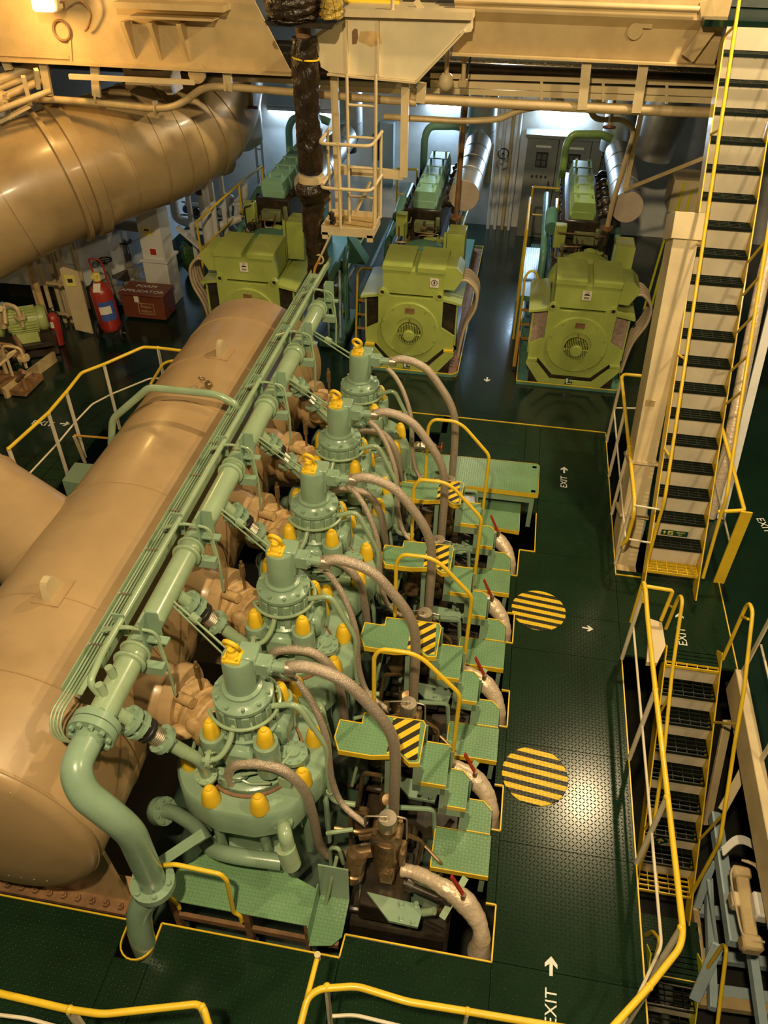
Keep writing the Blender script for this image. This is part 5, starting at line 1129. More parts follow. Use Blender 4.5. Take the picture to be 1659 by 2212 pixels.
    b = MB(); b.box(P(0.05, 1.50, 1.62), (0.30, 0.12, 0.16), None, 0.01); b.box(P(0.24, 1.6, 1.62), (0.06, 0.08, 0.22), None, 0.01); b.box(P(-0.10, 1.45, 1.35), (0.32, 0.06, 0.07), None, 0.008); b.parts('governor', G_DULL, t)
    b = MB(); b.prism([(-0.16, 0.95), (0.08, 0.95), (-0.06, 1.28), (-0.12, 1.28)], P(-0.02, 1.30, 0), (1, 0, 0), (0, 0, 1), (0, 1, 0), 0.03); b.build('coupling_guard', G_ALT, t)
    for i in range(14):
        x0, x1 = rnd.uniform(-0.38, 0.35), rnd.uniform(-0.35, 0.38); z0, z1 = rnd.uniform(0.95, 1.7), rnd.uniform(0.95, 1.75); y_ = 1.24+rnd.uniform(0, 0.22)
        MB().tube([P(x0, y_, z0), P(x0, y_-0.03, z1), P(x1, y_, z1), P(x1, y_+0.1, z1+0.05)], rnd.choice((0.010, 0.013, 0.018)), 8, 0.05).build('small_pipe', rnd.choice((GREASE, BRONZE, BRONZE, G_DULL)), t)
    for i in range(6):
        MB().box(P(rnd.uniform(-0.33, 0.3), 1.26+rnd.uniform(0, .1), rnd.uniform(1.0, 1.65)), (rnd.uniform(.06, .14), .08, rnd.uniform(.05, .12)), None, 0.01).build('fitting', rnd.choice((GREASE, BRONZE, G_DULL)), t)
    # tall cabinet on the right flank
    b = MB(); b.bb(P(0.46, 0.85, 1.22), P(0.72, 1.25, 1.78), 0.008); cb = b.build('local_panel', G_ALT, t)
    b = MB(); b.bb(P(0.42, 0.82, 1.2), P(0.455, 0.88, 1.80)); b.bb(P(0.46, 1.0, 1.78), P(0.70, 1.1, 1.785)); b.parts('panel_frame', G_ALT if idx else G_LITE, cb)
    MB().bb(P(0.50, 0.9, 0.3), P(0.56, 1.0, 1.25)).build('panel_stand', GREASE, t)
    MB().tube([P(0.52, 1.5, 0.4), P(0.56, 1.5, 1.5), P(0.60, 2.6, 1.55)], 0.05, 12, 0.15).build('coolant_riser', G_ALT if idx else G_TEAL, t)
    b = MB(); b.bb(P(0.62, 0.5, 0.12), P(0.66, 0.56, 0.92)); b.bb(P(0.70, 0.5, 0.12), P(0.74, 0.56, 0.92)); b.bb(P(0.62, 0.5, 0.16), P(0.74, 0.55, 0.2)); b.bb(P(0.62, 0.5, 0.8), P(0.74, 0.55, 0.84)); b.build('guard_frame', G_ALT if idx else G_TEAL, t)
    MB().bb(P(-0.64, 1.1, 0.0), P(0.66, 4.8, 0.22), 0.01).build('skid', G_TEAL, t)
    return t
G_ALT2 = mat('yellowish_green_paint', (0.30, 0.44, 0.12), 0.36, dirt=0.3, dcol=(0.10, 0.12, 0.03), coat=0.15)
G_MINT = mat('mint_green_paint', (0.27, 0.50, 0.34), 0.33, dirt=0.3, dcol=(0.08, 0.11, 0.05), coat=0.15)
G_DULL = mat('grimy_green_paint', (0.17, 0.19, 0.08), 0.45, dirt=0.7, dcol=(0.05, 0.035, 0.015), ds=6)
for i, gx in enumerate(GX): make_diesel(gx, i)
# exhaust silencers above the engines
for i, gx in enumerate(GX):
    t = thing('silencer', (gx+0.51, 13.2, 1.8), 'horizontal galvanised exhaust silencer of the %s generator set' % WHICH[i], 'silencer', 'generator silencers')
    MB().cyl((gx+0.52, 12.0, 2.04), (gx+0.52, 14.6, 2.04), 0.225, n=32).build('shell', GALV, t)
    for y_ in (12.7, 13.3, 13.95): MB().lathe([(0.225, 0), (0.231, 0.003), (0.231, 0.03), (0.225, 0.033)], (gx+0.52, y_, 2.04), (0, 1, 0), 32).build('strap', GALV, t)
    MB().lathe([(0.22, 0.0), (0.22, -0.01), (0.0001, -0.015)], (gx+0.52, 12.0, 2.04), (0, 1, 0), 32).build('end_plate', PINK, t)
    t2 = thing('uptake_duct', (gx+0.62, 14.9, 2.0), 'vertical silver clad exhaust uptake behind the %s generator engine' % WHICH[i], 'duct', 'generator exhaust uptakes')
    MB().cyl((gx+0.50, 15.0, 2.0), (gx+0.50, 15.0, 3.8), 0.27, n=28).build('shell', GALV, t2)
    MB().lathe([(0.27, 0), (0.277, 0.004), (0.277, 0.03), (0.27, 0.034)], (gx+0.50, 15.0, 2.18), (0, 0, 1), 28).build('strap', GALV, t2)
    MB().lathe([(0.25, 0), (0.16, -0.14), (0.16, -0.3)], (gx+0.50, 15.0, 2.0), (0, 0, 1), 24).build('reducer', GREASE, t2)
# standing pipes in front of the silencers (rusty fuel risers)
for i, (px_, lab) in enumerate(((1.30, 'right'), (-0.92, 'middle'))):
    t = thing('fuel_riser', (px_, 11.75, 1.2), 'brown vertical riser with flange in front of the %s silencer' % lab, 'pipe', 'fuel risers')
    if i == 0: q = [(px_-0.05, 11.7, 1.35), (px_-0.02, 11.75, 2.2), (px_+0.10, 11.9, 3.1), (px_-0.08, 11.9, 3.22), (px_-0.45, 11.7, 3.24), (px_-0.62, 11.5, 3.45)]
    else: q = [(px_-0.01, 11.7, 1.40), (px_, 11.72, 2.2), (px_+0.02, 11.75, 3.6)]
    MB().tube(q, 0.036, 12, 0.12).build('pipe', RUST if i else CREAMD, t)
    MB().flange((px_-0.04 if i == 0 else px_-0.005, 11.71, 1.82), (0, 0, 1), 0.085, 0.04, 4).build('flange', RUST, t)
    MB().cyl((px_-0.05, 11.70, 1.35), (px_-0.045, 11.705, 1.80), 0.055, n=14).build('lower_sleeve', GREASE, t)
# raised tread-plate gangways between the sets, with ladders and rails
def gangway(xa, xb, ya, yb, z, label, hoop):
    t = thing('gangway', ((xa+xb)/2, (ya+yb)/2, 0), label, 'platform', 'generator gangways')
    MB().bb((xa, ya, z-0.03), (xb, yb, z)).build('tread_plate', GANG, t)
    b = MB()
    for x_ in (xa+0.02, xb-0.02):
        for y_ in (ya+0.05, (ya+yb)/2, yb-0.05): b.bb((x_-0.02, y_-0.02, 0), (x_+0.02, y_+0.02, z-0.03))
    b.parts('leg', G_TEAL, t)
    b = MB(); b.bar((xa, ya, z), (xb, ya, z), 0.012, 0.08); b.bar((xa, ya, z), (xa, yb, z), 0.012, 0.08); b.build('edge_bar', G_TEAL, t)
    if hoop:
        for x_ in (xa+0.04, xb-0.04): pass
        MB().tube([(xa+0.03, ya-0.32, 0.02), (xa+0.03, ya-0.12, z+0.40), (xa+0.08, ya-0.10, z+0.48), (xb-0.13, ya-0.10, z+0.48), (xb-0.08, ya-0.12, z+0.40), (xb-0.08, ya-0.30, 0.02)], 0.018, 10, 0.08).build('ladder_hoop', ORANGE if hoop == 2 else YEL, t)
        b = MB()
        for k in range(3): b.bar((xa+0.03, ya-0.25+0.07*k, 0.18+0.2*k), (xb-0.08, ya-0.25+0.07*k, 0.18+0.2*k), 0.05, 0.02)
        b.parts('ladder_rung', ORANGE, t)
    return t
GANG = checker_bump(mat('tread_plate_painted_blue_sheen', (0.055, 0.10, 0.105), 0.28, var=0.25, vs=2, dirt=0.3, dcol=(0.03, 0.04, 0.03), spec=0.7), 0.036, 0.5)  # dark green plate, with the tubes' blue reflection put into its colour
gangway(0.16, 0.46, 11.55, 13.6, 0.72, 'tread plate gangway along the left flank of the right generator set', 1)
gangway(-2.36, -1.95, 11.4, 14.6, 0.62, 'tread plate gangway between the left and middle generator sets', 1)
def rail_run(pts, posts, label, m=YEL):
    t = thing('gangway_rail', tuple(V(posts[0][1])), label, 'railing', 'generator gangway rails')
    MB().tube(pts, 0.02, 10, 0.04).build('top_rail', m, t)
    MB().tube([V(p_)-V((0, 0, 0.45)) for p_ in pts], 0.015, 8, 0.03).build('mid_rail', m, t)
    for a, c in posts: MB().cyl(a, c, 0.02, n=10).build('post', m, t)
rail_run([(0.13, 11.6, 1.75), (0.13, 13.0, 1.75)], [((0.13, 11.6, 1.75), (0.13, 11.6, 0)), ((0.13, 13.0, 1.75), (0.13, 13.0, 0))], 'yellow rail left of the right generator gangway')
rail_run([(0.16, 13.7, 1.70), (0.62, 13.7, 1.70)], [((0.16, 13.7, 1.7), (0.16, 13.7, 0)), ((0.62, 13.7, 1.7), (0.62, 13.7, 0))], 'yellow end rail of the right generator gangway')
rail_run([(-2.28, 14.7, 1.55), (-1.92, 14.7, 1.55)], [((-2.28, 14.7, 1.55), (-2.28, 14.7, 0)), ((-1.92, 14.7, 1.55), (-1.92, 14.7, 0))], 'yellow end rail of the gangway beside the middle set')
rail_run([(-4.95, 11.6, 1.5), (-4.7, 13.0, 1.65), (-4.6, 14.0, 1.65)], [((-4.95, 11.6, 1.5), (-4.95, 11.6, 0)), ((-4.7, 13.0, 1.65), (-4.7, 13.0, 0)), ((-4.6, 14.0, 1.65), (-4.6, 14.0, 0))], 'yellow rail on the far left of the left generator set')
# auxiliary pump group between left and middle sets
t = thing('cooling_pump_group', (-2.75, 11.3, 0), 'teal pumps and bent pipes beside the left alternator', 'pump')
rnd = random.Random(3)
MB().tube([(-2.72, 11.0, 0.1), (-2.72, 11.0, 0.95), (-2.68, 11.6, 1.05), (-2.66, 11.7, 0.5)], 0.055, 14, 0.12).build('bent_pipe', G_TEAL, t)
MB().tube([(-2.55, 11.4, 0.2), (-2.55, 11.4, 1.1), (-2.62, 11.9, 1.15)], 0.045, 12, 0.12).build('bent_pipe', G_TEAL, t)
for i in range(4):
    y_ = 10.9+0.25*i; MB().cyl((-2.62, y_, 0.3+0.1*i), (-2.62, y_+0.02, 0.75+0.1*i), 0.06, n=14).flange((-2.62, y_, 0.32+0.1*i), (0, 0, 1), 0.09, 0.04, 6).build('pump_body', (G_TEAL, G_ALT, G_TEAL, BLUEG)[i], t)
for i in range(8):
    x_ = rnd.uniform(-2.8, -2.5); y_ = rnd.uniform(10.8, 11.8); MB().tube([(x_, y_, 0.1), (x_, y_, rnd.uniform(.5, 1.1)), (x_+rnd.uniform(-.1, .1), y_+0.3, rnd.uniform(.5, 1.1))], 0.02, 8, 0.06).build('small_pipe', rnd.choice((G_TEAL, G_ALT, GREASE, BLUEG)), t)
MB().bb((-2.85, 10.75, 0.0), (-2.45, 11.9, 0.12), 0.01).build('base', G_TEAL, t)
MB().prism([(0, 0.9), (0.3, 0.9), (0, 1.35)], (-2.62, 11.9, 0), (1, 0, 0), (0, 0, 1), (0, 1, 0), 0.3).build('guard', G_TEAL, t)
# orange ladder guard beside right alternator
b = MB(); b.bb((0.16, 10.62, 0.05), (0.21, 10.68, 0.62)); tag(b.build('guard_board', ORANGE), 'short rusty orange board standing left of the right alternator', 'guard')
# ================================================================== overhead deck edge
BY = 9.68
def front(pts, y): return [(at(a, c, Y=y).x, at(a, c, Y=y).z) for a, c in pts]
ex_, ez_, ey_ = V((1, 0, 0)), V((0, 0, 1)), V((0, 1, 0))
t = thing('deck_girder', (-5.5, BY, 4.0), 'deep cream deck girder with stiffener knees across the upper left', 'beam', 'overhead girders')
zl = at(300, 139, Y=BY).z; xr_ = at(632, 150, Y=BY).x
pl = [(-9.5, zl), (xr_-0.02, zl), (xr_-0.12, zl+0.18), (xr_-0.38, zl+0.66), (xr_-0.38, 5.2), (-9.5, 5.2)]
MB().prism(pl, (0, BY, 0), ex_, ez_, ey_, 0.025).build('web_plate', GIRD, t)
MB().bb((-9.5, BY-0.10, zl-0.025), (xr_, BY+0.12, zl)).build('bottom_flange', GIRD, t)
MB().prism([(-9.5, zl+0.02), (-9.5, zl+0.055), (at(150, 120, Y=BY).x, zl+0.055), (at(150, 120, Y=BY).x, zl+0.02)], (0, BY-0.02, 0), ex_, ez_, ey_, 0.02).build('edge_pipe', GIRD, t)
MB().bar((at(148, 60, Y=BY).x, BY-0.01, 4.3), (at(152, 118, Y=BY).x, BY-0.01, zl), 0.03, 0.02, up=(0, 1, 0)).build('joint_strip', GIRD, t)
ks = [at(a, c, Y=BY) for a, c in ((272, 42), (305, 130), (330, 44), (362, 134), (392, 46), (420, 137))]
for i in range(3):
    a, c = ks[2*i], ks[2*i+1]; b = MB(); yy = BY
    b.add([V((a.x, yy, a.z)), V((a.x, yy-0.17, a.z)), V((a.x+0.012, yy, zl+0.05)), V((a.x, yy-0.17, a.z-0.03)), V((a.x+0.055, yy, a.z)), V((a.x+0.055, yy-0.17, a.z)), V((a.x+0.045, yy, zl+0.05)), V((a.x+0.055, yy-0.17, a.z-0.03))], [(0, 1, 3, 2), (4, 6, 7, 5), (0, 4, 5, 1), (1, 5, 7, 3), (3, 7, 6, 2), (0, 2, 6, 4)])
    b.build('stiffener_knee', GIRD, t)
a, c = at(255, 40, Y=BY-0.3), at(470, 30, Y=BY-0.3)
MB().bb((a.x+0.1, BY-0.22, a.z-0.005), (c.x-0.1, BY, a.z+0.02)).build('shelf_plate', GIRD, t)
MB().bb((a.x-0.05, BY-0.25, 4.62), (c.x+0.05, BY, 4.68)).build('shelf_lip', GIRD, t)
MB().torus(at(133, 66, Y=BY-0.03), (0, 1, 0), 0.10, 0.014, 22, 8).build('hanging_ring', RUST, t)
for (a, c) in (((417, 148), 0.14),):
    o = at(428, 158, Y=BY); MB().lathe([(0.055, 0), (0.10, 0.0), (0.10, 0.05), (0.055, 0.05)], (o.x, BY-0.06, o.z), (0, 1, 0), 24).bb((o.x-0.13, BY-0.055, o.z+0.02), (o.x+0.13, BY-0.015, zl-0.02)).build('lifting_pad_eye', GIRD, t)
# centre box girder
cb_ = lambda a, c: (560+a/3.318, c/3.318)
CYB = 9.35
out = front([cb_(*p_) for p_ in ((600, 125), (1520, 150), (1518, 228), (1440, 240), (1128, 578), (505, 520), (440, 480), (395, 250), (515, 170))], CYB)
t = thing('crane_box_girder', (-1.7, CYB, 4.0), 'pale cream box girder with rust stains hanging at top centre', 'beam', 'overhead girders')
MB().prism(out, (0, CYB, 0), ex_, ez_, ey_, 0.45).build('front_box', CREAML, t)
b = MB(); p5 = out[4]; p4_ = out[3]
b.bar((out[5][0]-0.02, CYB+0.2, out[5][1]-0.012), (out[4][0], CYB+0.2, out[4][1]-0.012), 0.5, 0.02); b.bar((out[4][0], CYB+0.2, out[4][1]-0.01), (out[3][0]+0.05, CYB+0.2, out[3][1]+0.03), 0.5, 0.02, up=(-0.7, 0, 0.7)); b.build('bottom_flange', CREAM, t)
o = front([cb_(600, 60), cb_(1530, 90), cb_(1530, 145), cb_(600, 118)], CYB-0.08)
MB().prism(o, (0, CYB-0.1, 0), ex_, ez_, ey_, 0.6).build('top_flange', CREAM, t)
for a in (630, 860):
    o = front([cb_(a, 150), cb_(a, 540)], CYB); MB().bb((o[0][0]-0.008, CYB-0.05, o[1][1]), (o[0][0]+0.008, CYB, o[0][1])).build('stiffener', CREAM, t)
o = [at(*cb_(685, 250), Y=CYB), at(*cb_(790, 260), Y=CYB)]
MB().prism([(-.03, -.09), (.02, -.08), (.035, -.02), (.03, .05), (0.0, .06), (-.03, .03)], o[0]+V((0, -0.0015, 0)), ex_, ez_, ey_, 0.002).build('rust_stain', RUST, t)
MB().prism([(-.12, -.05), (.02, -.1), (.13, -.06), (.12, .03), (0.03, .05), (-.1, .04)], o[1]+V((0, -0.0015, 0)), ex_, ez_, ey_, 0.002).build('pale_rust_stain', STAIN, t)
# right girder
zr_ = at(1300, 127, Y=BY).z
t = thing('deck_edge_girder', (0.5, BY, 4.2), 'tan cream deck edge girder with a pad eye across the upper right', 'beam', 'overhead girders')
x0, x1 = out[1][0]-0.2, 1.80
MB().bb((x0, BY, zr_), (x1, BY+0.03, 4.62)).build('web_plate', GIRD, t); MB().bb((x0, BY-0.10, zr_-0.02), (x1, BY+0.12, zr_)).build('bottom_flange', GIRD, t)
MB().prism([(0, 4.60), (-0.10, 4.70), (-0.10, 4.88), (0.05, 4.88)], (x0, BY, 0), ey_, ez_, ex_, x1-x0).build('top_fascia', GIRD, t)
MB().bb((x0, BY-0.02, 4.86), (x1-0.2, BY+1.0, 4.92)).build('deck_plate', DECK, t)
o = at(1371, 66, Y=BY); MB().lathe([(0.035, 0), (0.075, 0.0), (0.075, 0.05), (0.035, 0.05)], (o.x, BY-0.05, o.z), (0, 1, 0), 24).bb((o.x-0.02, BY-0.045, o.z+0.03), (o.x+0.16, BY-0.005, o.z+0.07)).build('lifting_pad_eye', GIRD, t)
MB().tube([(x0, BY-0.16, 4.80), (x1-0.3, BY-0.16, 4.80)], 0.03, 12).build('fascia_pipe', GIRD, t)
a, c = at(1485, 125, Y=BY-0.1), at(1535, 55, Y=BY-0.1); MB().bar(a, c, 0.14, 0.05, up=(0, 1, 0)).build('corner_knee', GIRD, t); MB().bar(at(1525, 0, Y=BY-0.1), at(1530, 62, Y=BY-0.1), 0.12, 0.04, up=(0, 1, 0)).build('rail_post', GIRD, t)
# things standing on the deck above, cut by the top of the picture
t = thing('deck_machinery_box', (-1.0, 9.75, 4.7), 'dark machine housing with yellow pipes above the crane girder', 'machine housing')
o = front([(870, 20), (1022, 26), (1022, -40), (870, -40)], 9.9); MB().prism(o, (0, 9.9, 0), ex_, ez_, ey_, 0.25).build('housing', GREASE, t)
o = front([(745, 2), (862, 8)], 9.7); MB().cyl((o[0][0], 9.7, o[0][1]), (o[1][0], 9.7, o[1][1]), 0.03, n=10).build('pipe', YEL, t)
MB().bar(at(898, 0, Y=9.5), at(916, 28, Y=9.5), 0.06, 0.02, up=(0, 1, 0)).build('stay', CREAM, t); MB().cyl(at(848, -10, Y=9.3), at(848, 40, Y=9.3), 0.02, n=8).build('stanchion', CREAM, t)
# lamp on the girder
lo = V((-5.45, 9.30, 4.72)); lo = at(92, 8, Y=9.25)
t = thing('floodlight', tuple(lo), 'glaring lit floodlight on the girder at the top left corner', 'lamp')
MB().box(lo+V((0, 0.10, 0.02)), (0.30, 0.16, 0.20), None, 0.03).build('housing', CREAM, t)
MB().box(lo+V((0, 0.0, -0.01)), (0.25, 0.05, 0.13), None, 0.02).build('lens', BULB, t)
MB().tube(spline([lo+V((0.14, 0.1, 0)), lo+V((0.30, 0.2, 0.05)), lo+V((0.38, 0.3, -0.1)), lo+V((0.30, 0.34, -0.25)), lo+V((0.24, 0.36, -0.3))], 5), 0.012, 8).build('flex', RUST, t)
# ================================================================== plastic wrapped pipe
def crumple(pts, r0, n, seed, amp, bulge=()):
    rnd = random.Random(seed); sp = spline(pts, 14); b = MB(); k = len(sp); vs = []
    ph = [rnd.uniform(0, 6.28) for _ in range(12)]
    for i, p_ in enumerate(sp):
        u = i/(k-1); r = r0
        for (c, w_, s_) in bulge: r += s_*math.exp(-((u-c)/w_)**2)
        for j in range(n):
            a = 2*math.pi*j/n
            d = amp*(0.45*math.sin(5*a+ph[0]+i*0.33)+0.4*math.sin(9*a+ph[1]-i*0.47)+0.45*math.sin(3*a+ph[2]+i*0.9)+0.5*rnd.uniform(-1, 1))
            vs.append(p_+V((math.cos(a), math.sin(a), 0))*(r+d)+V((0, 0, rnd.uniform(-amp, amp)*0.5)))
    fs = [(i*n+j, i*n+(j+1) % n, (i+1)*n+(j+1) % n, (i+1)*n+j) for i in range(k-1) for j in range(n)]
    fs += [tuple(range(n))[::-1], tuple((k-1)*n+j for j in range(n))]
    return b.add(vs, fs)
WY = 9.12
t = thing('wrapped_pipe', tuple(at(690, 580, Y=WY)), 'vertical pipe wrapped in crumpled black plastic film at upper centre', 'pipe')
a = [at(x_, y_, Y=WY) for x_, y_ in ((657, 80), (660, 160), (666, 260), (672, 370))]
crumple(a, 0.130, 26, 1, 0.011, ((0.35, 0.2, 0.012), (0.8, 0.15, 0.015))).build('upper_wrap', BAG, t, angle=80)
a = [at(x_, y_, Y=WY) for x_, y_ in ((674, 392), (678, 430), (676, 470), (686, 560), (690, 640))]
crumple(a, 0.125, 26, 2, 0.012, ((0.12, 0.14, 0.075), (0.5, 0.2, 0.0))).build('lower_wrap', BAG, t, angle=80)
a = at(673, 388, Y=WY); MB().lathe([(0.145, -0.06), (0.15, -0.055), (0.15, 0.055), (0.145, 0.06)], a, (0.05, 0, 1), 28).build('collar', CREAM, t)
a = at(716, 458, Y=WY-0.05); crumple([a, a+V((0.01, 0, -0.12)), a+V((-0.02, 0, -0.25))], 0.03, 12, 4, 0.014).build('loose_flap', BAG, t, angle=80)
MB().cyl(at(652, 30, Y=WY), at(657, 90, Y=WY), 0.08, n=18).build('bare_pipe', RUST, t); a = at(660, 125, Y=WY); MB().torus(a, (0.1, 0, 1), 0.137, 0.010, 24, 6).build('yellow_tape', YEL, t)
t = thing('wrapped_machine', tuple(at(650, 40, Y=9.0)), 'machine part bagged in black plastic at the top edge', 'machine')
a = at(630, 5, Y=9.0); crumple([a+V((0, 0, 0.22)), a+V((0.01, 0, 0.05)), a+V((0, 0, -0.12)), a+V((0.0, 0, -0.15))], 0.20, 26, 6, 0.02, ((0.4, 0.4, 0.08),)).build('bag', BAG, t, angle=80)
a = at(716, 8, Y=9.0); crumple([a+V((0, 0, 0.2)), a+V((0, 0, 0.0)), a+V((-0.01, 0, -0.12))], 0.11, 20, 8, 0.015).build('clear_bag', GOLDBAG, t, angle=80)
o = front([(574, 44), (725, 52), (718, 62), (580, 54)], 8.9); MB().prism(o, (0, 8.85, 0), ex_, ez_, ey_, 0.5).build('tray', GREASE, t)
# ================================================================== hanging inspection platform with ladder
c9 = lambda a, c: (560+a/4.88, 200+c/4.88)
t = thing('inspection_cage', tuple(at(760, 490, Y=9.1)), 'cream hanging ladder platform with mesh floor under the box girder', 'platform')
FY = 9.5
def post(nm, p0, p1, w_, d_, y, m_=CREAM): a, c = at(*p0, Y=y), at(*p1, Y=y); return MB().bar((a.x, y, a.z), (c.x, y, c.z), d_, w_, up=(1, 0, 0)).build(nm, m_, t)
post('hanger_leg', (722, 168), (733, 455), 0.085, 0.05, FY); post('hanger_leg', (876, 178), (872, 382), 0.085, 0.06, FY); post('hanger_leg', (815, 370), (812, 462), 0.085, 0.04, FY)
a, c = at(735, 366, Y=FY), at(872, 378, Y=FY); MB().bar(a, c, 0.05, 0.10).build('cross_bar', CREAM, t)
PY = 9.02
for x_ in (749, 812):
    a, c = at(x_, 150, Y=9.25), at(x_ if x_ == 749 else 806, 300 if x_ == 812 else 498, Y=9.12 if x_ == 749 else 9.25)
    a = at(x_, 160, Y=9.2); zb = at(x_, 498, Y=9.0).z if x_ == 749 else at(810, 470, Y=9.3).z
    MB().cyl((a.x, 9.2, a.z), (a.x, 9.2, zb), 0.018, n=10).build('ladder_stile', CREAM, t)
xa, xb = at(749, 160, Y=9.2).x, at(812, 160, Y=9.2).x
zt_ = at(780, 228, Y=9.2).z; dz = at(780, 228, Y=9.2).z-at(780, 297, Y=9.2).z
for k in range(5): MB().cyl((xa, 9.2, zt_-dz*k), (xb, 9.2, zt_-dz*k), 0.015, n=8).build('rung', CREAM, t)
zp = at(752, 478, Y=9.2).z
xl_, xr2 = at(697, 489, Z=zp), at(804, 502, Z=zp); bl, brr = at(714, 464, Z=zp), at(818, 468, Z=zp)
y0, y1 = (xl_.y+xr2.y)/2, (bl.y+brr.y)/2; x0, x1 = xl_.x, xr2.x
MB().bb((x0, y0, zp-0.012), (x1, y1, zp)).build('mesh_floor', MESHF, t)
b = MB(); b.bar((x0, y0, zp-0.03), (x1, y0, zp-0.03), 0.02, 0.10); b.bar((x0, y0, zp-0.03), (x0, y1, zp-0.03), 0.02, 0.10); b.bar((x1, y0, zp-0.03), (x1, y1, zp-0.03), 0.02, 0.10); b.bar((x0, y1, zp+0.01), (x1, y1, zp+0.01), 0.02, 0.10)
b.bb((x0, y0-0.01, zp-0.13), (x0+0.07, y0+0.02, zp-0.05)); b.bb((x1-0.07, y0-0.01, zp-0.13), (x1, y0+0.02, zp-0.05)); b.build('floor_frame', CREAM, t)
zt2 = at(790, 316, Y=y0).z; zm = at(770, 411, Y=y0).z
for z_ in (zt2, zm): MB().tube([(x0+0.02, y1, z_+0.04), (x0, y0, z_), (x1-0.02, y0, z_), (x1+0.02, y1, z_+0.04)], 0.020, 10, 0.09).build('guard_rail', CREAM, t)
for x_, y_ in ((x0+0.02, y1-0.1), (x1+0.01, y1), ((x0+x1)/2-0.08, y0), (x1, y0+0.1)): MB().cyl((x_, y_, zp), (x_, y_, zt2+0.02), 0.018, n=10).build('guard_post', CREAM, t)
a = V((x0+0.12, y0, zp-0.05)); c = at(690, 560, Y=9.0); MB().bar(a, c, 0.035, 0.02).build('tie_bar', CREAM, t); MB().torus(c, (0.3, 1, 0), 0.055, 0.012, 20, 8).build('tie_ring', CREAM, t)
MB().tube(spline([c, c+V((-0.06, 0, -0.12)), c+V((-0.08, 0, -0.25))], 5), 0.018, 8).build('copper_tail', ORANGE, t)
MB().bar(at(770, 455, Y=9.4), at(800, 392, Y=9.5), 0.04, 0.02).build('diagonal', CREAM, t)
# ================================================================== pipes and rails under the girders
def xpipe(label, pts, r, m_, y, nm='overhead_pipe', fil=0.15):
    q = [at(a, c, Y=y) for a, c in pts]; return tag(MB().tube(q, r, 12, fil).build(nm, m_), label, 'pipe', 'overhead pipes')
xpipe('tan pipe with clamps snaking in front of the big exhaust duct', [(-40, 226), (30, 214), (110, 214), (210, 222), (335, 235), (372, 232), (400, 218), (432, 194), (455, 187), (500, 188), (640, 200), (900, 222)], 0.042, CREAMD, 9.72)
for i, (a, c) in enumerate(((209, 212), (337, 236), (492, 185))):
    o = at(a, c, Y=9.72); tag(MB().torus(o, (1, 0, 0), 0.055, 0.014, 16, 6).box(o+V((0, 0, 0.07)), (0.05, 0.05, 0.05)).build('pipe_clamp', CREAMD), ('left', 'middle', 'right')[i]+' clamp on the snaking tan pipe', 'clamp', 'pipe clamps')
xpipe('thick tan pipe across the upper right below the walkway rails', [(880, 212), (1100, 224), (1300, 234), (1545, 244)], 0.055, CREAMD, 9.76)
xpipe('tan pipe bending down from the overhead pipe left of the switchboard', [(830, 252), (1000, 262), (1080, 258), (1120, 238), (1180, 228)], 0.035, CREAMD, 9.80)
for i, (y_, yy, r_, m_) in enumerate(((152, 10.4, 0.09, GREASE), (164, 10.7, 0.06, RUST), (138, 11.0, 0.12, FOIL), (175, 11.2, 0.10, GREASE), (150, 11.8, 0.16, FOIL), (132, 12.4, 0.16, GREASE))):
    q = [at(620, y_-12, Y=yy), at(1560, y_+22, Y=yy)]; zz_ = (q[0].z+q[1].z)/2; q = [V((-9.5, yy, zz_)), V((7.0, yy, zz_))]
    tag(MB().cyl(q[0], q[1], r_, n=14).build('overhead_pipe', m_), ('black cross pipe', 'rusty cross pipe', 'foil clad cross pipe', 'dark cross pipe', 'thick foil clad cross pipe', 'thick black cross pipe')[i]+' in the dark under the right girder', 'pipe', 'pipes under the girder')
# light fittings, lagged drops seen in the gap
for i, (a, ww) in enumerate(((905, 26), (1065, 30), (1210, 26), (1300, 20))):
    o = at(a, 165, Y=12.8); tag(MB().cyl((o.x, 12.8, o.z-0.35), (o.x, 12.8, 4.75), 0.11, n=16).build('lagged_drop', FOIL), ('first', 'second', 'third', 'fourth')[i]+' foil clad drop pipe from the left under the right girder', 'pipe', 'foil drop pipes')
# gangway rails under the girder
t = thing('overhead_gangway', tuple(at(1100, 215, Y=10.2)), 'cream railed gangway running under the right girder', 'gangway')
GYY = 10.25
for (y0_, y1_, w_) in ((163, 182, 0.05), (180, 202, 0.07), (195, 218, 0.06)):
    MB().bar(at(930, y0_, Y=GYY), at(1560, y1_, Y=GYY), 0.03, w_).build('rail', CREAM, t)
for x_ in (905, 1170, 1303, 1440): MB().bar(at(x_, 160+(x_-930)*0.03, Y=GYY), at(x_, 208+(x_-930)*0.03, Y=GYY), 0.05, 0.03, up=(1, 0, 0)).build('post', CREAM, t)
MB().bar(at(640, 185, Y=GYY+0.2), at(930, 200, Y=GYY+0.2), 0.05, 0.06).build('rail', CREAM, t); MB().bar(at(490, 170, Y=GYY+0.3), at(900, 185, Y=GYY+0.3), 0.05, 0.05).build('rail', CREAM, t)
for i, (xt, yt, xb, yb) in enumerate(((1268, 133, 1257, 236), (1391, 137, 1374, 243), (912, 178, 908, 222), (490, 152, 494, 196), (204, 134, 209, 208), (92, 130, 106, 206), (8, 124, 20, 150))):
    a, c = at(xt, yt, Y=BY), at(xb, yb, Y=BY+0.02); tag(MB().bar(a, c, 0.04, 0.10, up=(1, 0, 0)).build('hanger_strap', CREAM), 'cream hanger strap under the girder, %s from the right' % ('second', 'first', 'third', 'fourth', 'fifth', 'sixth', 'seventh')[i], 'hanger', 'hanger straps')
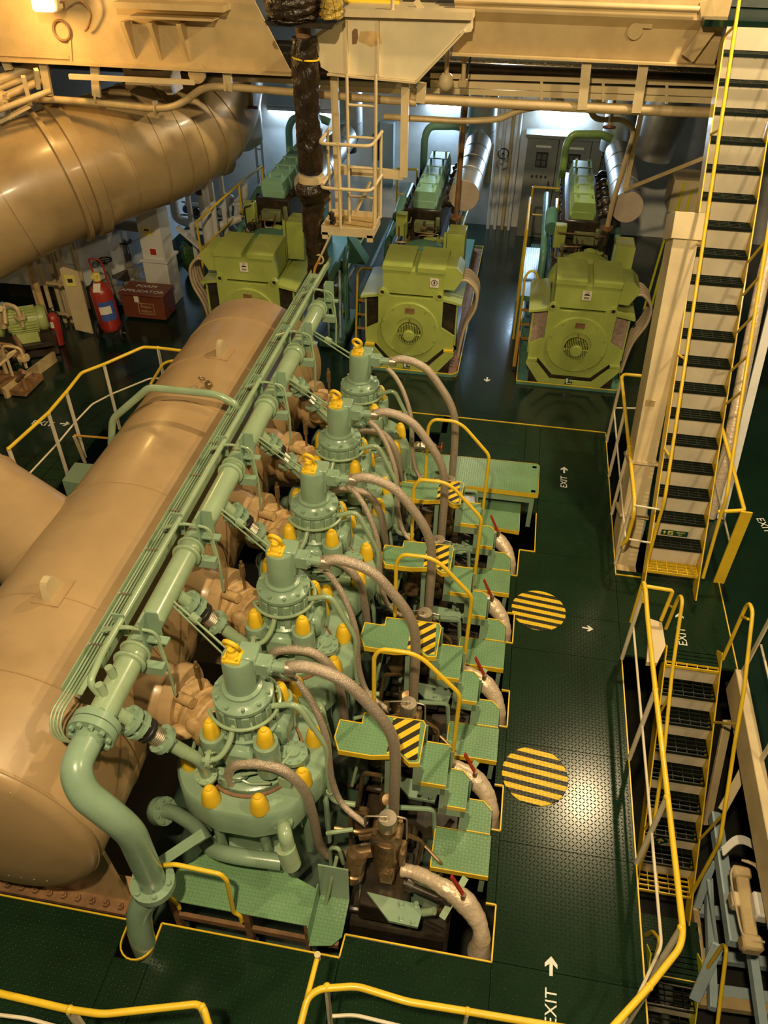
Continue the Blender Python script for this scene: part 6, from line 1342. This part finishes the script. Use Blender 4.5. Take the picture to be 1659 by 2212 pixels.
# small detector lamps under the box girder
o = at(963, 180, Y=9.9); t = thing('alarm_fitting', tuple(o), 'small round alarm fitting with cable loop under the box girder', 'alarm')
MB().lathe([(0.05, 0.1), (0.07, 0.08), (0.09, 0.0), (0.07, -0.05), (0.03, -0.08), (0.0001, -0.085)], o, (0, 0, 1), 18).build('body', CREAM, t); MB().cyl(o, o+V((0, 0, 0.35)), 0.025, n=10).build('stem', CREAMD, t)
o2 = at(1000, 180, Y=9.9); MB().box(o2, (0.10, 0.08, 0.08), None, 0.01).build('junction_box', CREAMD, t); MB().cyl(o2, o2+V((0, 0, 0.6)), 0.025, n=10).build('conduit', CREAMD, t)
MB().tube(spline([o2+V((0.04, 0, 0.05)), o2+V((0.06, 0, 0.35)), o2+V((-0.05, 0, 0.48)), o2+V((-0.35, 0, 0.25)), o2+V((-0.7, 0, -0.1))], 6), 0.010, 8).build('cable', GREASE, t)
# red-handled drop valves
for i, (a, c, y_) in enumerate(((545, 232, 11.6), (1316, 275, 11.4))):
    o = at(a, c, Y=y_); t = thing('drop_valve', tuple(o), ('red hand wheel valve hanging above the left generator', 'red hand wheel valve hanging above the right generator')[i], 'valve', 'hanging drop valves')
    MB().cyl(o, o+V((0, 0, 0.5)), 0.025, n=10).build('stem', CREAMD, t); MB().torus(o, (0, 0.3, 1), 0.07, 0.018, 16, 6).box(o, (0.13, 0.02, 0.02)).build('hand_wheel', REDBOX, t)
# ================================================================== big exhaust duct at upper left
t = thing('exhaust_duct', (-6.5, 9.6, 2.0), 'huge bronze clad exhaust duct sweeping across the upper left', 'duct')
cen = [at(-220, 560, Y=8.6), at(-60, 470, Y=9.2), at(90, 398, Y=9.8), at(230, 345, Y=10.45), at(330, 308, Y=10.95), at(395, 275, Y=11.35), at(432, 232, Y=11.7), at(446, 175, Y=11.9), at(448, 90, Y=12.0)]
DR = 0.79
sp = spline(cen, 8); MB().tube(sp, DR, 48).build('duct_shell', DUCTM, t)
def ring(i0, w_, rr, nm, m_=DUCTM):
    p_ = sp[i0]; d = (sp[i0+1]-sp[i0-1]).normalized(); MB().lathe([(DR-0.01, -w_/2), (rr, -w_/2+0.004), (rr, w_/2-0.004), (DR-0.01, w_/2)], p_, d, 56).build(nm, m_, t)
ring(18, 0.07, DR+0.075, 'flange_ring'); ring(20, 0.16, DR+0.065, 'flange_band'); ring(12, 0.02, DR+0.008, 'cladding_seam')
for i in (25, 30, 34, 37, 41, 45): ring(i, 0.03, DR+0.012, 'cladding_seam')
# bell mouth hanging box above it
t = thing('ventilation_mouth', tuple(at(318, 190, Y=9.95)), 'cream square ventilation outlet box under the left girder', 'duct')
o = front([(262, 142), (372, 148), (366, 170), (373, 205), (362, 205), (340, 184), (290, 184), (272, 200), (270, 168)], 9.95)
MB().prism(o, (0, 9.95, 0), ex_, ez_, ey_, 0.35).build('box', CREAMD, t)
o = front([(282, 145), (352, 147), (350, 153), (285, 152)], 9.94); MB().prism(o, (0, 9.93, 0), ex_, ez_, ey_, 0.02).build('slot', GREASE, t)
MB().bar(at(268, 167, Y=9.93), at(370, 172, Y=9.93), 0.05, 0.03).build('flange', CREAM, t)
# cable racks at far upper left
t = thing('cable_rack', tuple(at(60, 200, Y=9.4)), 'tan cable rack and pipes under the girder at the left edge', 'cable rack')
for (a, c, y_, r_) in (((-30, 185), (90, 135), 9.6, 0.06), ((-30, 200), (110, 150), 9.6, 0.04), ((-30, 225), (95, 172), 9.4, 0.045), ((-30, 248), (110, 196), 9.2, 0.035)):
    MB().cyl(at(*a, Y=y_), at(*c, Y=y_+0.4), r_, n=10).build('pipe', CREAMD, t)
for (a, c) in (((50, 165), (65, 225)), ((78, 150), (82, 190)), ((150, 165), (420, 178)), ((0, 262), (65, 228))): MB().bar(at(*a, Y=9.5), at(*c, Y=9.6), 0.05, 0.05).build('rail', CREAM, t)
MB().flange(at(6, 216, Y=9.4), (1, 0.3, 0), 0.10, 0.06, 6).build('flange', CREAMD, t)
# ================================================================== walls and far end
struct(MB().bb((-9.5, 16.5, -0.06), (7.0, 16.6, 5.5)).build('wall_back', WHITE))
struct(MB().bb((-9.6, -1, -0.06), (-9.5, 16.6, 5.5)).build('wall_left', WHITE))
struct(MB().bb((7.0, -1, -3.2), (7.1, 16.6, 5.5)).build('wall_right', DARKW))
# switchboard
t = thing('switchboard', (0.9, 16.1, 0), 'tall grey switchboard with meters behind the right generator engine', 'switchboard')
for i in range(3):
    x0 = -0.03+0.60*i
    c_ = MB().bb((x0, 16.0, 0.0), (x0+0.59, 16.45, 1.86), 0.006).build('cabinet', GREY, t)
    MB().bb((x0+0.20, 15.985, 1.35), (x0+0.42, 16.0, 1.62)).build('meter_panel', GREASE, c_)
    for r_ in range(2):
        for k in range(2): MB().bb((x0+0.215+0.10*k, 15.98, 1.37+0.12*r_), (x0+0.295+0.10*k, 15.986, 1.47+0.12*r_)).build('meter', GREY2, c_)
    MB().bb((x0+0.18, 15.985, 1.70), (x0+0.46, 16.0, 1.74)).build('name_strip', PAPER, c_)
    for k in range(4): MB().cyl((x0+0.17+0.085*k, 16.0, 1.18), (x0+0.17+0.085*k, 15.97, 1.18), 0.022, n=10).build('switch_knob', INK, c_)
    MB().bb((x0+0.48, 15.97, 0.95), (x0+0.51, 16.0, 1.1)).build('handle', GREASE, c_)
MB().bb((-0.06, 15.98, 1.86), (1.80, 16.47, 1.92)).build('top_cover', GREY, t)
# fluorescent battens, lit
def batten(x0, x1, y, z, label):
    y = 16.42
    t = thing('fluorescent_batten', ((x0+x1)/2, y, z), label, 'lamp', 'fluorescent battens on the far wall')
    MB().bb((x0-0.03, y-0.06, z+0.03), (x1+0.03, y+0.06, z+0.08)).build('housing', WPIPE, t)
    MB().cyl((x0, y-0.03, z), (x1, y-0.03, z), 0.018, n=10).build('tube', TUBE, t)
    area('batten_light', ((x0+x1)/2, y-0.10, z-0.03), ((x0+x1)/2, y-2.5, 0.4), x1-x0, 0.06, 32, COOL)
    area('batten_wall_light', ((x0+x1)/2, y-0.22, z-0.03), ((x0+x1)/2, y+0.12, z-1.4), x1-x0, 0.06, 2.5, COOL)
batten(-2.0, -1.3, 16.3, 2.22, 'lit fluorescent batten above the middle generator set')
batten(0.14, 1.05, 16.3, 2.22, 'lit fluorescent batten above the switchboard')
batten(-5.15, -3.9, 16.3, 1.96, 'lit fluorescent batten above the left generator set')
t = thing('fluorescent_batten', (2.6, 12.9, 1.2), 'lit fluorescent tube slanting behind the upper ladder', 'lamp', 'fluorescent battens on the far wall')
a, c = at(1480, 397, Y=14.0), at(1500, 437, Y=13.3); MB().cyl(a, c, 0.02, n=10).build('tube', TUBE, t); MB().bar(a+V((0.04, 0, 0.02)), c+V((0.04, 0, 0.02)), 0.06, 0.05).build('housing', WPIPE, t)
lamp('slanting_batten_light', (a+c)/2+V((-0.15, -0.1, 0.05)), 16, COOL, 0.08)
# ceiling over the generators
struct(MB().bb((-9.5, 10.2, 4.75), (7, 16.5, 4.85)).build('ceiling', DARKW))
for i, y_ in enumerate((12.4, 13.9, 15.4)): struct(MB().bb((-9.5, y_, 4.4), (7, y_+0.06, 4.75)).build('ceiling_beam_%d' % (i+1), CREAMD))
# tools, boxes and pipes on the far wall
for i in range(5):
    tag(MB().bb((-3.05+0.09*i, 16.44, 1.15), (-3.01+0.09*i, 16.48, 1.62), 0.006).sphere((-3.03+0.09*i, 16.46, 1.62), 0.032, 10, 6).build('spanner', GREASE), 'large spanner hung on the far wall, number %s from the left' % ('one', 'two', 'three', 'four', 'five')[i], 'tool', 'spanners on the far wall')
t = thing('wall_pipe_set', (-0.35, 16.3, 0), 'white and brown standing pipes with a black hand wheel left of the switchboard', 'pipe')
for x_, m_ in ((-0.62, WPIPE), (-0.48, WPIPE), (-0.33, CREAMD), (-0.20, WPIPE)): MB().cyl((x_, 16.3, 0.0), (x_, 16.3, 2.6), 0.035, n=12).build('pipe', m_, t)
MB().torus((-0.45, 16.0, 1.55), (0, 1, 0.2), 0.10, 0.014, 20, 6).cyl((-0.45, 16.0, 1.55), (-0.45, 16.28, 1.55), 0.02, n=8).build('hand_wheel', GREASE, t)
for i, (x_, y_, w__, z0, z1) in enumerate(((-0.78, 16.39, 0.22, 0.9, 1.75), (-2.75, 16.39, 0.28, 0.7, 1.9))):
    tag(MB().bb((x_-w__/2, y_-0.1, z0), (x_+w__/2, y_+0.1, z1), 0.01).build('starter_box', (CREAMD, BLUEG)[i]), ('brown starter box right of the middle silencer', 'grey starter cabinet left of the middle engine')[i], 'cabinet')
# ================================================================== port side: pillar, foam box, extinguishers, valves
t = thing('white_pillar', (-5.8, 11.8, 0), 'white painted steel pillar behind the red foam box', 'pillar')
MB().bb((-6.0, 11.62, 0.0), (-5.58, 12.05, 0.78), 0.01).build('base_casing', WPIPE, t); MB().bb((-6.03, 11.59, 0.77), (-5.55, 12.08, 0.80)).build('collar', WPIPE, t)
MB().bb((-5.98, 11.64, 0.80), (-5.60, 12.02, 2.3), 0.006).build('shaft', WPIPE, t)
label_plate('warning_label', (-5.83, 11.636, 1.27), (1, 0, 0), (0, 0, 1), 0.14, 0.14, LYEL, t); label_plate('label_mark', (-5.83, 11.632, 1.29), (1, 0, 0), (0, 0, 1), 0.08, 0.03, INK, t)
label_plate('fire_sign', (-5.78, 11.636, 0.94), (1, 0, 0), (0, 0, 1), 0.13, 0.13, PAPER, t); label_plate('fire_symbol', (-5.78, 11.632, 0.94), (1, 0, 0), (0, 0, 1), 0.10, 0.10, REDM, t)
yf = 11.08
x0, x1 = at(272, 694, Y=yf).x, at(361, 700, Y=yf).x; zt = at(312, 636, Y=yf).z
t = thing('foam_applicator_box', ((x0+x1)/2, yf+0.2, 0), 'dark red steel chest lettered FOAM APPLICATOR', 'box')
MB().bb((x0, yf, 0.03), (x1, yf+0.42, zt-0.02), 0.008).build('body', REDBOX, t); MB().bb((x0-0.02, yf-0.03, zt-0.03), (x1+0.02, yf+0.44, zt), 0.006).build('lid', REDBOX, t)
text_mb('FOAM', 0.13, ((x0+x1)/2-0.02, yf+0.29, zt+0.001), (1, 0.02, 0), (0, 1, 0), 0.001).build('lettering', WPRINT, t)
text_mb('APPLICATOR', 0.125, ((x0+x1)/2-0.02, yf+0.10, zt+0.001), (1, 0.0, 0), (0, 1, 0), 0.001).build('lettering', WPRINT, t)
b = MB(); zc = zt*0.45; xc_ = (x0+x1)/2+0.05
for a, c in (((-.13, -.09), (.13, -.09)), ((.13, -.09), (.13, .09)), ((.13, .09), (-.13, .09)), ((-.13, .09), (-.13, -.09))): b.bar((xc_+a[0], yf-0.002, zc+a[1]), (xc_+c[0], yf-0.002, zc+c[1]), 0.008, 0.008)
b.parts('stencil_frame', CREAMD, t); text_mb('Foam', 0.08, (xc_, yf-0.002, zc+0.035), (1, 0, 0), (0, 0, 1), 0.001).build('lettering', CREAMD, t); text_mb('station', 0.07, (xc_, yf-0.002, zc-0.04), (1, 0, 0), (0, 0, 1), 0.001).build('lettering', CREAMD, t)
label_plate('paper_tag', (xc_-0.14, yf-0.006, zc+0.16), (1, 0, 0), (0, 0, 1), 0.08, 0.11, PAPER, t)
# wheeled extinguisher
ex = at(240, 740, Z=0); ex = V((ex.x, ex.y+0.12, 0))
t = thing('wheeled_fire_extinguisher', tuple(ex), 'large red fire extinguisher on a two wheeled trolley', 'fire extinguisher')
E_ = lambda x, y, z: (ex.x+x, ex.y+y, z); lean = V((-0.10, 0.06, 1)).normalized(); o = V(E_(0.0, 0, 0.15))
MB().lathe([(0.0001, 0), (0.13, 0.02), (0.165, 0.08), (0.165, 0.62), (0.13, 0.72), (0.06, 0.77), (0.05, 0.82)], o, lean, 28).build('cylinder', REDM, t)
MB().lathe([(0.06, 0.80), (0.07, 0.84), (0.055, 0.92), (0.0001, 0.93)], o, lean, 16).box(o+lean*0.88+V((0, -0.06, 0)), (0.10, 0.04, 0.05)).build('valve_head', LYEL, t)
n_ = V((0.45, -0.89, 0)).normalized()
for (u, hgt, m_, nm, wid) in ((0.36, 0.30, LBLUE, 'blue_label', 0.30), (0.38, 0.12, PAPER, 'white_label', 0.22)):
    b = MB(); b.lathe([(0.1665 if m_ is LBLUE else 0.168, u-hgt/2), (0.1665 if m_ is LBLUE else 0.168, u+hgt/2)], o, lean, 10, R(-95), R(-95)+wid*5); b.build(nm, m_, t)
MB().prism([(-0.05, -0.07), (0.05, -0.07), (0.05, 0.07), (-0.05, 0.07)], o+lean*0.74+V((0.03, -0.13, 0)), (1, 0.3, 0), (0, 0.5, 0.8), V((0, -0.8, 0.5)), 0.002).build('tag', PAPER, t)
b = MB(); 
for s_ in (-1, 1): b.tube([E_(0.10*s_-0.02, 0.16, 0.1), E_(0.10*s_-0.10, 0.22, 0.75), E_(0.10*s_-0.16, 0.25, 1.12)], 0.014, 8, 0.05)
b.tube([E_(-0.26, 0.25, 1.12), E_(-0.25, 0.22, 1.20), E_(-0.08, 0.22, 1.20), E_(-0.06, 0.25, 1.12)], 0.014, 8, 0.04); b.parts('trolley_frame', REDM, t)
for s_ in (-1, 1): MB().torus(E_(0.19*s_-0.02, -0.02, 0.13), (1, 0.2, 0), 0.10, 0.03, 22, 8).cyl(E_(0.19*s_-0.05, -0.02, 0.13), E_(0.19*s_+0.01, -0.02, 0.13), 0.06, n=14).build('wheel', BLACK, t)
MB().tube([E_(0.1, -0.1, 0.02), E_(0.1, -0.12, 0.16), E_(0.26, -0.08, 0.18), E_(0.30, -0.06, 0.02)], 0.012, 8, 0.04).build('stand', GREASE, t)
MB().tube(spline([o+lean*0.85, E_(-0.2, 0.02, 0.85), E_(-0.24, 0.0, 0.5), E_(-0.16, -0.02, 0.25)], 5), 0.013, 8).build('hose', BLACK, t)
ex = at(126, 748, Z=0); ex = V((ex.x, ex.y+0.05, 0))
t = thing('fire_extinguisher', tuple(ex), 'small red fire extinguisher with black hose against the pipes', 'fire extinguisher')
MB().lathe([(0.085, 0.02), (0.09, 0.04), (0.09, 0.44), (0.06, 0.51), (0.03, 0.53), (0.03, 0.56)], tuple(ex), (0, 0, 1), 22).build('cylinder', REDM, t)
b = MB(); b.box(ex+V((0, 0, 0.57)), (0.05, 0.05, 0.05), None, 0.008); b.bar(ex+V((-0.02, 0, 0.60)), ex+V((0.10, -0.05, 0.66)), 0.025, 0.012); b.build('valve_head', GREASE, t)
MB().tube(spline([ex+V((0.02, 0, 0.57)), ex+V((0.13, -0.02, 0.52)), ex+V((0.14, -0.04, 0.2)), ex+V((0.12, -0.05, 0.08))], 5), 0.012, 8).build('hose', BLACK, t)
for dz, m_ in ((0.33, PAPER), (0.20, LBLUE)): MB().lathe([(0.0915, dz), (0.0915, dz+0.10)], tuple(ex), (0, 0, 1), 8, R(-110), R(-60)).build('label', m_, t)
# gate valves on the deck
for i, (px_, py_) in enumerate(((244, 640), (286, 598))):
    g0 = at(px_, py_, Z=0.15); t = thing('gate_valve', (g0.x, g0.y, 0), ('grey gate valve with hand wheel behind the wheeled extinguisher', 'grey gate valve with hand wheel next to the white pillar')[i], 'valve', 'port side gate valves')
    MB().lathe([(0.13, 0.0), (0.14, 0.03), (0.10, 0.12), (0.13, 0.22), (0.10, 0.30), (0.12, 0.32), (0.12, 0.36), (0.06, 0.40), (0.05, 0.52)], (g0.x, g0.y, 0.05), (0, 0, 1), 22).build('body', G_GREYV, t)
    MB().flange((g0.x-0.16, g0.y, 0.2), (1, 0, 0), 0.14, 0.05, 6).flange((g0.x+0.16, g0.y, 0.2), (1, 0, 0), 0.14, 0.05, 6).cyl((g0.x-0.16, g0.y, 0.2), (g0.x+0.16, g0.y, 0.2), 0.09, n=16).build('flanges', G_GREYV, t)
    b = MB(); b.cyl((g0.x, g0.y, 0.55), (g0.x, g0.y, 0.82), 0.016, n=8)
    for s_ in (-1, 1): b.cyl((g0.x+0.05*s_, g0.y, 0.5), (g0.x+0.03*s_, g0.y, 0.74), 0.012, n=8)
    b.build('yoke', G_GREYV, t)
    b = MB(); b.torus((g0.x, g0.y, 0.78), (0, 0, 1), 0.11, 0.014, 24, 8)
    for k in range(4): a = k*math.pi/2+0.4; b.bar((g0.x, g0.y, 0.78), (g0.x+0.11*math.cos(a), g0.y+0.11*math.sin(a), 0.78), 0.016, 0.012)
    b.build('hand_wheel', BLACK, t)
# white tank wall behind the valves
t = thing('white_tank', (-7.6, 12.4, 0.25), 'white painted tank wall behind the gate valves', 'tank')
q = [at(182, 560, Z=0.9), at(280, 505, Z=0.9)]
MB().prism([(-8.6, 11.3), (-7.05, 11.35), (-6.35, 12.9), (-6.35, 14.5), (-8.6, 14.5)], (0, 0, 0.32), (1, 0, 0), (0, 1, 0), (0, 0, 1), 3.3).build('shell', WHITE, t)
b = MB(); b.prism([(-8.6, 11.28), (-7.05, 11.33), (-6.33, 12.9), (-6.33, 14.5), (-8.6, 14.5)], (0, 0, 0.75), (1, 0, 0), (0, 1, 0), (0, 0, 1), 0.01); b.build('weld_seam', WHITE, t)
MB().bb((-8.5, 11.5, 0.0), (-6.6, 14.3, 0.32)).build('base_frame', GREASE, t)
# grey flanged pipe from the tank to the pillar
a = at(250, 484, Y=12.3); c = at(312, 492, Y=12.1); tag(MB().cyl(a, c, 0.085, n=18).flange(a, c-a, 0.16, 0.05, 8).build('flanged_pipe', G_GREYV), 'grey flanged pipe between the white tank and the pillar', 'pipe')
a = V((-6.5, 11.78, 0.2)); c = V((-6.03, 12.15, 0.2)); tag(MB().cyl(a, c, 0.09, n=16).build('floor_pipe', G_GREYV), 'grey pipe lying on the deck behind the foam box', 'pipe')
# cream standing pipes left of the extinguisher
for i, (xt, yt, xb, yb, r_, m_) in enumerate(((62, 560, 108, 720, 0.05, LAG), (70, 560, 96, 700, 0.04, CREAM), (128, 530, 148, 680, 0.045, CREAM), (160, 512, 190, 660, 0.035, CREAM), (82, 548, 118, 690, 0.035, CREAM), (98, 538, 140, 690, 0.035, CREAM), (118, 530, 155, 690, 0.03, CREAM), (135, 520, 168, 690, 0.03, CREAM), (152, 512, 176, 640, 0.03, CREAMD))):
    c = at(xb, yb, Z=0.05); c.z = 0.0; top = V((c.x, c.y, 3.2))
    tag(MB().cyl(c, top, r_, n=12).build('standing_pipe', m_), ('lagged dark pipe', 'leftmost cream pipe', 'thick cream pipe', 'cream pipe behind the notice board', 'slim cream pipe', 'second slim cream pipe', 'third slim cream pipe', 'fourth slim cream pipe', 'stained brown pipe')[i]+' standing left of the wheeled extinguisher', 'pipe', 'standing pipes on the port side')
q0 = at(182, 718, Z=0.05)
t = thing('notice_board', (q0.x, q0.y, 0), 'cream steel board with a warning notice standing by the pipes', 'board')
MB().prism([(-0.12, 0.1), (0.13, 0.02), (0.13, 1.05), (-0.12, 1.15)], (q0.x, q0.y, 0), (1, 0.25, 0), (0, 0, 1), (0, 1, 0), 0.02).build('plate', CREAM, t)
label_plate('notice', (q0.x+0.0, q0.y-0.016, 0.92), (1, 0.25, 0), (0, 0, 1), 0.15, 0.18, LYEL, t); label_plate('notice_mark', (q0.x+0.0, q0.y-0.021, 0.92), (1, 0.25, 0), (0, 0, 1), 0.07, 0.06, INK, t)
for zz_ in (0.3, 0.8): MB().bb((q0.x-0.45, q0.y+0.03, zz_), (q0.x+0.1, q0.y+0.06, zz_+0.04)).build('bracket', CREAMD, t)
# electric motor pump on a skid at the left edge
m0 = at(58, 712, Y=9.6)
t = thing('motor_pump', (m0.x-0.2, 9.6, 0), 'yellow green finned electric motor driving a pump at the left edge', 'pump')
ax = V((0.75, 0.45, 0.0)).normalized(); o = V((m0.x, 9.6, 0.62))
MB().lathe([(0.0001, -0.24), (0.15, -0.24), (0.17, -0.22), (0.17, 0.20), (0.185, 0.21), (0.185, 0.28), (0.15, 0.32), (0.0001, 0.33)], o, ax, 28).build('motor_body', G_MOT, t)
b = MB()
for k in range(26):
    a = 2*math.pi*k/26; sd = V((-ax.y, ax.x, 0)); n_ = sd*math.cos(a)+V((0, 0, 1))*math.sin(a); b.bar(o-ax*0.20+n_*0.18, o+ax*0.18+n_*0.18, 0.008, 0.03, up=tuple(n_))
b.parts('cooling_fin', G_MOT, t)
MB().lathe([(0.20, 0), (0.20, 0.12), (0.15, 0.14)], o-ax*0.44, ax, 20, 0, math.pi*1.2).build('coupling_guard', G_MOT, t)
b = MB(); b.bar(o-ax*0.7-V((0, 0, 0.34)), o+ax*0.36-V((0, 0, 0.34)), 0.42, 0.07, b=0.005); b.bar(o-ax*0.7-V((0, 0, 0.48)), o+ax*0.36-V((0, 0, 0.48)), 0.06, 0.24); b.build('skid', GREASE, t)
MB().bar(o-ax*0.15-V((0, 0, 0.22)), o+ax*0.15-V((0, 0, 0.22)), 0.30, 0.16).build('motor_foot', G_MOT, t)
b = MB(); b.lathe([(0.16, 0), (0.2, 0.05), (0.2, 0.2), (0.13, 0.25)], o-ax*0.85, ax, 20); b.cyl(o-ax*0.7, o-ax*0.7+V((0, 0, 0.6)), 0.07, n=14); b.flange(o-ax*0.7+V((0, 0, 0.45)), (0, 0, 1), 0.13, 0.05, 6); b.build('pump_casing', BRONZE, t)
# cluttered pump manifold at the extreme left
t = thing('pump_manifold', (-7.0, 8.9, 0), 'rusty cream manifold of valves and pipes at the far left edge', 'manifold')
rnd = random.Random(5); b0 = at(20, 830, Z=0.2)
for i in range(14):
    p_ = at(rnd.uniform(-30, 62), rnd.uniform(700, 850), Z=rnd.uniform(0.1, 0.7)); m_ = rnd.choice((CREAMD, BRONZE, RUST, CREAM))
    MB().tube([p_, p_+V((0, 0, 0.3)), p_+V((rnd.uniform(-.3, .2), rnd.uniform(-.2, .2), 0.34)), p_+V((rnd.uniform(-.3, .1), rnd.uniform(-.2, .2), 0.1))], rnd.choice((0.02, 0.03, 0.045)), 10, 0.07).build('pipe', m_, t)
    if i % 2: MB().flange(p_+V((0, 0, 0.15)), (0, 0, 1), 0.08, 0.04, 6).build('flange', m_, t)
MB().bar(at(10, 850, Z=0.08), at(118, 770, Z=0.08), 0.05, 0.16).build('skid_edge', CREAMD, t); MB().bar(at(0, 660, Y=9.9), at(80, 695, Y=9.8), 0.10, 0.10).build('support_beam', BLUEG, t)
MB().bb((b0.x-0.7, b0.y, 0.02), (b0.x+0.2, b0.y+0.5, 0.10)).build('drip_tray', RUST, t)
# green refuse bag behind the pillar
rnd = random.Random(9); b = MB(); o = at(402, 575, Z=0.25); b.sphere((o.x, o.y+0.3, 0.32), 0.26, 16, 12, (0.8, 0.8, 1.25))
for v_ in b.v: v_ += V((rnd.uniform(-.02, .02), rnd.uniform(-.02, .02), rnd.uniform(-.02, .02)))
tag(b.build('refuse_bag', BAGG), 'green plastic bag standing behind the white pillar', 'bag')
# piping maze behind the pillar
t = thing('white_pipe_maze', (-4.9, 13.2, 0), 'tangle of white painted pipes and frames left of the left generator', 'pipe')
PM = lambda px_, py_, Y_: at(px_, py_, Y=Y_)
MB().cyl(PM(432, 350, 12.4), (PM(432, 350, 12.4).x+0.0, 12.4, 0.0), 0.11, n=18).build('riser', WPIPE, t)
a = PM(434, 395, 12.4); MB().flange((a.x, 12.4, a.z), (0, 0, 1), 0.17, 0.06, 8).build('flange', WPIPE, t); MB().cyl((a.x, 12.4, a.z-0.16), (a.x, 12.4, a.z-0.06), 0.115, n=18).build('dark_band', GREASE, t)
for x_, y_ in ((455, 12.2), (478, 12.6), (402, 12.6)): a = PM(x_, 400, y_); MB().bb((a.x-0.035, y_-0.03, 0), (a.x+0.035, y_+0.03, 2.6)).build('frame_post', WPIPE, t)
MB().tube([PM(372, 420, 12.8), PM(380, 470, 12.8), PM(398, 480, 12.8), PM(470, 490, 12.6), PM(520, 470, 12.8)], 0.07, 14, 0.12).build('bent_pipe', WPIPE, t)
for i in range(9):
    x_, y_ = rnd.uniform(465, 540), rnd.uniform(385, 470); a = PM(x_, y_, 13.4); MB().tube([a, a+V((0, 0, -0.25)), a+V((rnd.uniform(-.3, .3), 0.1, -0.3)), a+V((rnd.uniform(-.3, .3), 0.1, -0.6))], rnd.uniform(0.035, 0.075), 12, 0.12).build('bent_pipe', WPIPE, t)
for i in range(6):
    a = PM(rnd.uniform(400, 545), rnd.uniform(440, 490), 13.0); MB().sphere(a, 0.07, 10, 8).torus(a+V((0, 0, 0.12)), (0, 0.3, 1), 0.06, 0.01, 14, 6).build('valve', LBLUED if i % 2 else GREASE, t)
MB().bar(PM(382, 490, 12.3), PM(440, 540, 12.3), 0.12, 0.04).build('brace', WPIPE, t)
for y_ in (440, 500): MB().bar(PM(400, y_, 12.9), PM(480, y_+6, 12.9), 0.05, 0.05).build('frame_rail', WPIPE, t)
# white tank hanging near the exhaust elbow
a = at(510, 250, Y=13.4); t = thing('hanging_tank', (a.x, 13.4, 1.9), 'pale vertical tank under the deck right of the exhaust duct', 'tank')
zb = at(505, 318, Y=13.2).z; MB().lathe([(0.0001, zb-0.12), (0.2, zb-0.10), (0.36, zb), (0.38, zb+0.06), (0.38, 3.9)], (a.x, 13.5, 0), (0, 0, 1), 32).build('shell', WPIPE, t)
MB().lathe([(0.38, 0), (0.386, 0.004), (0.386, 0.02), (0.38, 0.024)], (a.x, 13.5, zb+0.35), (0, 0, 1), 32).build('weld_seam', WPIPE, t)
MB().tube([(a.x-0.1, 13.3, zb-0.1), (a.x-0.1, 13.2, zb-0.35), (a.x-0.35, 13.1, zb-0.4)], 0.07, 12, 0.1).build('outlet', CREAMD, t)
# white ladder rails beside it
t = thing('wall_ladder', (-4.3, 14.8, 0), 'white vertical ladder on the far wall above the left generator', 'ladder')
for px_ in (553, 566): a = at(px_, 320, Y=14.8); MB().cyl((a.x, 14.8, 0), (a.x, 14.8, 3.6), 0.03, n=10).build('stile', WPIPE, t)
a = at(553, 320, Y=14.8).x; c = at(566, 320, Y=14.8).x
for k in range(10): MB().cyl((a, 14.8, 0.5+0.3*k), (c, 14.8, 0.5+0.3*k), 0.015, n=8).build('rung', WPIPE, t)
# grey duct in the right background
t = thing('ventilation_duct', (2.35, 13.5, 0), 'dark grey duct hanging right of the right generator set', 'duct')
MB().lathe([(0.34, 0), (0.34, 1.4)], (1.95, 14.0, 2.2), (0.15, 0, 1), 28).build('shell', GALV, t)
b = MB(); b.bb((2.3, 13.2, 1.6), (2.75, 13.8, 2.1), 0.01); tag(b.build('hanging_cabinet', CREAM), 'small cream cabinet hanging behind the upper ladder', 'cabinet')
a, c = at(1350, 410, Y=11.9), at(1525, 340, Y=11.0); tag(MB().bar(a, c, 0.05, 0.05).build('brace_bar', CREAMD), 'slanting tan brace bar between riser and upper ladder', 'brace')
a = at(1385, 245, Y=12.2); tag(MB().bar((a.x, 12.2, a.z), (a.x-0.02, 12.2, 1.9), 0.07, 0.07, up=(0, 1, 0)).build('hanger_post', CREAMD), 'long tan hanger post right of the right silencer', 'post')
a = at(1002, 225, Y=12.0); tag(MB().bar((a.x, 12.0, a.z), (a.x, 12.0, 1.9), 0.07, 0.05, up=(0, 1, 0)).build('hanger_post', CREAMD), 'long tan hanger post left of the middle silencer', 'post')
# yellow-green rails in the dark right of the right set
for i, (xa, ya, xb, yb) in enumerate(((1478, 395, 1446, 515), (1495, 410, 1468, 505), (1440, 500, 1405, 620))):
    a, c = at(xa, ya, Y=13.2), at(xb, yb, Y=13.0); c = V((c.x, 13.1, 0.0)); tag(MB().cyl(a, c, 0.02, n=8).build('handrail_stub', LIMEY), ('left', 'right', 'lowest')[i]+' yellow green rail in the dark behind the trunk', 'railing', 'dim rails behind the trunk')
